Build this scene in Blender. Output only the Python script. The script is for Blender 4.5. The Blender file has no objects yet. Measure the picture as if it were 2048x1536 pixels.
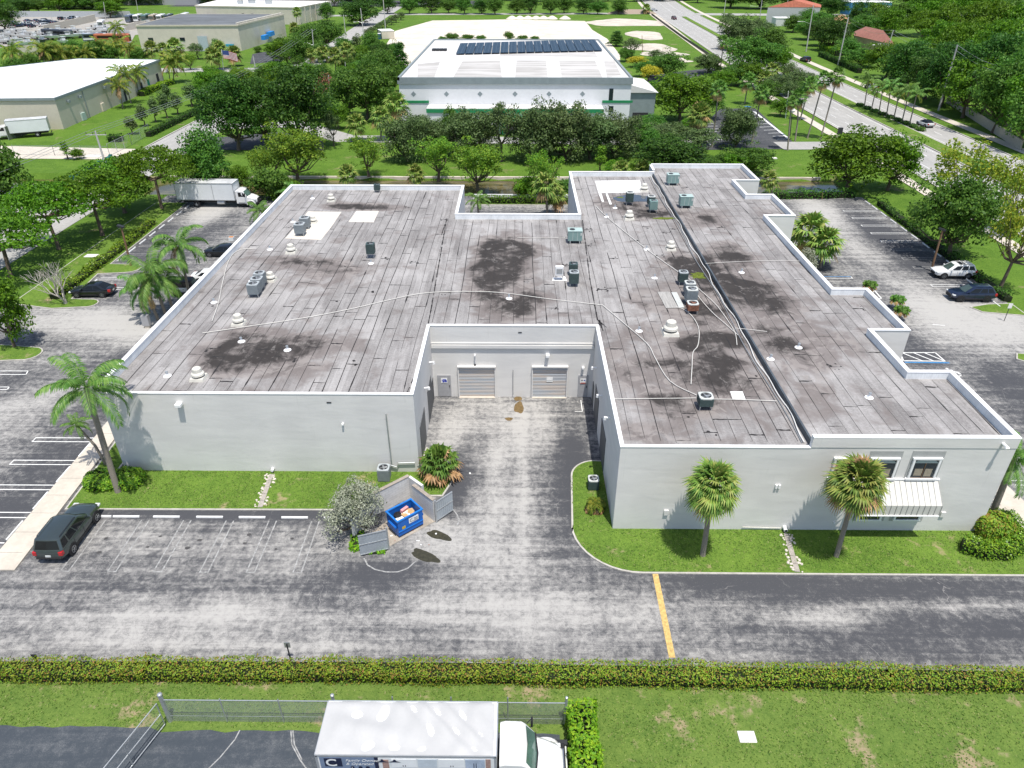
import bpy, bmesh, math, random
import numpy as np
from mathutils import Vector, Matrix
R = math.radians
C = bpy.context.scene.collection
SC = bpy.context.scene
# ---------------------------------------------------------------- camera, sky, sun, exposure
F_PX, CX, CY, PITCH, YAW, CAM_H = 1421., 1024., 768., R(31.5), R(0.5), 33.6
cam = bpy.data.objects.new('camera', bpy.data.cameras.new('camera')); C.objects.link(cam)
cam.location = (0, 0, CAM_H); cam.rotation_euler = (R(90) - PITCH, 0, YAW)
cam.data.sensor_width = 36; cam.data.lens = F_PX / 2048 * 36; cam.data.clip_end = 6000; cam.data.clip_start = .5
SC.camera = cam
SUN_DIR = Vector((.10, -.27, .955)).normalized()
SC.world = bpy.data.worlds.new('World'); SC.world.use_nodes = True
wt = SC.world.node_tree
sky = wt.nodes.new('ShaderNodeTexSky'); sky.sky_type = 'NISHITA'; sky.sun_disc = False
sky.sun_elevation = math.asin(SUN_DIR.z); sky.sun_rotation = math.atan2(SUN_DIR.x, SUN_DIR.y)
sky.air_density = 1.0; sky.dust_density = 1.5
wt.links.new(sky.outputs[0], wt.nodes['Background'].inputs[0]); wt.nodes['Background'].inputs[1].default_value = .135
sun = bpy.data.objects.new('sun', bpy.data.lights.new('sun', 'SUN')); C.objects.link(sun)
sun.data.energy = 4.2; sun.data.angle = R(.55); sun.data.color = (1, .955, .88)
sun.rotation_euler = SUN_DIR.to_track_quat('Z', 'Y').to_euler(); sun.location = (0, 0, 80)
SC.view_settings.view_transform = 'Standard'; SC.view_settings.look = 'None'
SC.view_settings.exposure = .32; SC.view_settings.gamma = 1; SC.view_settings.use_curve_mapping = False
SC.render.engine = 'CYCLES'
SC.cycles.max_bounces = 6; SC.cycles.transparent_max_bounces = 12

# ---------------------------------------------------------------- pixel -> place on a level plane
def ray(px, py):
    x = (px - CX) / F_PX; y = -(py - CY) / F_PX
    cp, sp = math.cos(PITCH), math.sin(PITCH)
    d0, d1, d2 = x, cp + y * sp, -sp + y * cp
    c, s = math.cos(YAW), math.sin(YAW)
    return c * d0 - s * d1, s * d0 + c * d1, d2
def at(px, py, z=0.):
    d = ray(px, py); t = (z - CAM_H) / d[2]
    return Vector((d[0] * t, d[1] * t, z))
def up(px, py, Y):                      # the point seen at this pixel at the depth Y of something standing
    d = ray(px, py); t = Y / d[1]
    return Vector((d[0] * t, Y, CAM_H + d[2] * t))
def span(wpx, Y, z=0.):                 # metres that wpx pixels cover at depth Y
    return wpx * (Y * math.cos(PITCH) + (CAM_H - z) * math.sin(PITCH)) / F_PX

# ---------------------------------------------------------------- materials
class NT:
    def __init__(s, name):
        s.m = bpy.data.materials.new(name); s.m.use_nodes = True; s.t = s.m.node_tree
        s.b = s.t.nodes['Principled BSDF']; s.tc = None
    def n(s, typ, ins=None, **kw):
        nd = s.t.nodes.new('ShaderNode' + typ)
        for k, v in kw.items(): setattr(nd, k, v)
        for k, v in (ins or {}).items():
            if isinstance(v, bpy.types.NodeSocket): s.t.links.new(v, nd.inputs[k])
            else: nd.inputs[k].default_value = v
        return nd
    def l(s, a, b): s.t.links.new(a, b)
    def co(s, scale=(1, 1, 1), rot=(0, 0, 0)):
        if not s.tc: s.tc = s.n('TexCoord')
        return s.n('Mapping', {'Vector': s.tc.outputs['Object'], 'Scale': scale, 'Rotation': rot}).outputs[0]
    def noise(s, scale, detail=4., vec=None, rough=.55, dist=0.):
        return s.n('TexNoise', {'Vector': vec or s.co(), 'Scale': scale, 'Detail': detail, 'Roughness': rough, 'Distortion': dist}).outputs['Fac']
    def math(s, op, a, b=0., c=None, clamp=False):
        nd = s.n('Math', operation=op, use_clamp=clamp)
        for i, v in enumerate((a, b, c)):
            if v is None: continue
            if isinstance(v, bpy.types.NodeSocket): s.l(v, nd.inputs[i])
            else: nd.inputs[i].default_value = v
        return nd.outputs[0]
    def ramp(s, f, lo, hi, a=0., b=1.):
        return s.n('MapRange', {'Value': f, 'From Min': lo, 'From Max': hi, 'To Min': a, 'To Max': b}, interpolation_type='SMOOTHSTEP').outputs[0]
    def mix(s, f, a, b, mode='MIX'):
        nd = s.n('Mix', data_type='RGBA', blend_type=mode)
        for i, v in ((0, f), (6, a), (7, b)):
            if isinstance(v, bpy.types.NodeSocket): s.l(v, nd.inputs[i])
            else: nd.inputs[i].default_value = v if i == 0 else (tuple(v) + (1,))[:4]
        return nd.outputs[2]
    def col(s, c): s.l(c, s.b.inputs['Base Color'])
    def bump(s, h, strength=.3, dist=.02):
        s.l(s.n('Bump', {'Height': h, 'Strength': strength, 'Distance': dist}).outputs[0], s.b.inputs['Normal'])
MATS = {}
def M(name, col=None, rough=.7, var=.12, scale=3., bump=0., metal=0., spec=.35, stretch=(1, 1, 1), bscale=None, coat=0.):
    if name in MATS: return MATS[name]
    k = NT(name); MATS[name] = k.m
    v = k.co(stretch)
    f = k.math('ADD', k.math('MULTIPLY', k.noise(scale, 5, v), .6), k.math('MULTIPLY', k.noise(scale * 7, 4, v), .4))
    f = k.ramp(f, .3, .7)
    k.col(k.mix(f, [c * (1 - var) for c in col], [min(1, c * (1 + var)) for c in col]))
    k.b.inputs['Roughness'].default_value = rough; k.b.inputs['Metallic'].default_value = metal
    k.b.inputs['Specular IOR Level'].default_value = spec; k.b.inputs['Coat Weight'].default_value = coat
    if bump: k.bump(k.noise(bscale or scale * 6, 5, v), bump)
    return k.m
def leafmat(name, cols, trans=.38, rough=.55, hv=.05, gain=1.65):
    if name in MATS: return MATS[name]
    k = NT(name); MATS[name] = k.m
    g = k.n('NewGeometry'); oi = k.n('ObjectInfo')
    rp = k.n('ValToRGB', {'Fac': g.outputs['Random Per Island']})
    el = rp.color_ramp.elements
    while len(el) < len(cols): el.new(.5)
    for i, c in enumerate(cols):
        el[i].position = i / max(1, len(cols) - 1); el[i].color = (*[min(.8, q * gain) for q in c], 1)
    cl = k.noise(.9, 2)
    hs = k.n('HueSaturation', {'Color': rp.outputs[0], 'Hue': k.math('ADD', .5 - hv * .25, k.math('MULTIPLY', oi.outputs['Random'], hv * .5)),
             'Value': k.math('ADD', k.math('MULTIPLY', oi.outputs['Random'], .3), k.math('ADD', .6, k.math('MULTIPLY', cl, .5)))})
    k.col(hs.outputs[0]); k.b.inputs['Roughness'].default_value = rough; k.b.inputs['Specular IOR Level'].default_value = .25
    if trans:
        tr = k.n('BsdfTranslucent', {'Color': hs.outputs[0]})
        mx = k.n('MixShader', {0: trans, 1: k.b.outputs[0], 2: tr.outputs[0]})
        k.l(mx.outputs[0], k.t.nodes['Material Output'].inputs[0])
    return k.m

# ---------------------------------------------------------------- mesh builder
class MB:
    def __init__(s): s.v = []; s.f = []; s.mi = []
    def add(s, vs, fs, mi=0):
        o = len(s.v); s.v += [tuple(p) for p in vs]; s.f += [tuple(i + o for i in q) for q in fs]; s.mi += [mi] * len(fs); return s
    def box(s, x, y, z, sx, sy, sz, rz=0., mi=0, taper=1., tilt=None):   # centre x,y; bottom z
        vs = []
        for dz, k in ((0, 1), (1, taper)):
            for dx, dy in ((-1, -1), (1, -1), (1, 1), (-1, 1)):
                vs.append(Vector((dx * sx / 2 * k, dy * sy / 2 * k, dz * sz)))
        m = Matrix.Rotation(rz, 3, 'Z')
        if tilt: m = m @ Matrix.Rotation(tilt[0], 3, 'X') @ Matrix.Rotation(tilt[1], 3, 'Y')
        return s.add([m @ p + Vector((x, y, z)) for p in vs],
                     [(3, 2, 1, 0), (4, 5, 6, 7), (0, 1, 5, 4), (1, 2, 6, 5), (2, 3, 7, 6), (3, 0, 4, 7)], mi)
    def quad(s, a, b, c, d, mi=0): return s.add([a, b, c, d], [(0, 1, 2, 3)], mi)
    def poly(s, pts, z=None, mi=0):
        pts = [(p[0], p[1], p[2] if z is None else z) for p in pts]
        return s.add(pts, [tuple(range(len(pts)))], mi)
    def prism(s, pts, z0, z1, mi=0, bottom=True):
        n = len(pts); area = sum(pts[i][0] * pts[(i + 1) % n][1] - pts[(i + 1) % n][0] * pts[i][1] for i in range(n))
        if area < 0: pts = pts[::-1]
        vs = [(p[0], p[1], z0) for p in pts] + [(p[0], p[1], z1) for p in pts]
        fs = [tuple(range(n, 2 * n))] + [(i, (i + 1) % n, n + (i + 1) % n, n + i) for i in range(n)]
        if bottom: fs.append(tuple(range(n - 1, -1, -1)))
        return s.add(vs, fs, mi)
    def tube(s, pts, rad, n=6, mi=0, cap=True):
        pts = [Vector(p) for p in pts]; k = len(pts)
        if not hasattr(rad, '__len__'): rad = [rad] * k
        vs = []; fs = []; prev = None
        for i, p in enumerate(pts):
            d = (pts[min(i + 1, k - 1)] - pts[max(i - 1, 0)])
            d = d.normalized() if d.length > 1e-9 else Vector((0, 0, 1))
            a = prev - d * prev.dot(d) if prev else d.orthogonal()
            if a.length < 1e-6: a = d.orthogonal()
            a.normalize(); prev = a; b = d.cross(a)
            for j in range(n):
                t = 2 * math.pi * j / n; vs.append(p + (a * math.cos(t) + b * math.sin(t)) * rad[i])
        for i in range(k - 1):
            for j in range(n):
                fs.append((i * n + j, i * n + (j + 1) % n, (i + 1) * n + (j + 1) % n, (i + 1) * n + j))
        if cap: fs += [tuple(range(n - 1, -1, -1)), tuple(range((k - 1) * n, k * n))]
        return s.add(vs, fs, mi)
    def lathe(s, prof, x=0, y=0, z=0, n=16, mi=0, axis='z'):
        vs = []; fs = []; k = len(prof)
        for r, h in prof:
            for j in range(n):
                t = 2 * math.pi * j / n; p = (r * math.cos(t), r * math.sin(t), h)
                if axis == 'y': p = (p[0], p[2], p[1])
                vs.append((p[0] + x, p[1] + y, p[2] + z))
        for i in range(k - 1):
            for j in range(n):
                q = (i * n + j, i * n + (j + 1) % n, (i + 1) * n + (j + 1) % n, (i + 1) * n + j)
                fs.append(q if axis == 'z' else q[::-1])
        fs.append(tuple(range(k * n - n, k * n)) if axis == 'z' else tuple(range(k * n - 1, k * n - n - 1, -1)))
        fs.append(tuple(range(n - 1, -1, -1)) if axis == 'z' else tuple(range(n)))
        return s.add(vs, fs, mi)
    def loft(s, rings, mi=0, cap=True):
        n = len(rings[0]); vs = [p for r in rings for p in r]; fs = []
        for i in range(len(rings) - 1):
            for j in range(n): fs.append((i * n + j, i * n + (j + 1) % n, (i + 1) * n + (j + 1) % n, (i + 1) * n + j))
        if cap: fs += [tuple(range(n - 1, -1, -1)), tuple(range(len(vs) - n, len(vs)))]
        return s.add(vs, fs, mi)
    def chain(s, pts, off0, off1, z0, z1, mi=0, closed=False):       # a wall along an outer line, off0..off1 to its left
        P = [Vector((p[0], p[1])) for p in pts]; n = len(P); A = []; B = []
        def nrm(i): d = (P[i + 1] - P[i]).normalized(); return Vector((-d.y, d.x))
        for i in range(n):
            n0 = nrm(max(i - 1, 0)) if i > 0 else nrm(0); n1 = nrm(i) if i < n - 1 else nrm(n - 2)
            m = n0 + n1; m = m / max(.55, m.dot(n1)) if m.length > .6 else n1
            A.append(P[i] + m * off0); B.append(P[i] + m * off1)
        for i in range(n - 1):
            a, b, c, d = A[i], A[i + 1], B[i + 1], B[i]
            vs = [(q.x, q.y, z) for z in (z0, z1) for q in (a, b, c, d)]
            fs = [(0, 1, 5, 4), (2, 3, 7, 6), (4, 5, 6, 7), (3, 2, 1, 0)]
            if i == 0: fs.append((3, 0, 4, 7))
            if i == n - 2: fs.append((1, 2, 6, 5))
            s.add(vs, fs, mi)
        return s
    def build(s, name, mats, parent=None, smooth=0., bevel=0.):
        me = bpy.data.meshes.new(name); me.from_pydata(s.v, [], s.f)
        for m in (mats if isinstance(mats, (list, tuple)) else [mats]): me.materials.append(m)
        if len(me.materials) > 1: me.polygons.foreach_set('material_index', s.mi)
        if smooth:
            me.polygons.foreach_set('use_smooth', [True] * len(me.polygons)); me.set_sharp_from_angle(angle=R(smooth))
        me.update()
        o = bpy.data.objects.new(name, me); C.objects.link(o)
        if parent: o.parent = parent
        if bevel:
            b = o.modifiers.new('b', 'BEVEL'); b.width = bevel; b.segments = 2; b.limit_method = 'ANGLE'; b.angle_limit = R(40)
        return o
def tag(o, label, cat, group=None, kind=None):
    o['label'] = label; o['category'] = cat
    if group: o['group'] = group
    if kind: o['kind'] = kind
    return o
def struct(o): o['kind'] = 'structure'; return o
def thing(name, label, cat, loc=(0, 0, 0), rz=0., group=None):
    o = bpy.data.objects.new(name, None); C.objects.link(o); o.empty_display_size = .3
    o.location = loc; o.rotation_euler = (0, 0, rz); return tag(o, label, cat, group)
KIDS = {}
def kids(o): return [c for c in o.children]
def dup(root, loc, rz=0., label=None, group=None, scale=None):
    r = root.copy(); C.objects.link(r); r.location = loc; r.rotation_euler = (0, 0, rz)
    if scale is not None: r.scale = scale if hasattr(scale, '__len__') else (scale,) * 3
    if label: r['label'] = label
    if group: r['group'] = group
    for ch in root.children:
        c = ch.copy(); C.objects.link(c); c.parent = r
        for gch in ch.children:
            d = gch.copy(); C.objects.link(d); d.parent = c
    return r
def gridmesh(name, rects, z, res, fields, mats, parent=None):        # level sheet with float fields that hold its wear and stains
    vs = []; fs = []
    for x0, x1, y0, y1 in rects:
        nx = max(1, round((x1 - x0) / res)); ny = max(1, round((y1 - y0) / res)); o = sum(len(a) for a in vs)
        X, Y = np.meshgrid(np.linspace(x0, x1, nx + 1), np.linspace(y0, y1, ny + 1))
        vs.append(np.stack([X.ravel(), Y.ravel(), np.full(X.size, z)], 1))
        i = np.arange(nx * ny); q = (i // nx) * (nx + 1) + i % nx + o
        fs.append(np.stack([q, q + 1, q + nx + 2, q + nx + 1], 1))
    V = np.concatenate(vs); Q = np.concatenate(fs)
    me = bpy.data.meshes.new(name); me.from_pydata(V.tolist(), [], Q.tolist())
    for nm, fn in fields.items():
        a = me.attributes.new(nm, 'FLOAT', 'POINT'); a.data.foreach_set('value', fn(V[:, 0], V[:, 1]).astype(np.float32))
    for m in mats: me.materials.append(m)
    o = bpy.data.objects.new(name, me); C.objects.link(o)
    if parent: o.parent = parent
    return o
def splat(base, spots, z=0.):          # spots: (px, py, rx, ry, degrees, value)
    S = []
    for px, py, rx, ry, a, v in spots:
        p = at(px, py, z); S.append((p.x, p.y, rx, ry, R(a), v))
    def f(X, Y):
        out = np.full(X.shape, float(base))
        for x, y, rx, ry, a, v in S:
            dx, dy = X - x, Y - y; c, s = math.cos(a), math.sin(a)
            d = ((c * dx + s * dy) / rx) ** 2 + ((-s * dx + c * dy) / ry) ** 2
            out += v * np.exp(-d ** 1.5)
        return np.clip(out, 0, 1.)
    return f
# ================================================================ surfaces
def grassmat(name, g1, g2, dry, dryamt, scale=1.):
    k = NT(name)
    big = k.noise(.12 * scale, 3); mid = k.noise(.9 * scale, 5); fine = k.noise(9 * scale, 4); ff = k.noise(38, 3)
    g3 = k.noise(3.6, 6, rough=.7); f = k.math('ADD', k.math('MULTIPLY', mid, .4), k.math('ADD', k.math('MULTIPLY', fine, .4), k.math('ADD', k.math('MULTIPLY', big, .35), k.math('MULTIPLY', g3, .45))))
    c = k.mix(k.ramp(f, .58, 1.02), g1, g2)
    c = k.mix(k.math('MULTIPLY', k.ramp(ff, .45, .75), .5), c, [x * 1.7 for x in g2])
    c = k.mix(k.math('MULTIPLY', k.ramp(ff, .5, .3), .45), c, [x * .45 for x in g1])
    d = k.math('ADD', k.noise(.33 * scale, 6, rough=.65), k.math('MULTIPLY', k.noise(3.1 * scale, 5), .25))
    c = k.mix(k.ramp(d, .86 - dryamt, .98 - dryamt, 0, .85), c, dry)
    k.col(c); k.b.inputs['Roughness'].default_value = .9; k.b.inputs['Specular IOR Level'].default_value = .1
    k.bump(ff, .6, .05); return k.m
G_LAWN = grassmat('lawn_grass', (.058, .118, .018), (.14, .225, .036), (.32, .26, .15), .15)
G_FRONT = grassmat('front_grass', (.062, .118, .022), (.15, .215, .046), (.34, .26, .17), .18)
G_FAR = grassmat('verge_grass', (.048, .108, .013), (.115, .20, .028), (.22, .19, .10), .15, .5)
def asphalt(name, dark, pale, streak=(.12, 1.4, 1), attr=True, lo=.32, hi=.95, speck=.55):
    k = NT(name)
    n1 = k.noise(.14, 5, rough=.62); n2 = k.noise(1.2, 10, k.co(streak, (0, 0, R(4))), .7, .6); n3 = k.noise(2.2, 12, rough=.78, dist=.4); n4 = k.noise(26, 3, rough=.7); n5 = k.noise(.6, 9, k.co((1.1, .35, 1), (0, 0, R(38))), .72, .7)
    f = k.n('Attribute', attribute_name='wear').outputs['Fac'] if attr else .4
    for nz, w in ((n1, .6), (n2, .95), (n3, 1.45), (n4, 1.1), (n5, .6)):
        f = k.math('ADD', f, k.math('MULTIPLY', k.math('SUBTRACT', nz, .5), w))
    c = k.mix(k.ramp(f, lo, hi), dark, pale)
    c = k.mix(k.math('MULTIPLY', k.ramp(k.noise(9, 6, rough=.8), .6, .7), speck), c, [min(.6, x * 1.1) for x in pale])
    c = k.mix(k.math('MULTIPLY', k.ramp(k.noise(15, 5, rough=.75), .43, .3), .5), c, [x * .6 for x in dark])
    vo = k.n('TexVoronoi', {'Vector': k.n('VectorMath', {0: k.co(), 1: k.n('TexNoise', {'Vector': k.co(), 'Scale': .8, 'Detail': 4.}).outputs['Color']}, operation='ADD').outputs[0], 'Scale': .22}, feature='DISTANCE_TO_EDGE').outputs['Distance']
    ck = k.math('MULTIPLY', k.ramp(vo, .0045, .001), k.ramp(k.noise(.22, 3), .5, .6))
    c = k.mix(k.math('MULTIPLY', ck, .35), c, (.42, .4, .38))
    k.col(c); k.b.inputs['Roughness'].default_value = .88; k.b.inputs['Specular IOR Level'].default_value = .2
    k.bump(n4, .35, .01); return k.m
A_LOT = asphalt('worn_asphalt', (.062, .064, .071), (.385, .374, .354), lo=.17, hi=.92, streak=(.07, 1.3, 1))
A_TRUCK = asphalt('sealed_asphalt', (.050, .060, .072), (.17, .175, .18), attr=False, lo=.25, hi=1.2, speck=.15)
A_ROAD = asphalt('road_asphalt', (.30, .295, .28), (.42, .41, .39), (1, .1, 1), False, .1, .9, .2)
A_DARK = asphalt('dark_asphalt', (.05, .053, .06), (.16, .16, .16), attr=False, lo=.2, hi=1.1, speck=.2)
CONC = M('concrete', (.52, .47, .40), .85, .12, .7, .15)
KERB = M('kerb_concrete', (.42, .40, .36), .85, .2, 1.5, .1)
PAINT = M('white_paint', (.72, .72, .70), .6, .22, 6)
PAINT_OLD = M('worn_white_paint', (.28, .28, .275), .7, .5, 5)
BLUEP = M('blue_paint', (.05, .20, .42), .6, .3, 6)
YELP = M('yellow_paint', (.52, .36, .13), .7, .35, 5)
SAND = M('white_sand', (.60, .54, .46), .95, .2, .12, .2)
MULCH = M('mulch', (.17, .095, .055), .95, .35, 9, .5)
# ---------------------------------------------------------------- ground with the canal cut into it
xs = [-3000, -400, -112, -110, -77, -75.5, -62.5, -61, 54, 55.5, 400, 3000]; ys = [-400, 60, 112.6, 115.4, 123.4, 125.2, 200, 700, 4000]
V = []; Fc = []
for j, y in enumerate(ys):
    for i, x in enumerate(xs):
        V.append((x, y, -1.9 if y in (115.4, 123.4) and (x in (-110, -77, -61, 54)) else -.05))
nx = len(xs)
for j in range(len(ys) - 1):
    for i in range(nx - 1): Fc.append((j * nx + i, j * nx + i + 1, j * nx + nx + i + 1, j * nx + nx + i))
g = MB(); g.add(V, Fc); ground = struct(g.build('ground', G_FAR))
kw = NT('canal_water'); kw.b.inputs['Base Color'].default_value = (.035, .03, .012, 1); kw.b.inputs['Roughness'].default_value = .12
kw.b.inputs['Specular IOR Level'].default_value = .5
kw.col(kw.mix(kw.ramp(kw.noise(.5, 6, kw.co((.4, 1, 1))), .4, .68), (.055, .048, .018), (.17, .14, .06)))
kw.bump(kw.noise(2.2, 3), .04, .02)
w = MB(); w.poly([(-111, 114.2), (-76, 114.2), (-76, 124.6), (-111, 124.6)], -.95); w.poly([(-62, 114.2), (55, 114.2), (55, 124.6), (-62, 124.6)], -.95)
struct(w.build('water', kw.m))
bk = MB(); rnd = random.Random(5)
pts = [(x, 124.55 + .12 * math.sin(x * .7) + rnd.uniform(-.1, .1)) for x in np.arange(-61, 54, 1.6)]
bk.prism(pts + [(p[0], p[1] + .45) for p in pts[::-1]], -.9, -.35); struct(bk.build('canal_bank_sand', SAND))
# ---------------------------------------------------------------- the worn lot around the building
lotw = splat(.44, [
    (1010, 1000, 2.2, 9, 0, .28), (900, 870, 1.4, 3, 0, .25), (1060, 850, 2.2, 3, 0, .25), (1000, 820, 5, 2, 0, .12), (1150, 960, 1.5, 6, 0, -.45), (910, 960, 1.0, 4, 0, -.4),
    (950, 1200, 6, 2.0, 0, .2), (1150, 1230, 5, 2, 0, .2), (300, 1250, 8, 1.3, 0, .3), (480, 1210, 3, 1, 0, .25), (650, 1180, 4, 1.6, 0, -.15), (500, 1300, 12, .6, 0, .1),
    (1700, 1175, 13, 1.2, 0, -.38), (1880, 1270, 8, 1.6, 0, -.3), (1650, 1240, 3, .6, 0, .5), (1480, 1160, 3.5, .8, 0, -.3), (1480, 1260, 5, 1.0, 0, -.1),
    (250, 1080, 3, 1.5, 0, .12), (520, 1100, 8, 1.6, 0, .1), (640, 1030, 8, .5, 0, -.35), (350, 1027, 9, .45, 0, -.4), (760, 1150, 3, 1, 0, -.3),
    (300, 660, 6, 3.6, 20, .45), (150, 640, 7, 3, 0, .4), (60, 800, 4, 5, 0, .25), (330, 720, 4, 5, 0, -.35), (120, 900, 4, 6, 0, .05), (420, 420, 2.4, 14, 0, .45), (340, 480, 5, 9, 0, -.3),
    (90, 930, 3.5, 10, 0, -.28), (260, 750, 3, 5, 0, -.2), (30, 770, 3, 3, 0, -.3),
    (1960, 650, 7, 6.5, 15, .42), (1860, 590, 3.6, 7, -20, .3), (1700, 470, 3.0, 16, 0, .3), (1640, 420, 3, 7, 0, .3), (1820, 700, 2.5, 6, 0, -.3), (1780, 490, 4, 14, 0, -.42), (1990, 830, 5, 4, 0, -.2), (1900, 780, 3.5, 6, 0, .15),
    (2030, 760, 4, 4, 0, -.3), (1050, 410, 9, 1.5, 0, .2), (400, 1292, 24, .28, 0, .16), (500, 1232, 26, .3, 0, .14), (420, 1262, 24, .3, 0, -.12), (1600, 1285, 20, .25, 0, .14), (1500, 1215, 22, .3, 0, .12), (985, 980, .3, 11, 0, .16), (1048, 980, .3, 11, 0, .16), (1018, 980, .35, 11, 0, -.1), (880, 1085, 2.0, 2.2, 0, .3)])
lot = struct(gridmesh('parking_lot', [(-56, 54.5, 25.0, 112)], 0, .5, {'wear': lotw}, [A_LOT]))
drv = struct(gridmesh('driveway', [(-74, -56, 60.5, 70), (54.5, 70, 60.5, 69)], 0, .5, {'wear': splat(.62, [])}, [A_LOT]))
def sheet(name, pts, z, mat, px=False, thick=0.):
    P = [at(x, y) for x, y in pts] if px else [Vector((p[0], p[1], 0)) for p in pts]
    m = MB()
    m.prism(P, z - thick if thick else z - .03, z)
    return struct(m.build(name, mat))
def arc(cx, cy, r, a0, a1, n=8): return [(cx + r * math.cos(R(a0 + (a1 - a0) * i / n)), cy + r * math.sin(R(a0 + (a1 - a0) * i / n))) for i in range(n + 1)]
def lawn(pts, mat=None, z=.09, kerb=True):
    sheet('lawn', pts, z, mat or G_LAWN, thick=.12)
    if kerb:
        P = [(p[0], p[1]) for p in pts]; ar = sum(P[i][0] * P[(i + 1) % len(P)][1] - P[(i + 1) % len(P)][0] * P[i][1] for i in range(len(P)))
        if ar > 0: P = P[::-1]
        m = MB(); m.chain(P + [P[0]], .004, .13, -.02, .075); struct(m.build('kerb', KERB))
# lawns by the building
lawn([(-31.6, 37.75), (-10.2, 37.85), (-8.6, 39.4), (-5.4, 39.4), (-4.75, 41.3), (-5.1, 43.0), (-7.1, 45.0), (-7.3, 42.0), (-30.2, 42.0), (-30.2, 46.5), (-32.0, 46.5)])
lawn([(6.45, 43.4)] + arc(6.0, 41.6, 1.85, 95, 178) + [(3.85, 36)] + arc(8.0, 36.3, 4.18, 180, 270, 10) + [(20, 32.1), (33.0, 32.1), (34.9, 36.2), (32.7, 39), (31.25, 39.2), (31.2, 36), (6.5, 36)])
def isl(pts, z=.09): lawn(pts, G_LAWN, z)
isl([(-56, 71.4)] + [(-51.0, 70.2), (-47.9, 70.6)] + arc(-47.6, 71.5, .9, -80, 80, 6) + [(-50.2, 72.55), (-50.9, 79.9), (-48.0, 80.3)] + arc(-47.7, 81.6, 1.2, -80, 80, 6) + [(-50.9, 82.9), (-51.3, 108), (-56, 108)])
isl([(-56, 57.5), (-50.4, 58.6)] + arc(-47.6, 60, 1.2, -70, 70, 6) + [(-50.4, 61.6), (-56, 62)])
isl([(54.6, 72.2), (52.0, 72.0), (49.8, 71.3)] + [(50.4, 70.2), (54.6, 69.3)])
isl([(54.6, 59.6), (48.6, 60.8), (48.0, 59.8), (49.6, 58.2), (54.6, 55.6)])
isl([(39.8, 104), (38.0, 95.5), (34.5, 93.6), (31.25, 93.6), (31.25, 102), (31.25, 108), (38, 110)])
isl([(31.25, 50.7), (33.4, 50.9), (36.2, 57.8), (37.3, 61.6), (36.0, 63.5), (34.2, 79.0), (32.2, 82), (31.7, 79.3), (28.25, 79), (28.25, 58.9), (31.25, 58.7)])
isl([(34.4, 84.5), (37.6, 86.5), (36.4, 93), (31.7, 93.2), (28.6, 93.2), (28.6, 87.5), (31.7, 87.2)])
isl([(-34.0, 47.6), (-32.2, 47.6), (-31.9, 58), (-33.6, 57)])
isl([(-33.9, 60.5), (-32.3, 60.5), (-32.1, 65.8), (-33.6, 65.5)])
isl([(-36.6, 98.5), (-30.6, 93.6), (-30.6, 101), (-36, 103)])
lawn([(-6.6, 107.6), (10, 107.6), (10, 109.3), (-6.6, 109.3)], z=.09)
sheet('sidewalk', [(-33.75, 31.9), (-31.75, 31.9), (-32.3, 46.6), (-32.3, 60), (-34.0, 60), (-34.0, 46.6)], .1, CONC, thick=.12)
sheet('sidewalk', [(35.05, 32.1), (36.9, 32.1), (34.6, 52), (33.5, 50.8), (33.0, 39.2)], .1, CONC, thick=.12)
j = MB()
for y in np.arange(33.4, 59, 1.9): j.box(-32.98 - (y - 33) * .02, y, .09, 1.7, .025, .0145)
struct(j.build('sidewalk_joint', M('joint_grey', (.2, .19, .17), .9)))
# grass strip and truck yard in front of the hedge
sheet('front_lawn', [(-70, -60), (70, -60), (70, 25.0), (-70, 25.0)], .0, G_FRONT)
yard = MB(); rr = random.Random(3)
edge = [(x, 21.35 + rr.uniform(-.1, .12) - (.12 if x > -18 else 0)) for x in np.arange(2.2, -60, -.8)]
yard.poly([(-60, -40), (2.3, -40)] + edge, .03); struct(yard.build('truck_yard', A_TRUCK))
# ---------------------------------------------------------------- painted markings of the lot
mk = MB(); mo = MB(); mb = MB()
def line(m, a, b, w=.1, z=.008):
    a = Vector((a[0], a[1], z)); b = Vector((b[0], b[1], z)); d = (b - a).normalized(); n = Vector((-d.y, d.x, 0)) * w / 2
    m.quad(a - n, b - n, b + n, a + n)
def hairpin(m, x, y, L, ang, gap=.52, w=.09, mb_=None):
    u = Vector((math.cos(R(ang)), math.sin(R(ang)))); n = Vector((-u.y, u.x)); o = Vector((x, y))
    for s in (-1, 1): line(m if s < 0 or not mb_ else mb_, o + n * gap / 2 * s, o + u * L + n * gap / 2 * s, w)
    line(m, o + u * L - n * (gap / 2 + w / 2), o + u * L + n * (gap / 2 + w / 2), w, .009)
for x in (-28.6, -25.6, -22.7, -19.75, -16.8, -13.85): hairpin(mo, x, 36.65, 4.75, -90)
for y in (34.1, 37.08, 40.05, 43.0, 45.95): hairpin(mk, -33.95, y, 4.8, 180)
STOP = []
for x in (-27.1, -24.25, -21.25, -18.3, -15.35, -12.4): STOP.append((x, 36.95, 0))
STOP[0] = (-29.0, 36.95, 0); STOP.insert(1, (-27.05 + .0, 36.95, 0)); STOP.pop(1); STOP.append((-27.05, 36.95, 0))
for y in (35.5, 38.55, 41.5, 44.6): STOP.append((-33.98 + .05, y, 90))
for y in (107.5, 104.5, 101.4, 98.4, 95.4, 92.4, 89.4, 86.4): hairpin(mo, -50.2 if y > 84 else -49.8, y, 5.0, 0); 
for y in (105.9, 102.9, 99.9, 96.9, 93.9, 90.9, 87.9, 84.9): STOP.append((-50.4, y, 90))
for y in (76.2, 79.2): hairpin(mk, -50.0, y - .6, 4.6, 0)
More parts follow.
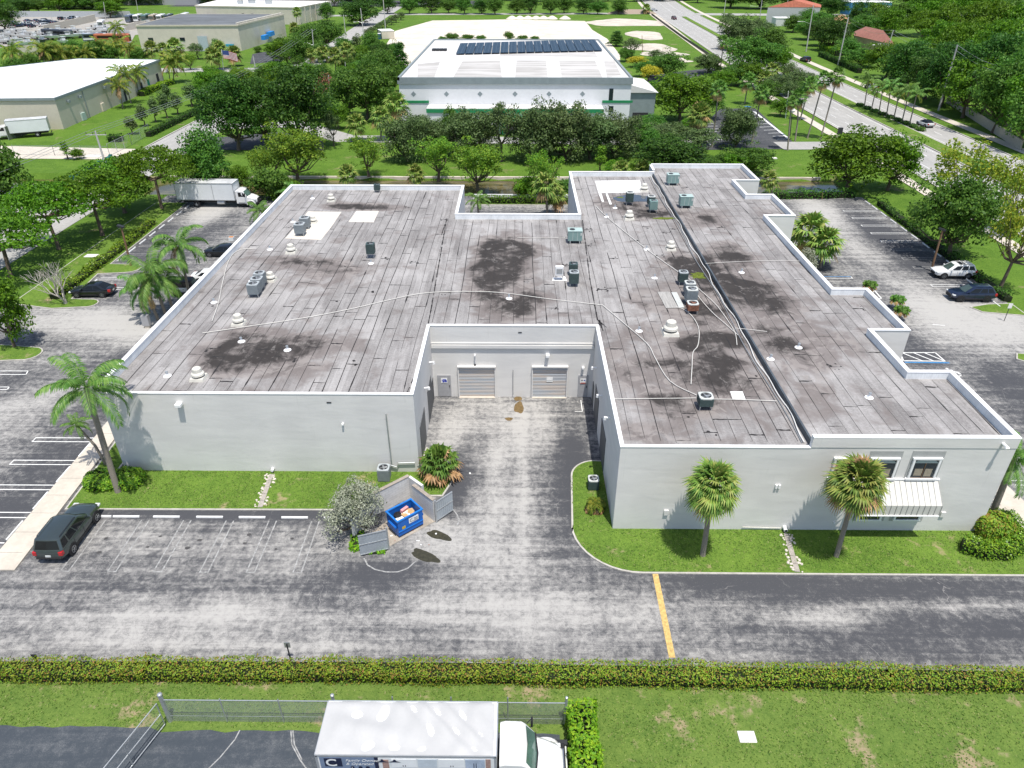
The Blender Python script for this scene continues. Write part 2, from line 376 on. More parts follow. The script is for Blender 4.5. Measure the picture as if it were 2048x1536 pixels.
for y in (77.2, 74.3): STOP.append((-50.0, y, 90))
for y in (105.0, 101.7, 98.4, 95.2, 92.0, 88.9, 85.8, 82.8): hairpin(mo if y < 90 else mk, 53.9, y, 5.0, 180)
for y in (109.0, 106.4, 103.3, 100.1, 96.8, 93.6, 90.4, 87.3, 84.2): STOP.append((54.1, y, 90))
for y in (79.9 - 2.6, 74.2): hairpin(mk, 53.3, y, 4.9, 180)
STOP += [(53.4, 78.6, 90), (53.0, 72.4, 90)]
hairpin(mk, 35.0, 85.6, 5.0, 0); hairpin(mk, 34.8, 79.6, 5.2, 0, mb_=mb)
line(mb, (35, 79.85), (40, 79.85), .12, .012)
# access aisle with hatching, symbol and blue lines
a, b, c_, d = (37.3, 61.0), (40.75, 61.05), (40.85, 59.35), (36.9, 59.4)
for p, q in ((a, b), (b, c_), (c_, d), (d, a)): line(mk, p, q, .13)
for t in (0.05, .38, .7): line(mk, (a[0] + 3.4 * t, 61.0), (a[0] + 3.4 * t + 1.25 - .2 * t, 59.4), .13, .010)
line(mb, (36.9, 59.12), (41.1, 59.05), .22); line(mb, (37.8, 53.7), (40.2, 53.66), .2)
line(mk, (37.8, 53.5), (40.4, 53.46), .1); line(mk, (40.2, 53.9), (40.45, 53.45), .1)
for y in (49.9, 46.9, 44.0): hairpin(mk, 37.0, y, 3.2, 0)
for y in (41.2, 38.4): hairpin(mk, 36.6, y, 4.8, 0)
q = [at(1738 + 5, 577), at(1763, 597)]; 
for p1, p2 in (((1748, 580), (1763, 597)), ((1763, 597), (1742, 597)), ((1748, 580), (1742, 590))): line(mk, at(*p1), at(*p2), .15)
for i in range(14):                                                  # wheelchair symbol ring and figure
    t0, t1 = R(-120 + i * 18), R(-120 + (i + 1) * 18)
    line(mk, (40.6 + .45 * math.cos(t0), 57.0 + .45 * math.sin(t0)), (40.6 + .45 * math.cos(t1), 57.0 + .45 * math.sin(t1)), .11)
line(mk, (40.3, 57.75), (40.45, 57.1), .12); line(mk, (40.4, 57.15), (40.85, 57.15), .12); line(mk, (40.85, 57.15), (41.05, 56.8), .12)
mk.poly([(40.3 + .13 * math.cos(k * .7), 57.95 + .13 * math.sin(k * .7)) for k in range(9)], .008)
for p1, p2 in (((0, 742), (56, 742)), ((0, 749), (52, 749)), ((56, 742), (52, 749)), ((0, 774), (18, 774)), ((0, 779), (15, 779)), ((18, 774), (15, 779)), ((1865, 649), (1890, 651))): line(mk, at(*p1), at(*p2), .1)
line(mk, (5.55, 52.2), (5.55, 50.4), .07); line(mk, (5.55, 50.4), (4.9, 50.4), .07)
for P in ([(728, 1116), (735, 1130), (750, 1139), (772, 1144), (795, 1144), (815, 1137), (832, 1122)], [(906, 1019), (914, 1029), (918, 1040), (915, 1050)], [(480, 1461), (470, 1480), (440, 1516), (410, 1545)], [(582, 1462), (584, 1490), (600, 1520), (618, 1545)], [(586, 1462), (589, 1490), (604, 1520)]):
    for p1, p2 in zip(P, P[1:]): line(mo, at(*p1), at(*p2), .06 if p1[1] > 1300 else .09, .036 if p1[1] > 1300 else .008)
struct(mk.build('parking_line', PAINT)); struct(mo.build('worn_parking_line', PAINT_OLD)); struct(mb.build('blue_parking_line', BLUEP))
my = MB(); line(my, (8.75, 32.0), (8.68, 25.8), .36); struct(my.build('yellow_line', YELP))
# wet patches by the dumpster and the hose tap
def blob(px, py, rx, ry, a, seed, z, n=26):
    rr = random.Random(seed); p = at(px, py); out = []
    for i in range(n):
        t = 2 * math.pi * i / n; k = 1 + rr.uniform(-.04, .04) + .1 * math.sin(3 * t + seed) + .06 * math.sin(5 * t + 2 * seed); x, y = rx * k * math.cos(t), ry * k * math.sin(t)
        out.append((p.x + x * math.cos(R(a)) - y * math.sin(R(a)), p.y + x * math.sin(R(a)) + y * math.cos(R(a)), z))
    return out
WET = M('wet_asphalt', (.045, .042, .026), .22, .35, 5, spec=.5); DAMP = M('damp_stain', (.11, .095, .07), .7, .3, 4)
RUST = M('rusty_stain', (.15, .10, .04), .6, .45, 5)
pu = MB(); pu.poly(blob(850, 1112, 1.05, .42, -28, 1, .006)); pu.poly(blob(878, 1071, .9, .36, -24, 2, .006)); struct(pu.build('puddle', WET))
pu = MB(); pu.poly(blob(1038, 815, .42, .9, 0, 4, .006)); pu.poly(blob(1018, 838, .32, .25, 0, 6, .006)); pu.poly(blob(1036, 797, .35, .4, 0, 9, .007)); struct(pu.build('rust_stain', RUST))
rr_ = random.Random(21); OIL = M('oil_stain', (.06, .058, .058), .6, .3, 6)
for x in (-27.1, -24.2, -21.2, -18.2, -15.3):
    for _ in range(2):
        m_ = MB(); cx_, cy_, q_ = x + rr_.uniform(-.5, .5), rr_.uniform(33.2, 35.6), rr_.uniform(.06, .18); m_.poly([(cx_ + q_ * rr_.uniform(.8, 1.2) * math.cos(t), cy_ + q_ * rr_.uniform(.6, 1.1) * math.sin(t)) for t in np.linspace(0, 5.8, 12)], .007); struct(m_.build('oil_stain', OIL))
# wheel stops: single objects
STOPM = M('stop_white', (.70, .70, .69), .7, .1, 3)
sb = MB(); sb.loft([[(x, -.075, 0), (x, .075, 0), (x, .05, .12), (x, -.05, .12)] for x in (-.92, .92)])
st0 = None
SLAB = ['white concrete wheel stop facing the mown strip before the grey wall', 'white wheel stop beside the pale sidewalk', 'white wheel stop along the hedge by the white box truck lot', 'white wheel stop along the shady verge by the white and navy SUVs']
for x, y, a in STOP:
    o = sb.build('wheel_stop', STOPM, bevel=.015) if st0 is None else st0.copy()
    if st0 is None: st0 = o
    else: C.objects.link(o)
    o.location = (x, y, 0); o.rotation_euler = (0, 0, R(a))
    k = 0 if y < 37.2 and a == 0 else 1 if -35 < x < -30 else 2 if x < -40 else 3
    tag(o, SLAB[k], 'wheel stop', ['wheel stops at the stalls before the wall', 'wheel stops along the sidewalk', 'wheel stops by the hedge', 'wheel stops along the verge'][k])
# ---------------------------------------------------------------- roads
def ribbon(m, pts, o0, o1, z):
    m.chain(pts, o0, o1, z - .03, z)
def smooth(pts, n=6):
    P = [Vector(p) for p in pts]; out = []
    for i in range(len(P) - 1):
        p0, p1, p2, p3 = P[max(i - 1, 0)], P[i], P[i + 1], P[min(i + 2, len(P) - 1)]
        for j in range(n):
            t = j / n
            out.append(.5 * ((2 * p1) + (p2 - p0) * t + (2 * p0 - 5 * p1 + 4 * p2 - p3) * t * t + (3 * p1 - p0 - 3 * p2 + p3) * t ** 3))
    return [tuple(p) for p in out + [P[-1]]]
AV = smooth([(82, -60), (82.5, 60), (83, 110), (83.6, 160), (84, 200), (86, 270), (90, 352), (97, 490), (108, 620), (135, 900), (180, 1300)], 5)
m = MB(); ribbon(m, AV, 13.6, -10.2, .0); struct(m.build('road', A_ROAD))
m = MB(); ribbon(m, AV, -13.6, -16.0, .05); ribbon(m, AV, 18.2, 16.0, .05); struct(m.build('sidewalk', CONC))
m = MB(); ribbon(m, AV, 13.6, 13.95, .1); ribbon(m, AV, -10.2, -10.55, .1); struct(m.build('kerb', KERB))
i0 = [i for i, p in enumerate(AV) if p[1] > 20]
m = MB(); med = [p for p in AV if 20 < p[1] < 262]; ribbon(m, med, 1.9, -1.9, .14)
med2 = [p for p in AV if 300 < p[1] < 480]; ribbon(m, med2, 1.3, -1.3, .14); struct(m.build('median_strip', G_LAWN))
m = MB(); ribbon(m, med, 2.2, 1.93, .12); ribbon(m, med, -1.93, -2.2, .12); struct(m.build('kerb', KERB))
m = MB()
dens = smooth(AV, 8)
acc = 0
for p, q in zip(dens, dens[1:]):
    a_, b_ = Vector(p), Vector(q); d = (b_ - a_); L = d.length; u = d / L; n = Vector((-u.y, u.x)); s = 0
    while s < L:
        if (acc + s) % 9 < 3.2 and 40 < p[1] < 560:
            for off in (5.8, 9.6, -5.9):
                c = a_ + u * s + n * off; e = a_ + u * min(L, s + .8) + n * off
                line(m, c, e, .14, .012)
        s += .8
    acc += L
for off in (12.9, 2.9, -2.9, -9.8):
    for p, q in zip(AV, AV[1:]):
        d = (Vector(q) - Vector(p)).normalized(); n = Vector((-d.y, d.x)) * off
        if 30 < p[1] < 600: line(m, Vector(p) + n, Vector(q) + n, .13, .011)
struct(m.build('road_marking', PAINT))
ST = smooth([(-68, 20), (-68.5, 100), (-69, 150), (-69, 180), (-71.5, 250), (-75, 335), (-80, 440), (-84, 560)], 4)
m = MB(); ribbon(m, ST, 4.8, -4.8, .0); struct(m.build('side_road', A_ROAD))
m = MB(); ribbon(m, [p for p in ST if 122 < p[1] < 182], 5.1, 4.8, .1); struct(m.build('kerb', KERB))
m = MB(); ribbon(m, [(-260, 246), (-150, 247), (-72, 250)], 4.5, -4.5, .02); ribbon(m, [(-400, 372), (-260, 380), (-190, 440), (-80, 478), (60, 486), (96, 488)], 5.5, -5.5, .015); ribbon(m, [(97, 482), (200, 474), (420, 470)], 8, -8, .015)
ribbon(m, [(-63.8, 164), (-50, 166), (-36, 152), (20, 150), (37, 152)], 3, -3, .012); ribbon(m, [(52, 146.5), (71, 147)], 3.2, -3.2, .014)
struct(m.build('cross_street', A_ROAD))
sheet('driveway', [(-140, 98), (-72.9, 98), (-72.9, 106.5), (-140, 106.5)], .01, A_ROAD)
sheet('driveway', [(-140, 136.5), (-73.6, 134.5), (-73.7, 142.5), (-140, 148)], .012, CONC)
sheet('driveway', [(-64.2, 142), (-64.2, 152), (-51, 158), (-40, 150), (-38, 142)], .02, A_DARK)
# ---------------------------------------------------------------- the lots farther off
sheet('sand_lot', [at(*p) for p in ((790, 130), (762, 105), (790, 62), (865, 41), (1010, 39), (1170, 42), (1185, 60), (1215, 78), (1240, 110), (1240, 135))], .0, SAND)
m = MB()
for px, py, rx, ry, a, s in ((1255, 45, 22, 22, 0, 3), (1300, 95, 10, 14, 10, 5), (1325, 108, 9, 7, 0, 8), (1290, 70, 8, 20, 0, 12), (1355, 122, 5, 4, 0, 2)): m.poly(blob(px, py, rx, ry, a, s, .0))
m.poly([at(1305, 27), at(1313, 27), at(1415, 108), at(1408, 110)], .012)
struct(m.build('bare_sand', M('dull_sand', (.5, .45, .38), .95, .25, .15)))
sheet('parking_lot', [at(*p) for p in ((1360, 300), (1395, 262), (1440, 218), (1510, 216), (1590, 288), (1640, 290), (1640, 296), (1560, 298))], .01, A_DARK)
sheet('parking_lot', [at(*p) for p in ((1290, 180), (1300, 150), (1345, 145), (1430, 135), (1430, 148), (1350, 160), (1350, 182))], .01, A_DARK)
m = MB(); mw = MB()
for i in range(9):
    a = at(1485 - 0 + i * 8.6, 230 + i * 6.1); b = at(1513 + i * 8.4, 229 + i * 6.1); line(m, a, b, .2, .022)
    if i < 7: line(m, at(1404 + i * 2.0, 247 + i * 5.4), at(1432 + i * 3.2, 247 + i * 5.4), .2, .022)
line(m, at(1402, 268), at(1421, 290), .25, .022); line(m, at(1508, 223), at(1578, 278), .5, .022)
struct(m.build('parking_line', PAINT)); m = MB(); line(m, at(1492, 214), at(1500, 213), 1.6, .025); struct(m.build('blue_parking_line', BLUEP))
sheet('storage_yard', [at(*p) for p in ((-300, 85), (-60, 38), (60, 28), (220, 34), (330, 38), (400, 44), (345, 62), (270, 70), (258, 92), (160, 72), (60, 82), (-60, 110))], .01, asphalt('yard_asphalt', (.28, .265, .24), (.42, .40, .36), attr=False, lo=.1, hi=.9, speck=.1))
sheet('parking_lot', [(-240, 545), (-20, 545), (-20, 610), (-240, 610)], .01, A_DARK)
sheet('parking_lot', [at(*p) for p in ((505, 108), (560, 98), (595, 112), (560, 122), (500, 128))], .01, A_DARK)
sheet('mulch_bed', [at(*p) for p in ((1255, 232), (1300, 226), (1310, 234), (1262, 238))], .02, MULCH)
# ================================================================ main building
k = NT('stucco_wall')
v = k.co((.3, .3, 1.3)); n1 = k.noise(1.0, 7, v, .6, .5); n2 = k.noise(.3, 5); n3 = k.noise(30, 3)
f = k.math('ADD', k.math('MULTIPLY', n1, .5), k.math('MULTIPLY', n2, .5))
drip = k.noise(2.4, 6, k.co((1.6, 1.6, .07)), .7)
wc = k.mix(k.ramp(f, .3, .72), (.60, .588, .57), (.70, .685, .66))
wc = k.mix(k.math('MULTIPLY', k.ramp(drip, .58, .74), k.ramp(n2, .42, .6, 0, .32)), wc, (.36, .345, .32))
k.col(wc); k.b.inputs['Roughness'].default_value = .9; k.b.inputs['Specular IOR Level'].default_value = .15
k.bump(k.math('ADD', n1, k.math('MULTIPLY', n3, .25)), .35, .05); WALL = k.m
TRIM = M('coping_white', (.80, .80, .80), .6, .06, 2)
DOORG = M('door_grey', (.36, .36, .37), .5, .08, 3); BACKD = M('door_shadow_gap', (.03, .03, .035), .8)
GLASS = M('window_glass', (.02, .03, .035), .05, .1, 2, spec=.9); TAN = M('blind_tan', (.30, .26, .20), .7, .2, 8)
PVC = M('white_pipe', (.74, .74, .72), .5, .1, 4); GALV = M('galvanised', (.45, .47, .48), .4, .12, 4, metal=.6); DKM = M('dark_metal', (.03, .032, .036), .5)
ACCENT = M('accent_grey', (.36, .365, .36), .9, .08, 2)
# roof membrane
k = NT('roof_membrane')
sx = k.n('SeparateXYZ', {0: k.co()}); X_, Y_ = sx.outputs[0], sx.outputs[1]
cell = k.n('CombineXYZ', {0: k.math('FLOOR', k.math('DIVIDE', X_, .96)), 1: k.math('FLOOR', k.math('DIVIDE', k.math('ADD', Y_, k.math('MULTIPLY', k.math('SINE', k.math('MULTIPLY', k.math('FLOOR', k.math('DIVIDE', X_, .96)), 2.7)), 4.)), 7.5))})
tint = k.n('TexWhiteNoise', {0: cell.outputs[0]}).outputs['Value']
big = k.noise(.13, 6, rough=.6); streak = k.noise(1.3, 7, k.co((1.6, .16, 1)), .65); fine = k.noise(7, 7, rough=.7); grit = k.noise(45, 2)
f = .0
st2 = k.noise(4.2, 6, k.co((2.2, .10, 1)), .7)
for nz, wt_ in ((tint, .22), (big, .8), (streak, .75), (st2, .4), (fine, .85), (grit, .35)):
    f = k.math('ADD', f, k.math('MULTIPLY', k.math('SUBTRACT', nz, .5), wt_))
c = k.mix(k.ramp(f, -.55, .55), (.130, .122, .119), (.405, .392, .384))
c = k.mix(k.math('MULTIPLY', k.ramp(k.noise(.4, 6, rough=.7), .52, .70), .45), c, (.40, .385, .375))
st = k.n('Attribute', attribute_name='stain').outputs['Fac']
cloud = k.math('SUBTRACT', k.noise(.42, 7, rough=.62, dist=.6), .5)
sn = k.math('ADD', st, k.math('ADD', k.math('MULTIPLY', cloud, 1.75), k.math('ADD', k.math('MULTIPLY', k.math('SUBTRACT', streak, .5), .45), k.math('MULTIPLY', k.math('SUBTRACT', fine, .5), .35))))
c = k.mix(k.ramp(sn, .08, .5, 0, .72), c, (.145, .122, .114))
c = k.mix(k.math('MULTIPLY', k.ramp(st, .12, .4), k.ramp(k.noise(.55, 7, rough=.66, dist=1.2), .50, .57, 0, .6)), c, (.28, .255, .24))
c = k.mix(k.ramp(sn, .55, .98, 0, .92), c, (.030, .027, .026))
c = k.mix(k.math('MULTIPLY', k.ramp(st, .45, .75), k.ramp(k.noise(.95, 7, rough=.7, dist=1.0), .57, .64, 0, .55)), c, (.21, .195, .185))
c = k.mix(k.ramp(k.noise(.22, 8, rough=.7, dist=.8), .60, .72, 0, .35), c, (.16, .138, .13))
k.col(c); k.b.inputs['Roughness'].default_value = .92; k.b.inputs['Specular IOR Level'].default_value = .15
k.bump(k.math('ADD', fine, grit), .4, .02); ROOF = k.m
SEAM = M('roof_tar', (.022, .02, .02), .75, .3, 3); LAP = M('roof_lap_pale', (.30, .285, .275), .9, .2, 3)
ZR, ZS = 6.85, 7.2                                                    # low roof and the raised strip
B = thing('warehouse_building', 'pale grey stucco warehouse with stepped flat roof and a notched loading court', 'warehouse', (0, 0, 0))
CA = [(-29.3, 42), (-7.3, 42), (-7.3, 52.7), (6.5, 52.7), (6.5, 36), (18.4, 36)]
CBp = [(18.4, 36), (31.2, 36), (31.2, 44.3), (28.2, 44.3), (28.2, 50.6), (31.2, 50.6), (31.2, 58.8), (28.2, 58.8), (28.2, 79), (31.5, 79), (31.5, 87.3), (28.3, 87.3), (28.3, 93.5), (31.6, 93.5), (31.6, 101.7), (18.7, 101.7)]
CC = [(18.7, 98.7), (7, 98.7), (7, 80.4), (-7, 80.4), (-7, 91.9), (-29.5, 91.9), (-29.5, 42)]
m = MB(); m.chain(CA, 0, .2, -.1, 6.93); m.chain(CBp, 0, .2, -.1, 7.72); m.chain(CC, 0, .2, -.1, 7.42)
m.box(18.6, 100.2, -.1, .2, 2.8, 7.75)
m.build('wall', WALL, B)
m = MB(); m.chain(CA, -.03, .24, 6.93, 6.99); m.chain(CBp, -.04, .3, 7.72, 7.79); m.chain(CC, -.04, .3, 7.42, 7.49); m.box(18.6, 100.1, 7.65, .34, 2.7, .06)
m.build('coping', TRIM, B)
m = MB(); m.chain(CC, .2, .28, 6.8, 7.40); m.chain(CBp, .2, .28, 7.0, 7.70)                # white painted inner faces of the parapets
m.build('parapet_flashing', M('flashing_white', (.74, .76, .77), .6, .12, 1.2, stretch=(1, 1, .3)), B)
m = MB(); m.chain(CBp[:2], -.012, .0, 6.95, 7.0); m.chain([(18.4, 36), (31.2, 36)], -.035, .0, 7.0, 7.7)
m.build('fascia', WALL, B)
def st_(*a): return splat(0, a, ZR)
stain = splat(.05, [
    (495, 690, 3.2, 3.0, 0, .6), (540, 730, 4.2, 1.8, 0, .42), (590, 690, 2.6, 2.2, 0, .4), (450, 720, 2.6, 2.4, 0, .5), (640, 690, 3, 1.6, 0, .25),
    (630, 530, 3.4, 1.8, 0, .6), (560, 520, 3.2, 1.2, 0, .5), (700, 545, 3, 1.2, 0, .3), (740, 415, 4.6, 1.6, 0, .7), (690, 412, 3, 1.4, 0, .6), (660, 565, 4, 3, 0, .2),
    (1010, 520, 2.8, 7.0, 0, .9), (970, 560, 1.9, 5.0, 0, .8), (1060, 600, 1.4, 2.6, 0, .75), (1020, 620, 3.2, 2.6, 0, .7), (1000, 490, 2.4, 2.4, 0, .5), (1060, 500, 1.6, 2.2, 0, .4),
    (1300, 425, 3.6, 2.8, 0, .85), (1240, 405, 3.2, 3, 0, .6), (1375, 525, 2.4, 2.6, 0, .85), (1420, 560, 2.2, 4, 0, .8), (1400, 620, 2.6, 3, 0, .55), (1300, 600, 2.2, 2, 0, .4), (1395, 445, 2.2, 3.4, 0, .55),
    (1440, 680, 2.4, 1.8, 0, .95), (1390, 690, 1.6, 1.4, 0, .7), (1450, 725, 1.8, 1.4, 0, .75), (1380, 740, 3.6, 2.4, 0, .45), (1470, 780, 2.6, 2.6, 0, .45), (1350, 810, 3, 1.6, 0, .5), (1300, 770, 2, 2.6, 0, .25),
    (1560, 610, 1.6, 5, 0, .35), (1600, 720, 2, 4, 0, .4), (1520, 590, 1.8, 7, 0, .35), (1640, 690, 1.5, 3, 0, .3), (1430, 440, 1.8, 4, 0, .45), (1530, 430, 1.4, 3, 0, .3), (1700, 700, 1.2, 3, 0, .3), (1250, 720, 1.5, 4, 0, .25), (1460, 510, 2.0, 3.4, 0, .75), (1480, 590, 2.0, 4.4, 0, .6), (1470, 530, 3, 2, 0, .3), (1530, 670, 1.4, 2, 0, .35), (1560, 700, 2, 3, 0, .25), (1640, 810, 3, 2, 0, .2), (1630, 610, 2.4, 4, 0, .12),
    (1320, 880, 5, .5, 0, .3), (540, 788, 14, .5, 0, .2), (1290, 860, 2.4, 1, 0, .25), (900, 470, 4, 2, 0, .15), (1400, 640, 5, 16, 0, .22), (1300, 720, 5, 10, 0, .15), (560, 700, 9, 5, 0, .15), (1540, 620, 4, 14, 0, .10), (620, 540, 8, 4, 0, .14), (1010, 540, 5, 9, 0, .12)], ZR)
LOWR = [(-29.4, -7.4, 42.1, 91.8), (-7.4, -7.1, 80.3, 91.8), (-7.4, 6.6, 52.8, 80.3), (6.6, 18.6, 36.1, 80.3), (7.1, 18.6, 80.3, 98.6)]
HIR = [(18.55, 28.1, 36.1, 101.6), (28.1, 31.1, 36.1, 44.2), (28.1, 31.1, 50.7, 58.7), (28.1, 31.4, 79.1, 87.2), (28.1, 31.5, 93.6, 101.6)]
rf = gridmesh('roof', LOWR, ZR, .4, {'stain': stain}, [ROOF], B); rf2 = gridmesh('raised_roof', HIR, ZS, .4, {'stain': stain}, [ROOF], B)
# lap seams of the felt sheets: ragged tar lines, strip by strip
rr = random.Random(11)
def inside(x, y, rects): return any(a + .12 < x < b - .12 and c + .1 < y < d - .1 for a, b, c, d in rects)
def seams(rects, z, x0, x1, drift):
    m = MB(); x = x0
    while x < x1:
        y = 36.2; w = 0.; ph = rr.uniform(0, 9); heavy = rr.random() < .22; gap = 0
        while y < 101.5:
            stp = rr.uniform(.35, .9)
            if gap > 0: gap -= stp; tgt = 0.
            else:
                tgt = (.05 if heavy else .02) + abs(rr.gauss(0, .018))
                tgt = .55 * w + .45 * tgt
                if rr.random() < .025: tgt = rr.uniform(.07, .16)
                if rr.random() < .012: gap = rr.uniform(.5, 3)
            xa, xb = x + .05 * math.sin(y * .31 + ph), x + .05 * math.sin((y + stp) * .31 + ph)
            if (w > .006 or tgt > .006) and inside(xa, y, rects) and inside(xb, y + stp, rects):
                m.quad((xa - w * .5, y, z), (xa + w * .5, y, z), (xb + tgt * .5, y + stp, z), (xb - tgt * .5, y + stp, z))
            w = tgt; y += stp
        y = 36.5 + rr.uniform(0, 6)
        while y < 101:                                               # end laps across one strip
            yy = y + rr.uniform(-.1, .1); w2 = rr.choice([.05, .06, .08, .13])
            if inside(x + .02, yy, rects) and inside(x + .9, yy, rects) and rr.random() < .8:
                n = 6; top = [(x + .94 * i / n, yy + w2 * rr.uniform(.2, .8) + .02 * math.sin(i)) for i in range(n + 1)]; bot = [(x + .94 * i / n, yy - w2 * rr.uniform(.1, .9)) for i in range(n + 1)]
                for i in range(n): m.quad((*bot[i], z + .002), (*bot[i + 1], z + .002), (*top[i + 1], z + .002), (*top[i], z + .002))
                if rr.random() < .12:
                    for _ in range(rr.randint(2, 6)):
                        bx, by, br = x + rr.uniform(0, 1), yy + rr.uniform(-.5, .5), rr.uniform(.04, .16)
                        m.poly([(bx + br * rr.uniform(.5, 1.2) * math.cos(t), by + br * rr.uniform(.5, 1.5) * math.sin(t)) for t in np.linspace(0, 5.5, 7)], z + .004)
            y += rr.uniform(4.5, 9)
        x += .96
    return m
TARM = seams(LOWR, ZR + .005, -29.2, 18.4, 0)
seams(HIR, ZS + .005, 19.2, 31.4, 0).build('roof_seam', SEAM, B)
for px, pts in ((0, [(883, 470), (893, 440), (862, 620), (840, 730), (812, 790)]), (1, [(1165, 440), (1180, 560), (1195, 640), (1213, 655)]), (2, [(1198, 640), (1206, 662)])):
    m = TARM; P = [at(*p, ZR) for p in pts]
    for a_, b_ in zip(P, P[1:]):
        n = max(2, int((b_ - a_).length / .5))
        for i in range(n):
            if rr.random() < .04: continue
            p, q = a_.lerp(b_, i / n), a_.lerp(b_, (i + 1) / n); wd = rr.uniform(.03, .07 if px < 2 else .35)
            m.quad((p.x - wd, p.y, ZR + .011), (p.x + wd, p.y, ZR + .011), (q.x + wd * rr.uniform(.4, 1.2), q.y, ZR + .011), (q.x - wd, q.y, ZR + .011))
TARM.build('roof_seam', SEAM, B)
for pts in ([(616, 423), (683, 424), (662, 455), (642, 480), (570, 477), (598, 447)], [(713, 422), (758, 422), (747, 445), (697, 444)]): m = MB(); m.poly([at(*p, ZR) for p in pts], ZR + .016); m.build('roof_patch', M('cream_coating', (.62, .57, .50), .7, .14, .8), B)
for pts in ([(1190, 362), (1280, 360), (1284, 385), (1197, 386)], [(1197, 387), (1203, 387), (1208, 404), (1204, 404)], [(1211, 387), (1215, 387), (1224, 409), (1219, 409)], [(1460, 783), (1485, 783), (1491, 799), (1466, 800)], [(1106, 555), (1130, 553), (1134, 562), (1104, 562)]): m = MB(); m.poly([at(*p, ZR) for p in pts], ZR + .016); m.build('roof_patch', M('white_coating', (.74, .73, .71), .6, .14, .9), B)
m = MB(); m.poly(blob(1268, 397, 3.3, 1.9, 0, 3, 0)); m.v = [(p[0] * (CAM_H - ZR) / CAM_H, p[1] * (CAM_H - ZR) / CAM_H, ZR + .018) for p in m.v]; m.build('rain_puddle', M('puddle_water', (.05, .06, .075), .04, .2, 2, spec=.7), B)
m = MB()
for px, py, rx, ry, s in ((1397, 552, .75, .9, 2), (1330, 437, 1.6, .4, 7), (1240, 395, .5, .3, 4)): 
    p = at(px, py, ZR); m = MB(); m.poly([(p.x + rx * k_ * math.cos(t), p.y + ry * k_ * math.sin(t), ZR + .02) for i_ in range(18) for t, k_ in ((i_ * .349, rr.uniform(.6, 1.2)),)]); m.build('algae_patch', M('algae', (.10, .13, .012), .9, .5, 5), B)
m = MB(); m.box(18.52, 68, ZR - .02, .14, 63.6, ZS - ZR + .1); m.build('roof_step', M('step_shade_grey', (.07, .085, .10), .6, .3, 1.2), B)  # dark blue-grey puts the shade on the step face into its colour
CONDUIT = M('conduit_cream', (.60, .58, .54), .6, .15, 2)
# pipes lying on the roof
def rpts(pts, z): return [at(*p, z) for p in pts]
def pipe(name, pts, r, mat, label, z=ZR, cat='pipe'):
    P = smooth([tuple(p) for p in rpts(pts, z + r + .05)], 4) if len(pts) > 2 else rpts(pts, z + r + .05)
    mm = MB(); mm.tube(P, r, 6); o = mm.build(name, mat, None, 40); tag(o, label, cat, 'white conduits on the roof'); return o
pipe('conduit', [(405, 666), (480, 655), (600, 637), (700, 618), (790, 597), (850, 586), (920, 583), (1000, 585), (1100, 598), (1205, 610)], .032, CONDUIT, 'long white conduit bending across the roof above the loading court')
pipe('conduit', [(1205, 610), (1250, 648), (1295, 688), (1310, 715), (1340, 762), (1393, 790)], .032, CONDUIT, 'white conduit winding down the roof to the condenser near the front edge')
pipe('conduit', [(424, 642), (437, 605), (445, 565), (458, 520), (478, 500), (512, 497)], .032, CONDUIT, 'white conduit curving along the long parapet beside the three condensers')
pipe('conduit', [(1192, 412), (1213, 433), (1293, 498), (1360, 546)], .036, CONDUIT, 'straight white conduit running diagonally to the stack of four condensers')
pipe('conduit', [(1374, 553), (1395, 575), (1430, 607), (1455, 640), (1470, 665), (1474, 690)], .032, CONDUIT, 'upper of two white conduits from the condenser stack to the roof step')
pipe('conduit', [(1388, 577), (1400, 597), (1425, 625), (1450, 647), (1476, 670)], .032, CONDUIT, 'lower of two white conduits from the condenser stack to the roof step')
pipe('conduit', [(1352, 613), (1370, 620), (1388, 637), (1398, 660), (1396, 690), (1386, 705), (1384, 735), (1382, 768)], .032, CONDUIT, 'white conduit snaking past the tall roof fan below the condenser stack')
pipe('conduit', [(1411, 527), (1480, 523), (1560, 521), (1600, 522)], .024, CONDUIT, 'thin white conduit crossing the raised roof strip by a plumbing vent', ZS)
pipe('conduit', [(1470, 656), (1500, 659), (1534, 663)], .024, CONDUIT, 'short white conduit stub on the raised roof strip', ZS)
pipe('conduit', [(1226, 798), (1300, 797), (1392, 796)], .028, CONDUIT, 'white conduit running from the court edge to the front condenser')
pipe('conduit', [(1420, 798), (1480, 799), (1553, 802)], .028, CONDUIT, 'white conduit running from the front condenser to the roof step')
pipe('conduit', [(1035, 475), (1080, 476), (1130, 475)], .024, CONDUIT, 'short white conduit beside the teal package unit in mid roof')
Pl = [Vector((18.36 - .1 + .1 * math.sin(y * .5) + .07 * math.sin(y * 1.3), y, ZR + .12)) for y in np.arange(36.6, 99.5, .8)]
mm = MB(); mm.tube(Pl, .035, 5); tag(mm.build('cable', PVC, None, 40), 'white cable following the whole length of the roof step', 'cable')
Pl = [Vector((18.1 - .1 + .12 * math.sin(y * .33 + 1), y, ZR + .06)) for y in np.arange(36.6, 98, .8)]
mm = MB(); mm.tube(Pl, .03, 5); tag(mm.build('cable', GALV, None, 40), 'thin grey cable lying beside the roof step', 'cable')
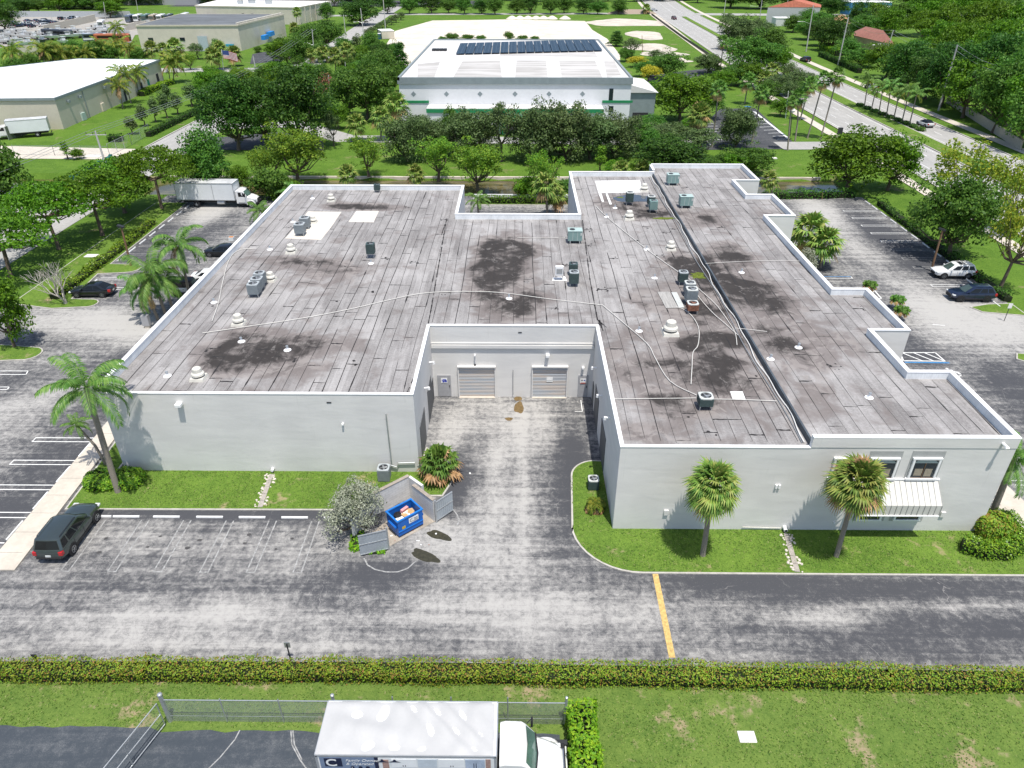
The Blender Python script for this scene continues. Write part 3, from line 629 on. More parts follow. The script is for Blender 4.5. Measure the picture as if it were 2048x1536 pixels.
# walls: courtyard doors, fixtures, windows
def wrect(px0, px1, py0, py1, Y): a_, b_ = up(px0, py1, Y), up(px1, py0, Y); return a_.x, b_.x, a_.z, b_.z
SLAT = NT('rollup_slats'); sx = SLAT.n('SeparateXYZ', {0: SLAT.co()})
sl = SLAT.math('SINE', SLAT.math('MULTIPLY', sx.outputs[2], 42.)); SLAT.bump(sl, .8, .02)
SLAT.col(SLAT.mix(SLAT.ramp(SLAT.noise(1.6, 3, SLAT.co((.15, 1, 2.2))), .38, .64), (.40, .43, .46), (.53, .47, .42))); SLAT.b.inputs['Roughness'].default_value = .45
def recess(mm, x0, x1, z0, z1, Y): pass
for px0, px1, sign in ((920, 989, False), (1065, 1134, True)):
    x0, x1, z0, z1 = wrect(px0, px1, 733, 791, 52.7); z0 = 0.02
    d = MB(); d.box((x0 + x1) / 2, 52.66, z0, x1 - x0, .06, z1 - z0); dd = d.build('rollup_door', SLAT.m, B)
    fr = MB(); fr.box((x0 + x1) / 2, 52.58, z1, x1 - x0 + .2, .3, .1); fr.box(x0 - .05, 52.6, 0, .1, .18, z1); fr.box(x1 + .05, 52.6, 0, .1, .18, z1); fr.build('frame', WALL, dd)
    s_ = MB(); s_.box((x0 + x1) / 2, 52.55, 0.004, x1 - x0 + .1, .3, .05); s_.build('sill', CONC, dd)
    if sign:
        s_ = MB(); s_.box((x0 + x1) / 2, 52.61, 1.75, .55, .02, .32); s_.box((x0 + x1) / 2, 52.61, 1.6, .55, .02, .1); s_.build('notice', M('paper_white', (.78, .78, .76), .6), dd)
for px0, px1, blue in ((877, 901, True), (1155, 1177, False)):
    x0, x1, z0, z1 = wrect(px0, px1, 750, 790, 52.7); z0 = .05
    d = MB(); d.box((x0 + x1) / 2, 52.67, z0, x1 - x0, .07, z1 - z0); dd = d.build('door', DOORG, B)
    h_ = MB(); h_.box(x1 - .12, 52.6, 1.0, .04, .06, .22); h_.build('handle', DKM, dd)
    xc = (x0 + x1) / 2
    s_ = MB(); s_.box(xc, 52.62, 1.42, .55, .02, .5)
    if blue: s_.box(xc - .06, 52.605, 1.5, .16, .012, .14, mi=1); s_.box(xc + .14, 52.605, 1.52, .2, .012, .2, mi=1); s_.box(xc, 52.605, 1.68, .4, .012, .05, mi=1); s_.box(xc + .03, 52.605, 1.77, .3, .012, .05, mi=1)
    else: s_.box(xc - .12, 52.605, 1.72, .1, .012, .1, mi=2); s_.box(xc + .1, 52.605, 1.72, .14, .012, .08, mi=1); s_.box(xc, 52.605, 1.5, .4, .012, .04, mi=3); s_.box(xc, 52.605, 1.42, .55, .012, .05, mi=3)
    s_.build('notice', [MATS['paper_white'], M('ink_blue', (.05, .07, .4), .6), M('ink_black', (.02, .02, .02), .6), M('ink_red', (.35, .06, .03), .6)], dd)
x0, x1, z0, z1 = wrect(864, 1188, 686, 693, 52.7)
m = MB(); m.box((-7.3 + 6.5) / 2, 52.62, z0 - .08, 13.7, .16, .3); m.box((-7.3 + 6.5) / 2, 52.66, z0 + .3, 13.7, .08, .1); m.build('band_course', WALL, B)
def onwall(name, px, py, Y, sx_, sy_, sz_, mat, proj=True):
    p = up(px, py, Y); mm = MB(); mm.box(p.x, Y - sy_ / 2, p.z - sz_ / 2, sx_, sy_, sz_); return mm.build(name, mat, B, bevel=.01)
for px, py, Y, s3, mt in ((360, 806, 42, (.42, .45, .22), TRIM), (658, 805, 42, (.34, .03, .1), DKM), (686, 847, 42, (.14, .2, .14), TRIM), (1095, 708, 52.7, (.3, .5, .2), TRIM), (950, 709, 52.7, (.12, .25, .12), TRIM), (950, 729, 52.7, (.16, .1, .12), DKM),
                       (1040, 665, 52.7, (.3, .03, .1), DKM), (1166, 734, 52.7, (.2, .3, .16), TRIM), (1552, 972, 36, (.14, .12, .3), TRIM), (1558, 972, 36, (.14, .12, .3), TRIM), (1332, 1024, 36, (.3, .12, .42), WALL), (1885, 1028, 36, (.3, .1, .42), WALL), (1668, 1044, 36, (.1, .1, .1), TRIM)):
    onwall('wall_fixture', px, py, Y, *s3, mt)
p = up(2005, 886, 36); mm = MB(); mm.tube([(p.x, 36, p.z), (p.x, 35.5, p.z + .02)], .09, 8); mm.tube([(p.x, 35.55, p.z), (p.x, 35.45, p.z - .08)], .14, 8); mm.build('floodlight', TRIM, B)
def wpipe(pts, r, mat, Y): mm = MB(); mm.tube([up(px, py, Y) for px, py in pts], r, 6); mm.build('wall_pipe', mat, B, 40)
wpipe([(772, 828), (784, 933)], .05, GALV, 41.9); wpipe([(781, 930), (794, 934), (797, 926), (830, 925)], .05, GALV, 41.88); wpipe([(1485, 1054), (1562, 1056)], .036, CONDUIT, 35.92); wpipe([(1026, 740), (1026, 790)], .03, GALV, 52.6)
mm = MB(); mm.tube([(18.05, 36.0, .35), (18.05, 35.6, .33)], .13, 10); mm.build('drain_spout', TRIM, B); mm = MB(); mm.tube([(18.05, 35.598, .33), (18.05, 35.59, .33)], .1, 10); mm.build('drain_mouth', DKM, B)
mm = MB(); mm.tube([(-18.3, 42, .35), (-18.3, 41.7, .33)], .11, 10); mm.build('drain_spout', TRIM, B)
# doors on the side walls of the court
for x, y0, y1, z1, s in ((-7.3, 43.6, 46.4, 3.0, 1), (-7.3, 48.6, 51.2, 3.0, 1), (-7.3, 51.5, 52.4, 2.1, 1), (6.5, 42.2, 45.0, 3.0, -1), (6.5, 47.4, 50.0, 3.0, -1), (6.5, 51.0, 51.9, 2.1, -1)):
    mm = MB(); mm.box(x + s * .02, (y0 + y1) / 2, .02, .05, y1 - y0, z1); mm.build('side_door', M('side_door_grey', (.10, .105, .11), .6, .1, 2), B)
for y, z, s, x in ((47.3, 4.2, 1, -7.3), (51, 4.4, 1, -7.3), (46, 4.4, -1, 6.5), (41.2, 5.6, -1, 6.5), (50.4, 4.3, -1, 6.5)):
    mm = MB(); mm.tube([(x, y, z), (x + s * .35, y, z + .05)], .07, 8); mm.tube([(x + s * .33, y, z + .08), (x + s * .36, y, z - .14)], .11, 8); mm.build('wall_lamp', TRIM, B)
# front windows
for px in (1812, 1729, 1657):
    a_, b_ = up(px, 956, 36), up(px + 55, 956, 36); zt = up(px + 18, 914, 36).z; zb = a_.z
    x0, x1 = a_.x, b_.x; xc = (x0 + x1) / 2
    if px != 1657:
        mm = MB(); mm.box(xc, 35.995, zb - .02, x1 - x0 + .32, .03, zt - zb + .5); mm.build('accent_panel', ACCENT, B)
    mm = MB(); mm.box(xc, 35.97, zb + .05, x1 - x0 - .1, .06, zt - zb - .1); wn = mm.build('window', GLASS if px != 1657 else TAN, B)
    fr = MB(); t = .13
    fr.box(xc, 35.93, zb - .06, x1 - x0 + .22, .2, t); fr.box(xc, 35.93, zt - t, x1 - x0 + .1, .16, t); fr.box(x0 + t / 2, 35.94, zb + .07, t, .16, zt - zb - t - .07); fr.box(x1 - t / 2, 35.94, zb + .07, t, .16, zt - zb - t - .07)
    fr.build('frame', TRIM, wn)
    fr = MB(); fr.box(xc, 35.93, zb + .07, .05, .04, zt - zb - .5); fr.box(xc, 35.935, zb + .075, x1 - x0 - .26, .03, .05); fr.build('sash', M('bronze_sash', (.12, .07, .04), .5), wn)
    ar = MB(); n = 12; r0 = (x1 - x0) / 2 - .14
    ar.add([(xc + r0 * math.cos(math.pi * i / n), 35.925, zt - .42 + .28 * math.sin(math.pi * i / n)) for i in range(n + 1)], [tuple(range(n, -1, -1))]); ar.build('arched_light', M('frosted_pane', (.32, .38, .38), .3), wn)
    mm = MB(); mm.box(xc - .3, 35.932, zb + .25, .5, .006, .55); mm.box(xc + .33, 35.932, zb + .2, .45, .006, .6); mm.build('blind', TAN, wn)
for px0, px1 in ((1716, 1757), (1789, 1834)):
    a_, b_ = up(px0, 1037, 36), up(px1, 1037, 36); x0, x1 = a_.x, b_.x; zb = a_.z; xc = (x0 + x1) / 2
    mm = MB(); mm.box(xc, 35.97, zb, x1 - x0, .06, 1.3); wn = mm.build('window', GLASS, B)
    fr = MB(); fr.box(xc, 35.94, zb - .1, x1 - x0 + .3, .16, .1); fr.box(x0 - .06, 35.94, zb, .12, .14, 1.3); fr.box(x1 + .06, 35.94, zb, .12, .14, 1.3); fr.build('frame', TRIM, wn)
    mm = MB(); mm.box(xc, 35.985, zb - .18, x1 - x0 + .7, .024, 1.6); mm.build('accent_panel', ACCENT, B)
# standing-seam awning
t1 = up(1881, 959, 36); f1 = up(1885, 1012, 34.75); f0 = up(1727, 1012, 34.75); lo = up(1885, 1031, 34.75).z
xa, xb = f0.x, f1.x
mm = MB()
mm.add([(xa, 36, t1.z), (xb, 36, t1.z), (xb, 34.75, f1.z), (xa, 34.75, f1.z), (xa, 34.75, lo), (xb, 34.75, lo), (xa, 36, lo), (xb, 36, lo), (xa, 36, t1.z - .08), (xb, 36, t1.z - .08), (xb, 34.8, f1.z - .06), (xa, 34.8, f1.z - .06), (xa, 34.8, lo), (xb, 34.8, lo)],
       [(0, 3, 2, 1), (3, 4, 5, 2), (8, 9, 10, 11), (11, 10, 13, 12), (4, 12, 13, 5), (0, 8, 11, 3), (3, 11, 12, 4), (1, 2, 10, 9), (2, 5, 13, 10)])
AW = mm.build('awning', M('awning_metal', (.56, .55, .51), .35, .06, 2, spec=.5), B)
mm = MB(); n = 14
for i in range(n + 1):
    x = xa + (xb - xa) * i / n
    mm.tube([(x, 35.98, t1.z + .02), (x, 34.76, f1.z + .02), (x, 34.73, f1.z - .01), (x, 34.73, lo)], .016, 4)
mm.build('standing_seam', M('seam_metal', (.32, .32, .31), .4, .1, 2), AW)
mm = MB(); mm.box((xa + xb) / 2, 35.95, t1.z, xb - xa + .1, .1, .09); mm.box((xa + xb) / 2, 34.72, lo - .06, xb - xa + .05, .07, .06); mm.build('edge_trim', TRIM, AW)
# ================================================================ plant on the roof
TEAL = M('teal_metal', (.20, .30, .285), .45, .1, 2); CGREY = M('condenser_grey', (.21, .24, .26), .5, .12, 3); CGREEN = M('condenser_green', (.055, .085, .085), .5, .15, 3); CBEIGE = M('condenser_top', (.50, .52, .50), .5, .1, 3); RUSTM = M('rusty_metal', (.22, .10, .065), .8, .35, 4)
CTOP_LIT = M('condenser_top_sunlit', (.36, .39, .40), .5, .1, 3)  # condenser grey made paler, sunlight on the tops put into the colour
FANW = M('fan_cream', (.60, .58, .52), .6, .12, 2)
def condenser(label, px, py, z, w, h, stand, body, top, group='condensing units on the roof', rz=0., loc=None):
    p = loc or at(px, py, z)
    t = thing('condenser_unit', label, 'air conditioner', (p.x, p.y, z), rz, group)
    cb = MB(); cb.box(0, 0, stand, w, w, h - .05)
    n = 14
    for s in range(4):
        a_ = s * math.pi / 2
        for i in range(n):
            u = (i + .5) / n - .5; c_, s2 = math.cos(a_), math.sin(a_); x, y = u * w * .94, -w / 2 - .006
            cb.box(c_ * x - s2 * y, s2 * x + c_ * y, stand + .08, w * .028, .02, h - .2, a_)
    cb.build('cabinet', body, t)
    tp = MB(); N = 24; vs = []; fs = []
    for i in range(N):
        an = 2 * math.pi * i / N; c_, s_ = math.cos(an), math.sin(an); k_ = 1 / max(abs(c_), abs(s_)); k_ = min(k_, 1.27)
        for r, zz in ((w * .515 * k_, h + stand - .07), (w * .515 * k_, h + stand + .01), (w * .40, h + stand + .03), (w * .40, h + stand - .045)): vs.append((c_ * r, s_ * r, zz))
    for i in range(N):
        for q in range(3): fs.append((i * 4 + q, (i + 1) % N * 4 + q, (i + 1) % N * 4 + q + 1, i * 4 + q + 1))
    tp.add(vs, fs); tp.build('top_panel', CTOP_LIT if top is CGREY else top, t)
    fb = MB(); fb.lathe([(w * .4, stand + h - .048), (.001, stand + h - .046)], n=20); fb.build('fan_well', DKM, t)
    fn = MB()
    for i in range(4):
        a_ = i * math.pi / 2 + .3; fn.box(math.cos(a_) * w * .2, math.sin(a_) * w * .2, h + stand - .03, w * .3, w * .16, .008, a_, tilt=(.25, 0))
    fn.lathe([(w * .09, h + stand - .04), (w * .09, h + stand), (.001, h + stand)], n=10); fn.build('fan', GALV if body is not RUSTM else RUSTM, t)
    gm = MB()
    for r in (.14, .24, .34): gm.tube([(w * r * math.cos(a_), w * r * math.sin(a_), h + stand + .02) for a_ in np.linspace(0, 2 * math.pi, 17)], .006, 4, cap=False)
    gm.build('fan_guard', DKM, t)
    if stand > .05:
        sg = MB()
        for sx_ in (-1, 1):
            for sy_ in (-1, 1): sg.box(sx_ * w * .42, sy_ * w * .42, 0, .05, .05, stand)
            sg.box(sx_ * w * .42, 0, stand - .07, .05, w, .06)
        sg.build('stand', GALV, t)
    return t
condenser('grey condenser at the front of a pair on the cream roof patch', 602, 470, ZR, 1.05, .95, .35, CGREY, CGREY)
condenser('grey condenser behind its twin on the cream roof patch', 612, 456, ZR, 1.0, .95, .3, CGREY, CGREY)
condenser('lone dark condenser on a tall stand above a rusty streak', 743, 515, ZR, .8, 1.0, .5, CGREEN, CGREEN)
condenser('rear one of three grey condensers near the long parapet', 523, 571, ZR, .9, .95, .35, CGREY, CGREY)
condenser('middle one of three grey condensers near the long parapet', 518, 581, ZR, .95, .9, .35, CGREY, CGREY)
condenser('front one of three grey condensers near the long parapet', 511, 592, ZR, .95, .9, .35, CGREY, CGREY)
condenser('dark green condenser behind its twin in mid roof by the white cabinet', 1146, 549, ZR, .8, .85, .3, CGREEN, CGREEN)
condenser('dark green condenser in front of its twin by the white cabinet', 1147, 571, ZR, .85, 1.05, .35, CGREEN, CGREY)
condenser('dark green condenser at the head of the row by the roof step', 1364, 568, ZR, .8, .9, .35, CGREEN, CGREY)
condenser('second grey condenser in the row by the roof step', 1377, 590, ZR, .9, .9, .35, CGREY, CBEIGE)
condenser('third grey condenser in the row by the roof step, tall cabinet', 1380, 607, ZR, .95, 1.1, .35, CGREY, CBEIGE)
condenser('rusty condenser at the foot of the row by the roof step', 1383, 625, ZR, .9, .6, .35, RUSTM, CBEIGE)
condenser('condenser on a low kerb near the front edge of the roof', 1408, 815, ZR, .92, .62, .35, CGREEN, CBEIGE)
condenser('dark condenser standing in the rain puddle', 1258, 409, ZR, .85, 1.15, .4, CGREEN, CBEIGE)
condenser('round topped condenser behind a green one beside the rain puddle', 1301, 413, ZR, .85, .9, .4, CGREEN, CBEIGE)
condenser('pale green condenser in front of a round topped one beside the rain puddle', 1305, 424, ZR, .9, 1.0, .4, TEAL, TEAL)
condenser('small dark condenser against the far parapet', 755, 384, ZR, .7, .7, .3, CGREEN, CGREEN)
condenser('grey condenser on the ground at the foot of the long front wall', 0, 0, .09, .85, 1.0, .05, CGREY, CGREY, 'condensing units on the ground', loc=Vector((-9.8, 41.2, .09)))
condenser('pale topped condenser on the ground above the orange fan plant', 0, 0, .09, .75, .8, .05, CGREEN, CBEIGE, 'condensing units on the ground', loc=Vector((5.55, 40.3, .09)))
def package(label, px, py, z):
    p = at(px, py, z); t = thing('package_unit', label, 'air conditioner', (p.x, p.y, z), 0, 'teal package units on the roof')
    b_ = MB(); b_.box(0, 0, .3, 1.5, 1.15, 1.05); b_.build('cabinet', TEAL, t, bevel=.03)
    b_ = MB()
    for x in (-.25, .25): b_.box(x, -.58, .38, .03, .012, .9)
    b_.box(.62, -.58, .9, .14, .012, .3, mi=0); b_.build('panel_seam', CBEIGE, t)
    b_ = MB(); b_.box(0, 0, 1.352, 1.56, 1.2, .05); b_.build('lid', M('teal_pale', (.36, .46, .44), .5, .08, 2), t, bevel=.02)
    b_ = MB(); b_.lathe([(.3, 1.404), (.3, 1.43), (.22, 1.43), (.22, 1.41), (.001, 1.408)], x=-.3, n=18); b_.build('fan_well', DKM, t)
    b_ = MB(); b_.box(-.5, 0, 0, .1, 1.3, .3); b_.box(.5, 0, 0, .1, 1.3, .3); b_.build('curb', GALV, t)
package('teal package unit alone in mid roof near the notch', 1149, 484, ZR); package('teal package unit close to the far parapet of the raised strip', 1344, 369, ZS); package('teal package unit beside the roof step nearer than its twin', 1370, 414, ZS)
p = at(1118, 560, ZR); t = thing('electrical_cabinet', 'white upright metal cabinet beside the green condensers', 'cabinet', (p.x, p.y, ZR), 0)
b_ = MB(); b_.box(0, 0, .5, .75, .4, .9); b_.build('cabinet', TRIM, t, bevel=.02); b_ = MB(); b_.box(-.3, 0, 0, .06, .3, .5); b_.box(.3, 0, 0, .06, .3, .5); b_.box(0, -.22, .75, .55, .02, .45); b_.build('frame', GALV, t)
p = at(1340, 612, ZR); mm = MB(); mm.box(p.x, p.y + 1.2, ZR + .02, 1.1, 3.4, .05, .05); mm.box(p.x + .9, p.y + 1.2, ZR + .02, .5, 3.2, .05, .02, mi=1); tag(mm.build('metal_sheet', [M('old_sheet', (.34, .33, .31), .6, .25, 2, stretch=(4, .4, 1)), CBEIGE]), 'weathered metal sheets lying beside the condenser row', 'metal sheet')
def roof_fan(label, px, py, s=1., z=ZR):
    p = at(px, py, z); t = thing('roof_fan', label, 'vent', (p.x, p.y, z), 0, 'cream roof exhaust fans')
    b_ = MB(); b_.box(0, 0, 0, 1.1 * s, 1.1 * s, .22 * s, taper=.9); b_.build('curb', FANW, t)
    b_ = MB(); b_.lathe([(.34 * s, .22 * s), (.34 * s, .34 * s), (.5 * s, .36 * s), (.48 * s, .5 * s), (.36 * s, .62 * s), (.33 * s, .9 * s), (.28 * s, .95 * s), (.001, .97 * s)], n=20); b_.build('hood', FANW, t, 35)
    b_ = MB(); b_.lathe([(.36 * s, .225 * s), (.36 * s, .33 * s)], n=16); b_.build('throat', DKM, t)
for lb, px, py, s in (('cream mushroom fan near the low front corner of the roof', 398, 757, .95), ('cream mushroom fan where the long conduit turns', 478, 648, .95), ('cream mushroom fan beside the three grey condensers', 542, 561, .9), ('cream mushroom fan above the broad dark stain', 583, 505, .95), ('cream fan on the edge of the cream roof patch', 627, 445, .8), ('cream fan near the far parapet above the cream patches', 663, 402, .9),
                   ('cream fan on a white base near the rain puddle', 1258, 438, 1.05), ('cream fan at the corner of the white coated patch', 1288, 382, 1.0), ('cream fan midway along the roof step', 1341, 499, .95), ('large cream fan on a square base below the condenser row', 1340, 667, 1.2)): roof_fan(lb, px, py, s)
def vent(label, px, py, z=ZR, s=1.):
    p = at(px, py, z); t = thing('plumbing_vent', label, 'vent', (p.x, p.y, z), 0, 'small white plumbing vents')
    b_ = MB(); b_.lathe([(.3 * s, 0), (.28 * s, .03), (.1 * s, .08), (.07 * s, .3), (.001, .3)], n=12); b_.build('flashing', TRIM, t, 40)
    b_ = MB(); b_.lathe([(.06 * s, .3), (.12 * s, .32), (.1 * s, .38), (.001, .4)], n=10); b_.build('cap', GALV, t)
for i, (px, py, z) in enumerate(((483, 683, ZR), (575, 700, ZR), (335, 752, ZR), (742, 527, ZR), (428, 605, ZR), (540, 499, ZR), (586, 444, ZR), (625, 397, ZR), (503, 562, ZR), (1278, 662, ZR), (1018, 597, ZR), (1230, 416, ZR), (1293, 499, ZR), (1309, 556, ZR), (1213, 434, ZR), (1483, 545, ZS), (1597, 695, ZS), (1738, 795, ZS), (1541, 718, ZS))):
    vent(['small white plumbing vent in the dark stain beside the fan', 'small white plumbing vent ringed in white on the bare felt', 'small white plumbing vent by the low front corner', 'small white plumbing vent on the rusty streak below the lone condenser', 'small white plumbing vent beside the curving conduit', 'small white plumbing vent next to the fan above the broad stain', 'small white plumbing vent at the back of the condenser pair on the patch', 'small white plumbing vent close to the far fan', 'small white plumbing vent at the back of the three condensers', 'small white plumbing vent between the court and the large fan', 'small dark-rimmed plumbing vent in the great stain above the court', 'small white plumbing vent before the white coated patch', 'small white plumbing vent halfway along the diagonal conduit', 'small white plumbing vent in the bare felt before the condenser row', 'small white vent at the bend of the diagonal conduit', 'small white plumbing vent on the raised strip by the thin conduit', 'small white plumbing vent in the middle of the raised strip', 'small white plumbing vent on the raised strip towards its front', 'small white plumbing vent on the raised strip by the roof step'][i], px, py, z)
# ================================================================ vegetation
BARK = M('bark', (.13, .10, .075), .95, .3, 6, .5, stretch=(1, 1, .25)); PBARK = M('palm_bark', (.24, .21, .175), .95, .25, 8, .5, stretch=(1, 1, 3)); PALEB = M('pale_bark', (.40, .37, .33), .9, .25, 5, .3)
L_BRIGHT = leafmat('leaf_bright', [(.035, .095, .006), (.075, .17, .008), (.13, .25, .012)], gain=1.25)
L_MID = leafmat('leaf_mid', [(.025, .07, .010), (.05, .12, .015), (.085, .165, .02)])
L_DARK = leafmat('leaf_dark', [(.015, .045, .008), (.03, .08, .010), (.055, .115, .014)])
L_OAK = leafmat('leaf_oak', [(.030, .055, .016), (.055, .092, .026), (.088, .125, .042)], .2)
L_YEL = leafmat('leaf_yellow_green', [(.05, .12, .012), (.10, .20, .016), (.17, .25, .02)], gain=1.5)
L_AIR = leafmat('leaf_airy_yellow', [(.08, .15, .012), (.17, .24, .018), (.27, .28, .024)], gain=1.35)
L_GOLD = leafmat('leaf_gold', [(.12, .15, .01), (.30, .27, .02), (.40, .33, .03)])
L_SILV = leafmat('leaf_silver', [(.16, .18, .12), (.25, .27, .19), (.37, .39, .30)], .12, gain=1.0)
L_RED = leafmat('leaf_rusty', [(.10, .05, .03), (.16, .10, .06), (.28, .09, .05)])
L_HEDGE = leafmat('leaf_hedge', [(.035, .085, .006), (.07, .15, .010), (.14, .20, .015), (.15, .13, .02), (.09, .18, .012), (.20, .10, .03), (.06, .13, .01), (.12, .20, .014), (.17, .20, .02)], .25, gain=1.9)
L_SHRUB = leafmat('leaf_shrub', [(.03, .085, .006), (.07, .15, .010), (.15, .23, .016), (.07, .12, .01)], .2, .35)
L_LIME = leafmat('leaf_lime', [(.05, .14, .006), (.10, .22, .010), (.20, .30, .016)], .3)
L_FAN = leafmat('frond_fan', [(.045, .095, .016), (.085, .15, .022), (.15, .20, .04), (.19, .19, .05)], .2)
L_FANG = leafmat('frond_green', [(.03, .085, .012), (.06, .13, .018), (.10, .17, .03)], .2)
L_FEA = leafmat('frond_feather', [(.04, .105, .018), (.075, .16, .03), (.13, .21, .05)], .25)
L_COCO = leafmat('frond_coconut', [(.04, .09, .012), (.09, .14, .016), (.20, .20, .03)], .25)
L_DEAD = leafmat('frond_dead', [(.16, .11, .05), (.28, .17, .07), (.34, .24, .12)], .15)
def leafmesh(name, P, N, size, seed, mats, mi=None, aspect=.6):
    """one quad per leaf, folded on its own axis; P points, N wanted facing"""
    rg = np.random.default_rng(seed); n = len(P)
    N = N / np.maximum(1e-6, np.linalg.norm(N, axis=1, keepdims=True))
    A = rg.normal(size=(n, 3)); A -= N * (A * N).sum(1, keepdims=True); A /= np.maximum(1e-6, np.linalg.norm(A, axis=1, keepdims=True))
    Bv = np.cross(N, A); s = (size * rg.uniform(.65, 1.35, n))[:, None]
    V = np.empty((n, 4, 3)); V[:, 0] = P - A * s * .5; V[:, 1] = P + Bv * s * .5 * aspect - N * s * .08; V[:, 2] = P + A * s * .5; V[:, 3] = P - Bv * s * .5 * aspect - N * s * .08
    me = bpy.data.meshes.new(name); me.vertices.add(n * 4); me.vertices.foreach_set('co', V.ravel())
    me.loops.add(n * 4); me.loops.foreach_set('vertex_index', np.arange(n * 4)); me.polygons.add(n)
    me.polygons.foreach_set('loop_start', np.arange(0, n * 4, 4)); me.polygons.foreach_set('loop_total', np.full(n, 4))
    for m in (mats if isinstance(mats, list) else [mats]): me.materials.append(m)
    if mi is not None: me.polygons.foreach_set('material_index', mi)
    me.update(); return me
def meshobj(name, me, parent=None):
    o = bpy.data.objects.new(name, me); C.objects.link(o)
    if parent: o.parent = parent
    return o
def crown_points(rg, clumps, per):
    P = []; N = []
    for c, r in clumps:
        d = rg.normal(size=(per, 3)); d /= np.linalg.norm(d, axis=1, keepdims=True)
        d[:, 2] = np.where((d[:, 2] < -.2) & (rg.random(per) < .6), -d[:, 2], d[:, 2])
        rad = rg.uniform(.45, 1.05, (per, 1)) ** .7
        P.append(np.array(c) + d * rad * np.array(r)); N.append(d * .75 + rg.normal(size=(per, 3)) * .55 + np.array([0, 0, .35]))
    return np.concatenate(P), np.concatenate(N)
TREE_ID = [0]
def tree_proto(name, mat, seed, H=8., W=8., trunk=.3, nclump=60, per=90, leaf=.32, rc=1.1, flat=.75, shape='dome', bark=None, limbs=9, tr=.22):
    """root at the base; children trunk and crown; H, W are its size in metres"""
    rg = np.random.default_rng(seed); rn = random.Random(seed)
    root = bpy.data.objects.new(name, None); C.objects.link(root)
    zc = H * trunk; hc = H - zc - rc * flat * .6; rw = W / 2 - rc * .75; cl = []
    tries = 0
    while len(cl) < nclump and tries < 20000:
        tries += 1
        if shape == 'layer':                                          # flat umbrella tiers
            a = rn.uniform(0, 2 * math.pi); q = math.sqrt(rn.uniform(.02, 1)); zz = zc + hc * (1 - q ** 2 * .75) * rn.choice([.55, .8, 1.0]) ; x, y = q * rw * math.cos(a), q * rw * math.sin(a)
        elif shape == 'cone':
            t = rn.random(); a = rn.uniform(0, 2 * math.pi); q = rw * (1 - t * .85) * math.sqrt(rn.uniform(.3, 1)); x, y, zz = q * math.cos(a), q * math.sin(a), zc + hc * t
        else:
            x, y, z = rg.normal(size=3); l_ = math.sqrt(x * x + y * y + z * z); x, y, z = x / l_, y / l_, z / l_
            if z < -.35 and rn.random() < .7: z = -z
            k_ = rn.uniform(.62, 1.0) if rn.random() < .8 else rn.uniform(.2, .6)
            k_ *= 1 + .2 * math.sin(3 * math.atan2(y, x) + seed) + .13 * math.sin(5 * z + seed) + .12 * math.sin(7 * math.atan2(y, x) + 4 * z + seed * 2)
            x, y, zz = x * rw * k_, y * rw * k_, zc + hc * .42 + z * hc * .56 * k_
        r = rc * rn.uniform(.65, 1.25); cl.append(((x, y, zz), (r, r, r * flat)))
    P, N = crown_points(rg, cl, per)
    mi = None
    cr = meshobj('crown', leafmesh('crown', P, N, leaf, seed, mat), root)
    tb = MB(); top = Vector((rn.uniform(-.03, .03) * H, rn.uniform(-.03, .03) * H, zc * 1.05)); r0 = tr * H / 8
    tb.tube([(0, 0, -.1), (0, 0, .25), top * .55, top], [r0 * 1.5, r0 * 1.05, r0 * .9, r0 * .75], 8)
    sel = sorted(cl, key=lambda c: -c[0][0] ** 2 - c[0][1] ** 2)[:max(2, len(cl) // 2)]
    for c, _ in rn.sample(sel, min(limbs, len(sel))):
        e = Vector(c); md = top.lerp(e, .5) + Vector((rn.uniform(-.3, .3), rn.uniform(-.3, .3), -.08 * H if shape != 'cone' else .05 * H))
        md.z = max(md.z, top.z * .9 + .1)
        tb.tube([top * .93, md, e], [r0 * .55, r0 * .34, r0 * .1], 5)
    tk = tb.build('trunk', bark or BARK, root, 60)
    root['H'] = H; root['W'] = W; root['used'] = 0
    return root
def fan_leaf(V, F, base, d, n, R_, nseg, droop, rn, half=110):
    """palmate leaf: narrow segments radiating from the end of its stalk"""
    d = d.normalized(); side = d.cross(n).normalized(); nn = side.cross(d).normalized()
    for i in range(nseg):
        a = R(-half + 2 * half * (i + .5) / nseg); L = R_ * (1 - .28 * abs(a) / R(half)) * rn.uniform(.88, 1.08)
        u = d * math.cos(a) + side * math.sin(a); w = u.cross(nn).normalized() * R_ * math.sin(R(half / nseg)) * .62
        m_ = base + u * L * .55 + nn * .05 * R_; e = base + u * L - Vector((0, 0, droop * R_ * rn.uniform(.4, 1.2)))
        o = len(V); V += [base, m_ - w, m_ + w, e]; F.append((o, o + 1, o + 3, o + 2))
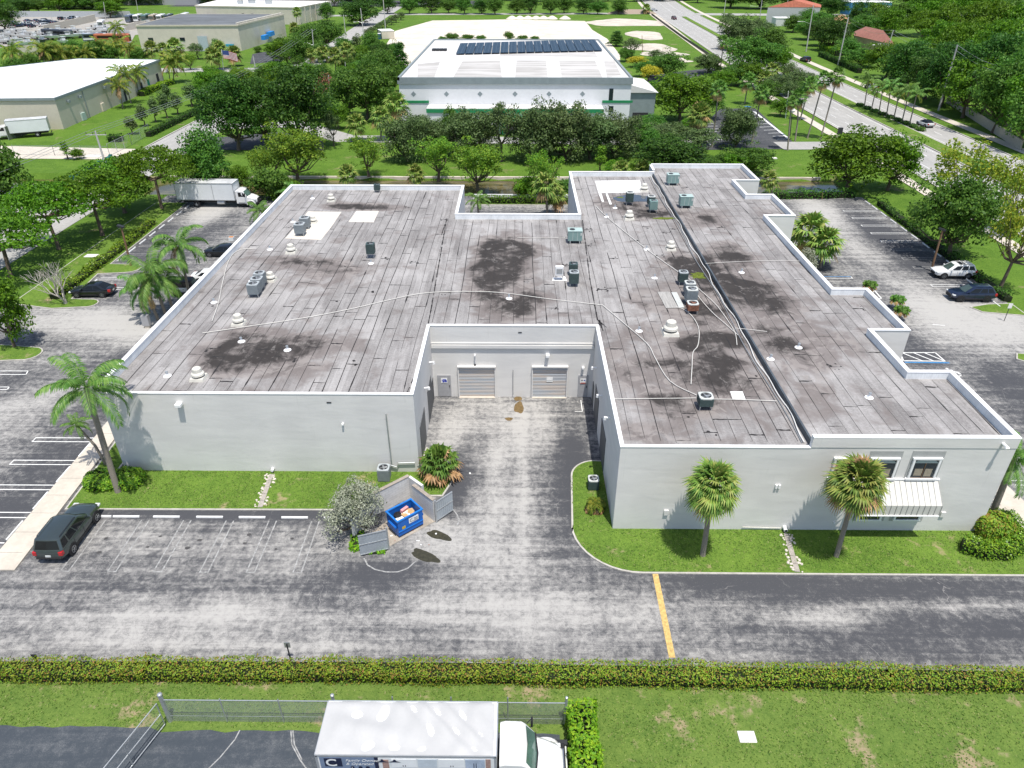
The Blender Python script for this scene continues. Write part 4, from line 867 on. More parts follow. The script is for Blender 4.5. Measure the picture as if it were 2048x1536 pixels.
def fan_crown(name, seed, R_=1.0, n=44, lo=-45, stalk=.9, nseg=20, droop=.28, mats=None, dead=.14):
    rn = random.Random(seed); V = []; F = []; MI = []
    for i in range(n):
        t = (i + .5) / n; el = R(lo + (86 - lo) * (t ** .8)); az = i * 2.39996 + rn.uniform(-.2, .2)
        d = Vector((math.cos(az) * math.cos(el), math.sin(az) * math.cos(el), math.sin(el)))
        s = stalk * rn.uniform(.8, 1.15); b = d * s + Vector((0, 0, -.12 * s * (1 - math.sin(el))))
        f0 = len(F); upv = Vector((0, 0, 1)) if abs(d.z) < .95 else Vector((1, 0, 0))
        fan_leaf(V, F, b, (d + Vector((0, 0, -.15))), upv, R_ * rn.uniform(.85, 1.1), nseg, droop, rn)
        o = len(V); sd = d.cross(upv).normalized() * .025; V += [Vector((0, 0, 0)) - sd, Vector((0, 0, 0)) + sd, b + sd, b - sd]; F.append((o, o + 1, o + 2, o + 3))
        MI += [1 if (t < dead or rn.random() < dead * .2) else 0] * (len(F) - f0)
    me = bpy.data.meshes.new(name); me.from_pydata([tuple(v) for v in V], [], F)
    for m in mats: me.materials.append(m)
    me.polygons.foreach_set('material_index', MI); me.update(); return me
def feather_crown(name, seed, L=3., n=18, nl=30, leafl=.62, mats=None, lo=-20, sag=1.0, dead=0., w=.045):
    rn = random.Random(seed); V = []; F = []; MI = []
    for i in range(n):
        t = (i + .5) / n; el = R(lo + (80 - lo) * t); az = i * 2.39996 + rn.uniform(-.25, .25); Lf = L * rn.uniform(.82, 1.1)
        h = Vector((math.cos(az), math.sin(az), 0)); pts = []; p = Vector((0, 0, 0)); e = el; K = 10
        for q in range(K + 1):
            pts.append(p.copy()); p = p + (h * math.cos(e) + Vector((0, 0, math.sin(e)))) * (Lf / K); e -= R(8.5) * sag * (.5 + q / K)
        f0 = len(F)
        for q in range(K):
            sd = h.cross(Vector((0, 0, 1))) * (.035 * (1 - q / K) + .006); o = len(V); V += [pts[q] - sd, pts[q] + sd, pts[q + 1] + sd * .8, pts[q + 1] - sd * .8]; F.append((o, o + 1, o + 2, o + 3))
        tw = rn.uniform(-.5, .5)
        for q in range(nl):
            u = .1 + .9 * (q + .5) / nl; x = u * K; a = int(min(x, K - 1)); b = pts[a].lerp(pts[a + 1], x - a); tg = (pts[a + 1] - pts[a]).normalized()
            ll = leafl * math.sin(math.pi * (.12 + .8 * u)) ** .6 * rn.uniform(.85, 1.15)
            for s in (-1, 1):
                sd = tg.cross(Vector((0, 0, 1))); sd = (sd.normalized() if sd.length > .05 else h.orthogonal()) * s
                dr = (sd * .75 + tg * .5 + Vector((0, 0, -.25 - .3 * rn.random() + tw * s * .4))).normalized(); m_ = b + dr * ll * .55; e_ = b + dr * ll + Vector((0, 0, -.28 * ll))
                o = len(V); V += [b, m_ - tg * w, e_, m_ + tg * w]; F.append((o, o + 1, o + 2, o + 3))
        MI += [1 if t < dead else 0] * (len(F) - f0)
    me = bpy.data.meshes.new(name); me.from_pydata([tuple(v) for v in V], [], F)
    for m in mats: me.materials.append(m)
    me.polygons.foreach_set('material_index', MI); me.update(); return me
PR = {}
def proto(key):
    if key in PR: return PR[key]
    K = dict(
        poin1=lambda: tree_proto('poinciana_tree', L_BRIGHT, 1, 8, 13, .5, 95, 85, .34, 1.25, .42, 'layer', limbs=14), poin2=lambda: tree_proto('poinciana_tree', L_BRIGHT, 2, 8, 11, .45, 80, 90, .33, 1.2, .45, 'layer', limbs=12),
        dark1=lambda: tree_proto('shade_tree', L_DARK, 3, 12, 12, .16, 150, 75, .42, 1.35, .9, limbs=10), dark2=lambda: tree_proto('shade_tree', L_DARK, 4, 11, 11, .2, 130, 75, .42, 1.3, .85, limbs=10),
        oak1=lambda: tree_proto('oak_tree', L_OAK, 5, 9, 10, .09, 165, 80, .34, 1.2, .85, limbs=12), oak2=lambda: tree_proto('oak_tree', L_OAK, 6, 9, 9, .1, 135, 80, .33, 1.15, .85, limbs=12), oak3=lambda: tree_proto('oak_tree', L_OAK, 26, 7, 6, .3, 50, 70, .26, .95, .9, limbs=9),
        mid1=lambda: tree_proto('shade_tree', L_MID, 7, 9, 10, .18, 130, 80, .36, 1.2, .75, limbs=12), mid2=lambda: tree_proto('shade_tree', L_MID, 8, 9, 9, .18, 110, 80, .36, 1.15, .8, limbs=12),
        bri1=lambda: tree_proto('shade_tree', L_BRIGHT, 9, 8, 9, .2, 105, 80, .34, 1.15, .75, limbs=12), bri2=lambda: tree_proto('shade_tree', L_BRIGHT, 10, 8, 8, .22, 85, 80, .34, 1.1, .7, limbs=12),
        yel1=lambda: tree_proto('yellow_green_tree', L_YEL, 11, 8, 8, .16, 84, 66, .30, .95, .8, limbs=14), yel2=lambda: tree_proto('yellow_green_tree', L_YEL, 12, 8, 7, .2, 60, 58, .28, .9, .8, limbs=12),
        air=lambda: tree_proto('yellow_green_tree', L_AIR, 61, 8, 8, .3, 62, 52, .30, .95, .75, limbs=16), gold=lambda: tree_proto('golden_tree', L_GOLD, 13, 6, 6, .25, 50, 70, .3, .95, .8), red=lambda: tree_proto('rusty_tree', L_RED, 14, 7, 5, .15, 40, 45, .3, .9, .9),
        bush=lambda: tree_proto('bush', L_MID, 15, 3, 4, .04, 60, 80, .22, .7, .8, limbs=4), bushy=lambda: tree_proto('bush', L_BRIGHT, 25, 3, 4, .04, 60, 80, .22, .7, .8, limbs=4),
        young=lambda: tree_proto('young_tree', L_OAK, 16, 4, 2.6, .25, 34, 60, .22, .55, 1.0, limbs=5), slim=lambda: tree_proto('slim_tree', L_YEL, 17, 6, 3, .25, 30, 60, .26, .65, 1.0, 'cone', limbs=7), pine=lambda: tree_proto('dark_conifer', L_DARK, 18, 10, 4.5, .1, 60, 70, .3, .75, 1.1, 'cone', limbs=6),
        column=lambda: tree_proto('column_tree', L_DARK, 19, 10, 3, .12, 46, 70, .34, .8, 1.2, limbs=4))
    PR[key] = K[key](); return PR[key]
NTREE = [0]
def T(key, bx, by, ty, w, label, group=None, cat='tree', z=0., name=None):
    """tree with its foot at pixel (bx, by), crown top at pixel row ty, crown w pixels wide"""
    pr = proto(key); b = at(bx, by, z); h = up(bx, ty, b.y - span(w, b.y, 4) * .12).z - z; wm = span(w * 1.1, b.y, max(2, h * .6))
    NTREE[0] += 1; sc = (wm / pr['W'], wm / pr['W'], h / pr['H']); rz = NTREE[0] * 2.4
    if not pr['used']:
        o = pr; o.location = b; o.rotation_euler = (0, 0, rz); o.scale = sc; pr['used'] = 1
    else: o = dup(pr, b, rz, scale=sc)
    o['used'] = 1
    if name: o.name = name
    tag(o, label, cat, group); return o
PALMS = {}
def palm_proto(kind):
    if kind not in PALMS:
        PALMS[kind] = dict(sabal=lambda: fan_crown('crown', 31, 1.0, 62, -62, .85, 22, .3, [L_FAN, L_DEAD], .10), sabal2=lambda: fan_crown('crown', 32, 1.0, 58, -60, .82, 22, .3, [L_FAN, L_DEAD], .13), far=lambda: fan_crown('crown', 33, 1.1, 30, -50, .8, 14,   .34, [L_FAN, L_DEAD], .05),
            wash=lambda: fan_crown('crown', 34, .95, 32, -75, 1.0, 14, .4, [L_FANG, L_DEAD], .17), feather=lambda: feather_crown('crown', 35, 3., 13, 50, .66, [L_FEA, L_DEAD], -30, 1.45, .06), feather2=lambda: feather_crown('crown', 36, 3., 15, 40, .6, [L_FEA, L_DEAD], -20, 1.2, .0),
            coco=lambda: feather_crown('crown', 37, 3.2, 17, 26, .7, [L_COCO, L_DEAD], -30, 1.1, .14, .07), royal=lambda: feather_crown('crown', 38, 2.4, 11, 22, .6, [L_FEA, L_COCO], -15, 1.2, .18, .07))[kind]()
    return PALMS[kind]
CROWN_W = dict(sabal=3.6, sabal2=3.5, far=3.6, wash=3.4, feather=5.2, feather2=5.2, coco=5.4, royal=4.2)
TUBES = {}
def PALM(kind, bx, by, cx, cy, w, label, group=None, name='sabal_palm', tr=.16, lean_y=0., z=0., rz=None, bulge=0.):
    b = at(bx, by, z); t_ = up(cx, cy, b.y + lean_y); h = t_.z - z; NTREE[0] += 1
    root = thing(name, label, 'palm', b, 0, group)
    d = t_ - b; mm = MB(); q = Vector((d.x * .25, d.y * .25, d.z * .5)) if abs(d.x) > .12 * d.z else d * .5
    mm.tube([(0, 0, -.1), (0, 0, .15), q, d], [tr * 1.35, tr * 1.1, tr * (1 + bulge), tr * .85], 8)
    mm.build('trunk', PBARK, root, 60)
    s = span(w, b.y, h) / CROWN_W[kind]
    c = meshobj('crown', palm_proto(kind), root); c.location = d; c.scale = (s, s, s); c.rotation_euler = (.1 * math.sin(NTREE[0]), .1 * math.cos(NTREE[0] * 2), rz if rz is not None else NTREE[0] * 1.7)
    return root
# -- hedges: solid core coloured near black as inner shade, leaves over its faces
def hedge(name, label, pts, w, h, mat, seed, dens=130, leaf=.12, z=0., group=None, wob=.1):
    rg = np.random.default_rng(seed); P = []; N = []
    mm = MB(); core = M('hedge_shade_core', (.014, .022, .006), .95)
    root = thing(name, label, 'hedge', (pts[0][0], pts[0][1], z), 0, group); o = Vector((pts[0][0], pts[0][1], 0))
    for a, b in zip(pts, pts[1:]):
        a = Vector((*a, 0)); b = Vector((*b, 0)); d = b - a; L = d.length; u = d / L; n = Vector((-u.y, u.x, 0))
        k = int(L * (w + 2 * h) * dens); s = rg.uniform(-.15, L + .15, k); t = rg.uniform(0, w + 2 * h, k)
        x = np.where(t < h, -w / 2, np.where(t > h + w, w / 2, t - h - w / 2)); zz = np.where(t < h, t, np.where(t > h + w, w + 2 * h - t, h))
        hh = 1 + wob * (np.sin(s * 1.3 + seed) * .5 + np.sin(s * .47 + seed * 2) * .6 + np.sin(s * 3.1 + x * 2) * .25); zz = zz * hh + rg.normal(0, .045, k); x = x * (1 + wob * .6 * np.sin(s * .9 + seed * 3)) + rg.normal(0, .05, k)
        p = np.array(a - o)[None] + np.outer(s, np.array(u)) + np.outer(x, np.array(n)); p[:, 2] += zz; ok = ((t >= h) & (t <= h + w)) | (rg.random(k) < .5 + .4 * (zz > h * .72)); P.append(p[ok])  # side leaves thinned so the shade-dark core shows through
        nz = np.where((t >= h) & (t <= h + w), 1., .25); nx = np.where(t < h, -1., np.where(t > h + w, 1., 0))
        N.append((np.outer(nx, np.array(n)) + np.outer(nz, [0, 0, 1]) + rg.normal(0, .5, (k, 3)))[ok])
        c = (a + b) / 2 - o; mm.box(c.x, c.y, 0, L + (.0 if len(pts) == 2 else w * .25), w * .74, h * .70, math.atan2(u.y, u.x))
    mm.build('shade_core', core, root)
    meshobj('foliage', leafmesh('foliage', np.concatenate(P), np.concatenate(N), leaf, seed, mat), root)
    return root
def mound(name, label, x, y, rx, ry, h, mat, seed, n=3000, leaf=.13, z=0., group=None, a0=0, a1=360, inner=0., cat='shrub'):
    rg = np.random.default_rng(seed); root = thing(name, label, cat, (x, y, z), 0, group)
    d = rg.normal(size=(n, 3)); d /= np.linalg.norm(d, axis=1, keepdims=True); d[:, 2] = np.abs(d[:, 2])
    sq = lambda q: np.sign(q) * np.abs(q) ** .75
    P = np.stack([sq(d[:, 0]) * rx, sq(d[:, 1]) * ry, d[:, 2] ** .6 * h], 1) * (rg.uniform(.9, 1.05, (n, 1)) + .04 * np.sin(7 * d[:, :1] + 5 * d[:, 1:2]))
    meshobj('foliage', leafmesh('foliage', P, d + rg.normal(0, .45, (n, 3)) + [0, 0, .2], leaf, seed, mat), root)
    mm = MB(); mm.lathe([(.80, 0), (.84, .45), (.62, .78), (.001, .88)], n=16); mm.v = [(p[0] * rx, p[1] * ry, p[2] * h) for p in mm.v]; mm.build('shade_core', M('hedge_shade_core', (.014, .022, .006)), root)  # solid core, near black in place of shade among the leaves
    return root
hedge('hedge', 'long clipped red-tipped hedge along the worn asphalt, western half', [(-42, 24.25), (-30, 24.35), (-20, 24.45), (-10, 24.5), (-.25, 24.5)], 1.15, .82, L_HEDGE, 1, 230, .115, wob=.17)
hedge('hedge', 'long clipped red-tipped hedge along the worn asphalt, by the yellow line', [(.1, 24.45), (10, 24.38), (20, 24.3), (42, 24.05)], 1.15, .82, L_HEDGE, 2, 230, .115, wob=.15)
hedge('hedge', 'lime green hedge growing through the chain link fence by the truck', [(3.25, 21.9), (3.3, 19.5), (3.45, 14.5)], 1.35, 1.75, L_LIME, 3, 150, .2, wob=.22)
hedge('hedge', 'low hedge between the far stalls and the shady lawn', [(-51.9, 72.6), (-51.9, 80), (-51.9, 90), (-52.2, 98)], 1.3, .8, L_SHRUB, 4, 60, .22, .05, wob=.3)
hedge('hedge', 'clipped hedge behind the back court of the warehouse', [(-5.9, 108.4), (9, 108.4)], 1.3, 1.1, L_BRIGHT, 5, 40, .25)
hedge('hedge', 'ragged hedge at the end of the stalls near the pond', [(38.5, 111.2), (45, 111.4), (53, 112)], 1.3, 1.1, L_MID, 6, 40, .25, wob=.3)
hedge('hedge', 'shady hedge along the stalls by the avenue', [(55.6, 108), (55.2, 96), (54.8, 84), (54.6, 73)], 1.2, .8, L_DARK, 7, 40, .25, wob=.35)
mound('shrub', 'round clipped shrub at the foot of the leaning palm, beside the sidewalk', -30.35, 40.35, 1.25, 1.0, 1.05, L_SHRUB, 11, 3000, .14, .09, 'shrubs at the foot of the leaning palm')
mound('shrub', 'round clipped shrub at the foot of the leaning palm, on its wall side', -28.55, 40.5, 1.15, 1.0, 1.1, L_SHRUB, 12, 3000, .14, .09, 'shrubs at the foot of the leaning palm')
mound('shrub', 'tall round shrub at the corner of the wall below the floodlight', 31.9, 35.75, 1.15, .95, 1.55, L_HEDGE, 13, 4500, .16, .09, 'shrubs at the awning corner')
hedge('hedge', 'glossy curved hedge wrapped around the tall corner shrub', [(29.2, 34.3), (30.2, 33.75), (31.5, 33.7), (32.7, 34.3), (33.3, 35.4), (33.4, 37.2)], 1.15, .85, L_SHRUB, 14, 190, .14, .09, wob=.06)
# -- plants by the building
PALM('sabal', 1405, 1112, 1427, 972, 128, 'sabal palm with a straight dark trunk standing alone before the blank wall', name='sabal_palm', tr=.17)
PALM('sabal2', 1672, 1114, 1714, 968, 136, 'sabal palm leaning in front of the ribbed awning', name='sabal_palm', tr=.15, rz=1)
PALM('feather2', 237, 985, 172, 775, 190, 'tall feather palm leaning over the low wall corner by the sidewalk', name='feather_palm', tr=.2, lean_y=.2, rz=.9)
PALM('feather2', 212, 930, 152, 850, 62, 'small feather palm half hidden behind the leaning palm', name='feather_palm', tr=.1, rz=.5)
PALM('feather2', 1983, 1030, 2030, 915, 150, 'feather palm leaning over the shrub at the awning corner', name='feather_palm', tr=.2, rz=2.2)
for bx, by, cx, cy, w, lb in ((333, 634, 302, 548, 150, 'thick trunked feather palm in the clump by the long parapet'), (316, 640, 282, 575, 90, 'slender feather palm leaning outward in the clump by the long parapet'), (348, 626, 327, 562, 80, 'slim feather palm half hidden in the middle of the clump'), (382, 605, 358, 490, 118, 'tall feather palm at the far end of the clump by the long parapet')):
    PALM('feather', bx, by, cx, cy, w, lb, name='feather_palm', tr=.15)
def rosette(name, label, x, y, z, kind, s, mats=None, me=None, h=.3):
    root = thing(name, label, 'palm', (x, y, z)); mm = MB(); mm.tube([(0, 0, -.05), (0, 0, h)], [.14, .12], 8); mm.build('trunk', PBARK, root)
    c = meshobj('crown', me or palm_proto(kind), root); c.location = (0, 0, h); c.scale = (s, s, s); return root
bigfan = feather_crown('crown', 41, 1.5, 26, 14, .55, [L_FANG, L_DEAD], 5, 1.2, .3, .10)
redfan = feather_crown('crown', 42, 1.2, 18, 10, .5, [L_COCO, L_DEAD], 0, 1.4, .4, .11)
rosette('fan_palm_clump', 'ragged low fan palm at the court corner with drying fronds', -5.75, 41.5, .09, '', 1.0, me=fan_crown('crown', 43, .85, 46, -15, 1.15, 11, .5, [L_FANG, L_DEAD], .22), h=.9)
rosette('fan_palm_clump', 'low orange tipped palm below the ground condenser by the court wall', 5.5, 37.9, .09, '', .75, me=redfan, h=.4)
def silver_shrub():
    pr = tree_proto('silver_buttonwood', L_SILV, 53, 4.2, 5.6, .1, 62, 110, .15, .72, .9, limbs=14, tr=.3); pr.location = (-10.75, 36.0, 0); pr.scale = (.86, 1.0, .92)
    tag(pr, 'silver leaved buttonwood spreading over the dumpster wall', 'tree')
silver_shrub()
mound('weed_tuft', 'grass tuft growing under the open metal gate', -9.3, 33.75, .8, .25, .22, L_LIME, 21, 260, .14, cat='weed')
mound('weed_tuft', 'ragged grass tuft at the foot of the buttonwood', -10.6, 34.7, .45, 1.0, .4, L_LIME, 22, 300, .18, cat='weed')
for lb, bx, by, cx, cy, w, kd in (('bushy sabal palm against the stepped parapet, upper crown', 1622, 520, 1618, 462, 95, 'far'), ('bushy sabal palm against the stepped parapet, lower crown', 1640, 535, 1650, 487, 85, 'far')): PALM(kd, bx, by, cx, cy, w, lb, tr=.17)
for lb, x, y, s in (('low yellow-green palm beyond the parapet notch near the blue line', 1735, 588, .62), ('low fan palm beyond the parapet, the higher of two', 1790, 618, .62), ('low fan palm beyond the parapet, the lower of two', 1798, 640, .62)):
    p = at(x, y); rosette('low_palm', lb, p.x, p.y, .05, '', s, me=bigfan, h=1.0)
p = at(1608, 548); pr = tree_proto('silver_buttonwood', L_SILV, 52, 3, 3, .1, 40, 80, .2, .7, .9); pr.location = p; pr.scale = (.9, .9, 1); tag(pr, 'small silver shrub tucked under the bushy palms by the parapet', 'shrub')
for i, (bx, by, cx, cy, w, lb) in enumerate(((958, 440, 955, 400, 55, 'low palm in the inner corner of the back notch'), (1095, 440, 1092, 372, 70, 'sabal palm beside the back notch wall'), (1112, 430, 1110, 392, 60, 'short palm at the foot of the notch sabal'), (585, 405, 583, 388, 70, 'feathery palm brushing the far parapet corner'), (1542, 405, 1540, 360, 46, 'sabal palm just outside the far stepped corner'), (540, 450, 520, 420, 60, 'low palm beside the white box truck bonnet'))):
    PALM('feather2' if i in (3, 5, 0) else 'far', bx, by, cx, cy, w, lb, name='feather_palm' if i in (3, 5, 0) else 'sabal_palm')
# -- shady west verge
T('poin1', 324, 418, 300, 165, 'spreading bright green tree behind the white box truck'); T('poin2', 205, 470, 345, 170, 'flat topped bright tree over the side road near the hedge'); T('poin1', 118, 498, 372, 190, 'wide flat topped bright tree between side road and hedge'); T('poin2', 22, 552, 425, 200, 'flat topped bright tree at the edge of the picture over the lawn'); T('bri2', 30, 695, 555, 105, 'small bright tree with a pale trunk on the lot island')
T('bush', 15, 400, 285, 115, 'tall dark bush mass by the canal and driveway'); T('mid2', 425, 392, 262, 110, 'mid green tree beyond the box truck roof'); T('bri1', 250, 425, 318, 130, 'light green tree between the poles and the box truck')
pr = bpy.data.objects.new('bare_tree', None); C.objects.link(pr); pr.location = at(132, 608); tag(pr, 'leafless pale tree beside the black sedan', 'tree')
mm = MB(); rn = random.Random(8)
def twig(p, d, L, r, depth):
    e = p + d * L; md = p.lerp(e, .5) + Vector((rn.uniform(-.1, .1), rn.uniform(-.1, .1), .05)) * L; mm.tube([p, md, e], [r, r * .8, r * .6], 5, cap=False)
    if depth:
        for _ in range(3 if depth > 1 else 4): twig(e if rn.random() < .7 else md, (d + Vector((rn.uniform(-.7, .7), rn.uniform(-.7, .7), rn.uniform(-.1, .55)))).normalized(), L * rn.uniform(.6, .85), r * .55, depth - 1)
for a in range(5): twig(Vector((0, 0, .2)), Vector((-.35 + .5 * math.cos(a * 1.3), .5 * math.sin(a * 1.3), 1)).normalized(), 1.7, .1, 3)
mm.tube([(0, 0, -.1), (0, 0, .5)], [.22, .16], 8); mm.build('trunk', PALEB, pr, 60)
# -- avenue side of the lot
T('bri1', 1692, 382, 262, 175, 'broad bright tree with dark forked limbs beside the pond'); T('bri2', 1775, 380, 276, 105, 'bright tree with twin dark trunks next to the pond tree'); T('mid1', 1897, 516, 345, 165, 'dense green tree standing behind the white SUV'); T('air', 2000, 577, 385, 120, 'yellow-green tree with dark limbs behind the navy SUV'); T('air', 1900, 440, 286, 150, 'loose yellow-green tree between lot and avenue'); T('air', 2012, 470, 318, 110, 'loose yellow tree at the avenue kerb near the picture edge')
# -- canal bank, from the box truck towards the pond
for a in (('yel1', 597, 364, 252, 130, 'broad yellow-green tree on the near canal bank'), ('yel2', 540, 372, 290, 75, 'yellow-tipped tree on the canal bank next to the box truck'), ('bush', 545, 398, 338, 95, 'dark bush below the yellow-green trees by the parapet corner'), ('yel2', 738, 352, 268, 80, 'slim loose tree on the far canal bank'),
          ('yel2', 877, 362, 268, 88, 'loose yellow-green tree in front of the canal, darker of two'), ('yel1', 955, 380, 284, 110, 'yellow-green tree with bare forked trunk rising over the far parapet'), ('yel2', 1085, 402, 296, 72, 'sparse light tree by the back notch'), ('slim', 1200, 346, 292, 34, 'thin pointed young tree on the grass bank'), ('bushy', 1230, 350, 318, 50, 'light bush next to the thin pointed tree'),
          ('dark1', 1335, 352, 278, 135, 'dense dark fig-like tree behind the raised roof strip'), ('mid1', 1500, 350, 290, 95, 'mid green tree behind the far stepped corner'), ('oak3', 1400, 318, 258, 80, 'grey-green tree between dark tree and striped lot'), ('mid2', 1300, 315, 262, 60, 'small green tree at the end of the oak line')): T(*a)
for lb, bx, by, cx, cy, w in (('small sabal palm on the canal bank, beyond the long parapet', 694, 374, 694, 348, 50), ('small brownish sabal palm on the canal bank', 832, 374, 831, 348, 50), ('sabal palm tip showing over the far parapet', 1240, 362, 1243, 338, 45), ('sabal palm tip beside the white coated patch wall', 1285, 356, 1285, 338, 42), ('yellowing sabal palm tip behind the parapet step', 1330, 352, 1328, 332, 50)): PALM('far', bx, by, cx, cy, w, lb, tr=.14)
# -- oaks in front of the white hall
for a in (('oak1', 815, 322, 228, 96, 'dense oak at the west end of the line before the white hall'), ('oak2', 875, 316, 236, 75, 'second oak of the line before the white hall'), ('mid2', 905, 310, 218, 50, 'green tree between two oaks, brighter crown'), ('oak2', 935, 318, 214, 100, 'tall oak in front of the green banded annex'), ('oak3', 1003, 322, 205, 80, 'loose tall oak before the green framed entrance'), ('oak1', 1065, 322, 208, 105, 'dense oak in front of the hall entrance'),
          ('oak1', 1130, 320, 206, 115, 'broad oak in the middle of the white hall lawn'), ('oak2', 1180, 318, 222, 105, 'grey-green oak next to the broad middle oak'), ('oak1', 1228, 314, 228, 105, 'dense grey oak at the east end of the line'), ('mid1', 1275, 300, 240, 70, 'brighter tree at the corner of the white hall'), ('oak2', 1330, 300, 245, 110, 'low spreading grey tree near the striped lot')): T(*a)
# -- dark trees west of the white hall
for a in (('dark1', 478, 300, 158, 128, 'large dark round tree with a clear trunk by the road junction'), ('dark2', 533, 292, 165, 95, 'dark tree between two larger dark trees'), ('dark1', 605, 296, 136, 150, 'largest dark dense tree west of the white hall'), ('mid1', 735, 238, 118, 120, 'broad mid green tree at the white hall corner'), ('mid2', 700, 232, 142, 80, 'mid green tree beside the broad corner tree'), ('red', 655, 216, 140, 48, 'rusty red half-dead tree beside a thin pole'),
          ('oak3', 668, 292, 222, 40, 'small drooping dark tree on the verge by the dark trees'), ('bri2', 575, 128, 80, 60, 'bright tree at the dark driveway'), ('bri2', 548, 124, 88, 40, 'small bright tree behind the dark driveway'), ('mid1', 655, 98, 36, 75, 'green tree beside the road bend'), ('mid2', 620, 110, 52, 75, 'green tree below the tall white-roofed block'), ('mid2', 600, 140, 72, 60, 'green tree between pole and driveway'), ('dark2', 720, 50, 0, 85, 'dark tree at the top of the road bend'), ('mid2', 655, 42, 6, 34, 'small dark tree by the top street'),
          ('mid1', 770, 150, 92, 60, 'dark green tree at the back corner of the white hall'), ('pine', 803, 150, 84, 45, 'dark conifer beside the back of the white hall'), ('mid2', 740, 175, 112, 50, 'low green tree on the sandy margin'), ('young', 715, 118, 70, 26, 'thin tall weed tree by the road fence'), ('bri1', 432, 150, 142, 0.1 + 40, 'light shrubby tree at the end of the young row'), ('bri1', 610, 205, 150, 70, 'bright scrub behind the largest dark tree'), ('bri1', 560, 195, 140, 60, 'light green scrub tree along the side road')): T(*a)
for lb, bx, by, cx, cy, w in (('sabal palm of the trio by the white hall, front one', 712, 282, 712, 248, 52), ('sabal palm of the trio by the white hall, middle one', 762, 280, 762, 236, 56), ('sabal palm of the trio by the white hall, tallest crown', 792, 268, 793, 210, 62), ('sabal palm in the middle of the roadside palm clump', 645, 150, 645, 108, 40), ('sabal palm at the near side of the roadside clump', 672, 155, 670, 112, 40), ('sabal palm at the sandy side of the roadside clump', 695, 150, 694, 100, 40),
    ('pale sabal palm by the curved street lamp', 622, 140, 622, 108, 30), ('sabal palm by the blue awning block', 588, 75, 588, 56, 28), ('tall ragged palm against the white-roofed block', 594, 54, 594, 24, 24)): PALM('far', bx, by, cx, cy, w, lb)
# -- east of the white hall
for a in (('bri1', 1360, 244, 148, 135, 'large bright tree beside the grey porch of the white hall'), ('mid1', 1408, 236, 168, 70, 'mid green tree at the head of the striped lot'), ('gold', 1275, 134, 110, 42, 'golden tree at the back of the white hall, upper one'), ('gold', 1296, 164, 128, 46, 'golden tree at the back of the white hall, lower one'), ('mid1', 1330, 158, 100, 70, 'green tree beside the golden trees'), ('oak3', 1263, 114, 76, 48, 'grey tree at the back corner of the white hall'), ('pine', 1232, 92, 62, 40, 'dark tree behind the solar panels'),
          ('oak2', 1415, 148, 106, 58, 'small oak on the island by the dark drive'), ('mid1', 1505, 152, 66, 115, 'big rounded green tree beside the avenue'), ('mid2', 1535, 128, 58, 70, 'green tree against the avenue kerb'), ('oak1', 1475, 100, 30, 85, 'grey-green roadside tree near the junction'), ('oak2', 1510, 84, 38, 70, 'grey roadside tree next to the junction tree'), ('oak3', 1450, 66, 25, 34, 'small palm-like street tree on the median'), ('oak1', 1470, 296, 213, 80, 'dark trunked oak in the striped lot, near one'),
          ('oak2', 1590, 192, 138, 70, 'grey tree behind the tall fan palms'), ('bri1', 1560, 232, 198, 45, 'bright shrub beside the white stalls'), ('oak3', 1575, 210, 160, 40, 'small dark tree among the fan palms')): T(*a)
for lb, bx, by, cx, cy, w in (('tall fan palm rising before the bright porch tree', 1424, 294, 1438, 178, 38), ('tall fan palm with a yellow skirt in the mid verge', 1489, 208, 1497, 162, 38), ('tall fan palm at the centre of the striped lot', 1503, 288, 1523, 186, 36), ('tall fan palm on the mulch end of the stalls', 1590, 282, 1596, 195, 40), ('leaning fan palm behind the lamp post', 1600, 240, 1620, 170, 36), ('tall leaning fan palm with a drooping skirt at the avenue', 1615, 276, 1648, 158, 36), ('tallest leaning fan palm overlapping the avenue', 1641, 279, 1675, 152, 38), ('fan palm rising over the small grass triangle', 1575, 300, 1583, 205, 26), ('slim tall palm by the red mulch island', 1440, 145, 1447, 82, 26), ('slim tall palm next to the red mulch island, taller', 1458, 140, 1462, 88, 28), ('slim tall palm behind the red mulch island', 1470, 132, 1476, 84, 24)): PALM('wash', bx, by, cx, cy, w, lb, name='fan_palm', tr=.15)
PALM('sabal2', 1396, 296, 1399, 232, 62, 'stout fan palm with a thick skirt beside the stalls', name='fan_palm', tr=.45)
for lb, bx, by, cx, cy, w in (('pale fan palm in the verge thicket, upper', 1545, 165, 1545, 140, 38), ('pale fan palm in the verge thicket, lower', 1530, 180, 1530, 158, 40), ('small palm at the hall corner, by the dark doorway', 1249, 238, 1250, 208, 26), ('small palm right at the grey porch', 1286, 230, 1287, 200, 30), ('red-tinted small palm under the porch roof', 1302, 232, 1302, 214, 26)): PALM('far' if 'fan' in lb else 'royal', bx, by, cx, cy, w, lb, name='small_palm')
MP = [('first', 1728, 216, 1737, 160, 50), ('second, with a short crown', 1742, 222, 1751, 183, 34), ('third', 1757, 229, 1767, 170, 44), ('fourth', 1772, 235, 1783, 172, 44), ('fifth', 1787, 239, 1799, 186, 44), ('sixth', 1803, 247, 1819, 180, 46), ('seventh and last', 1818, 252, 1834, 188, 46)]
for n_, bx, by, cx, cy, w in MP: PALM('royal', bx, by, cx, cy, w, f'{n_} feather palm of the avenue median, from its far end', name='median_palm', tr=.13, group='palms on the avenue median')
for i, t in enumerate(np.linspace(0, 1, 9)):
    p = at(1720 + t * 120, 213 + t * 48); mound('median_shrub', 'low shrub in the bed under the median palms', p.x, p.y, .9, 1.3, .7, L_DARK if i % 2 else L_MID, 60 + i, 260, .3, .1, 'low shrubs under the median palms')
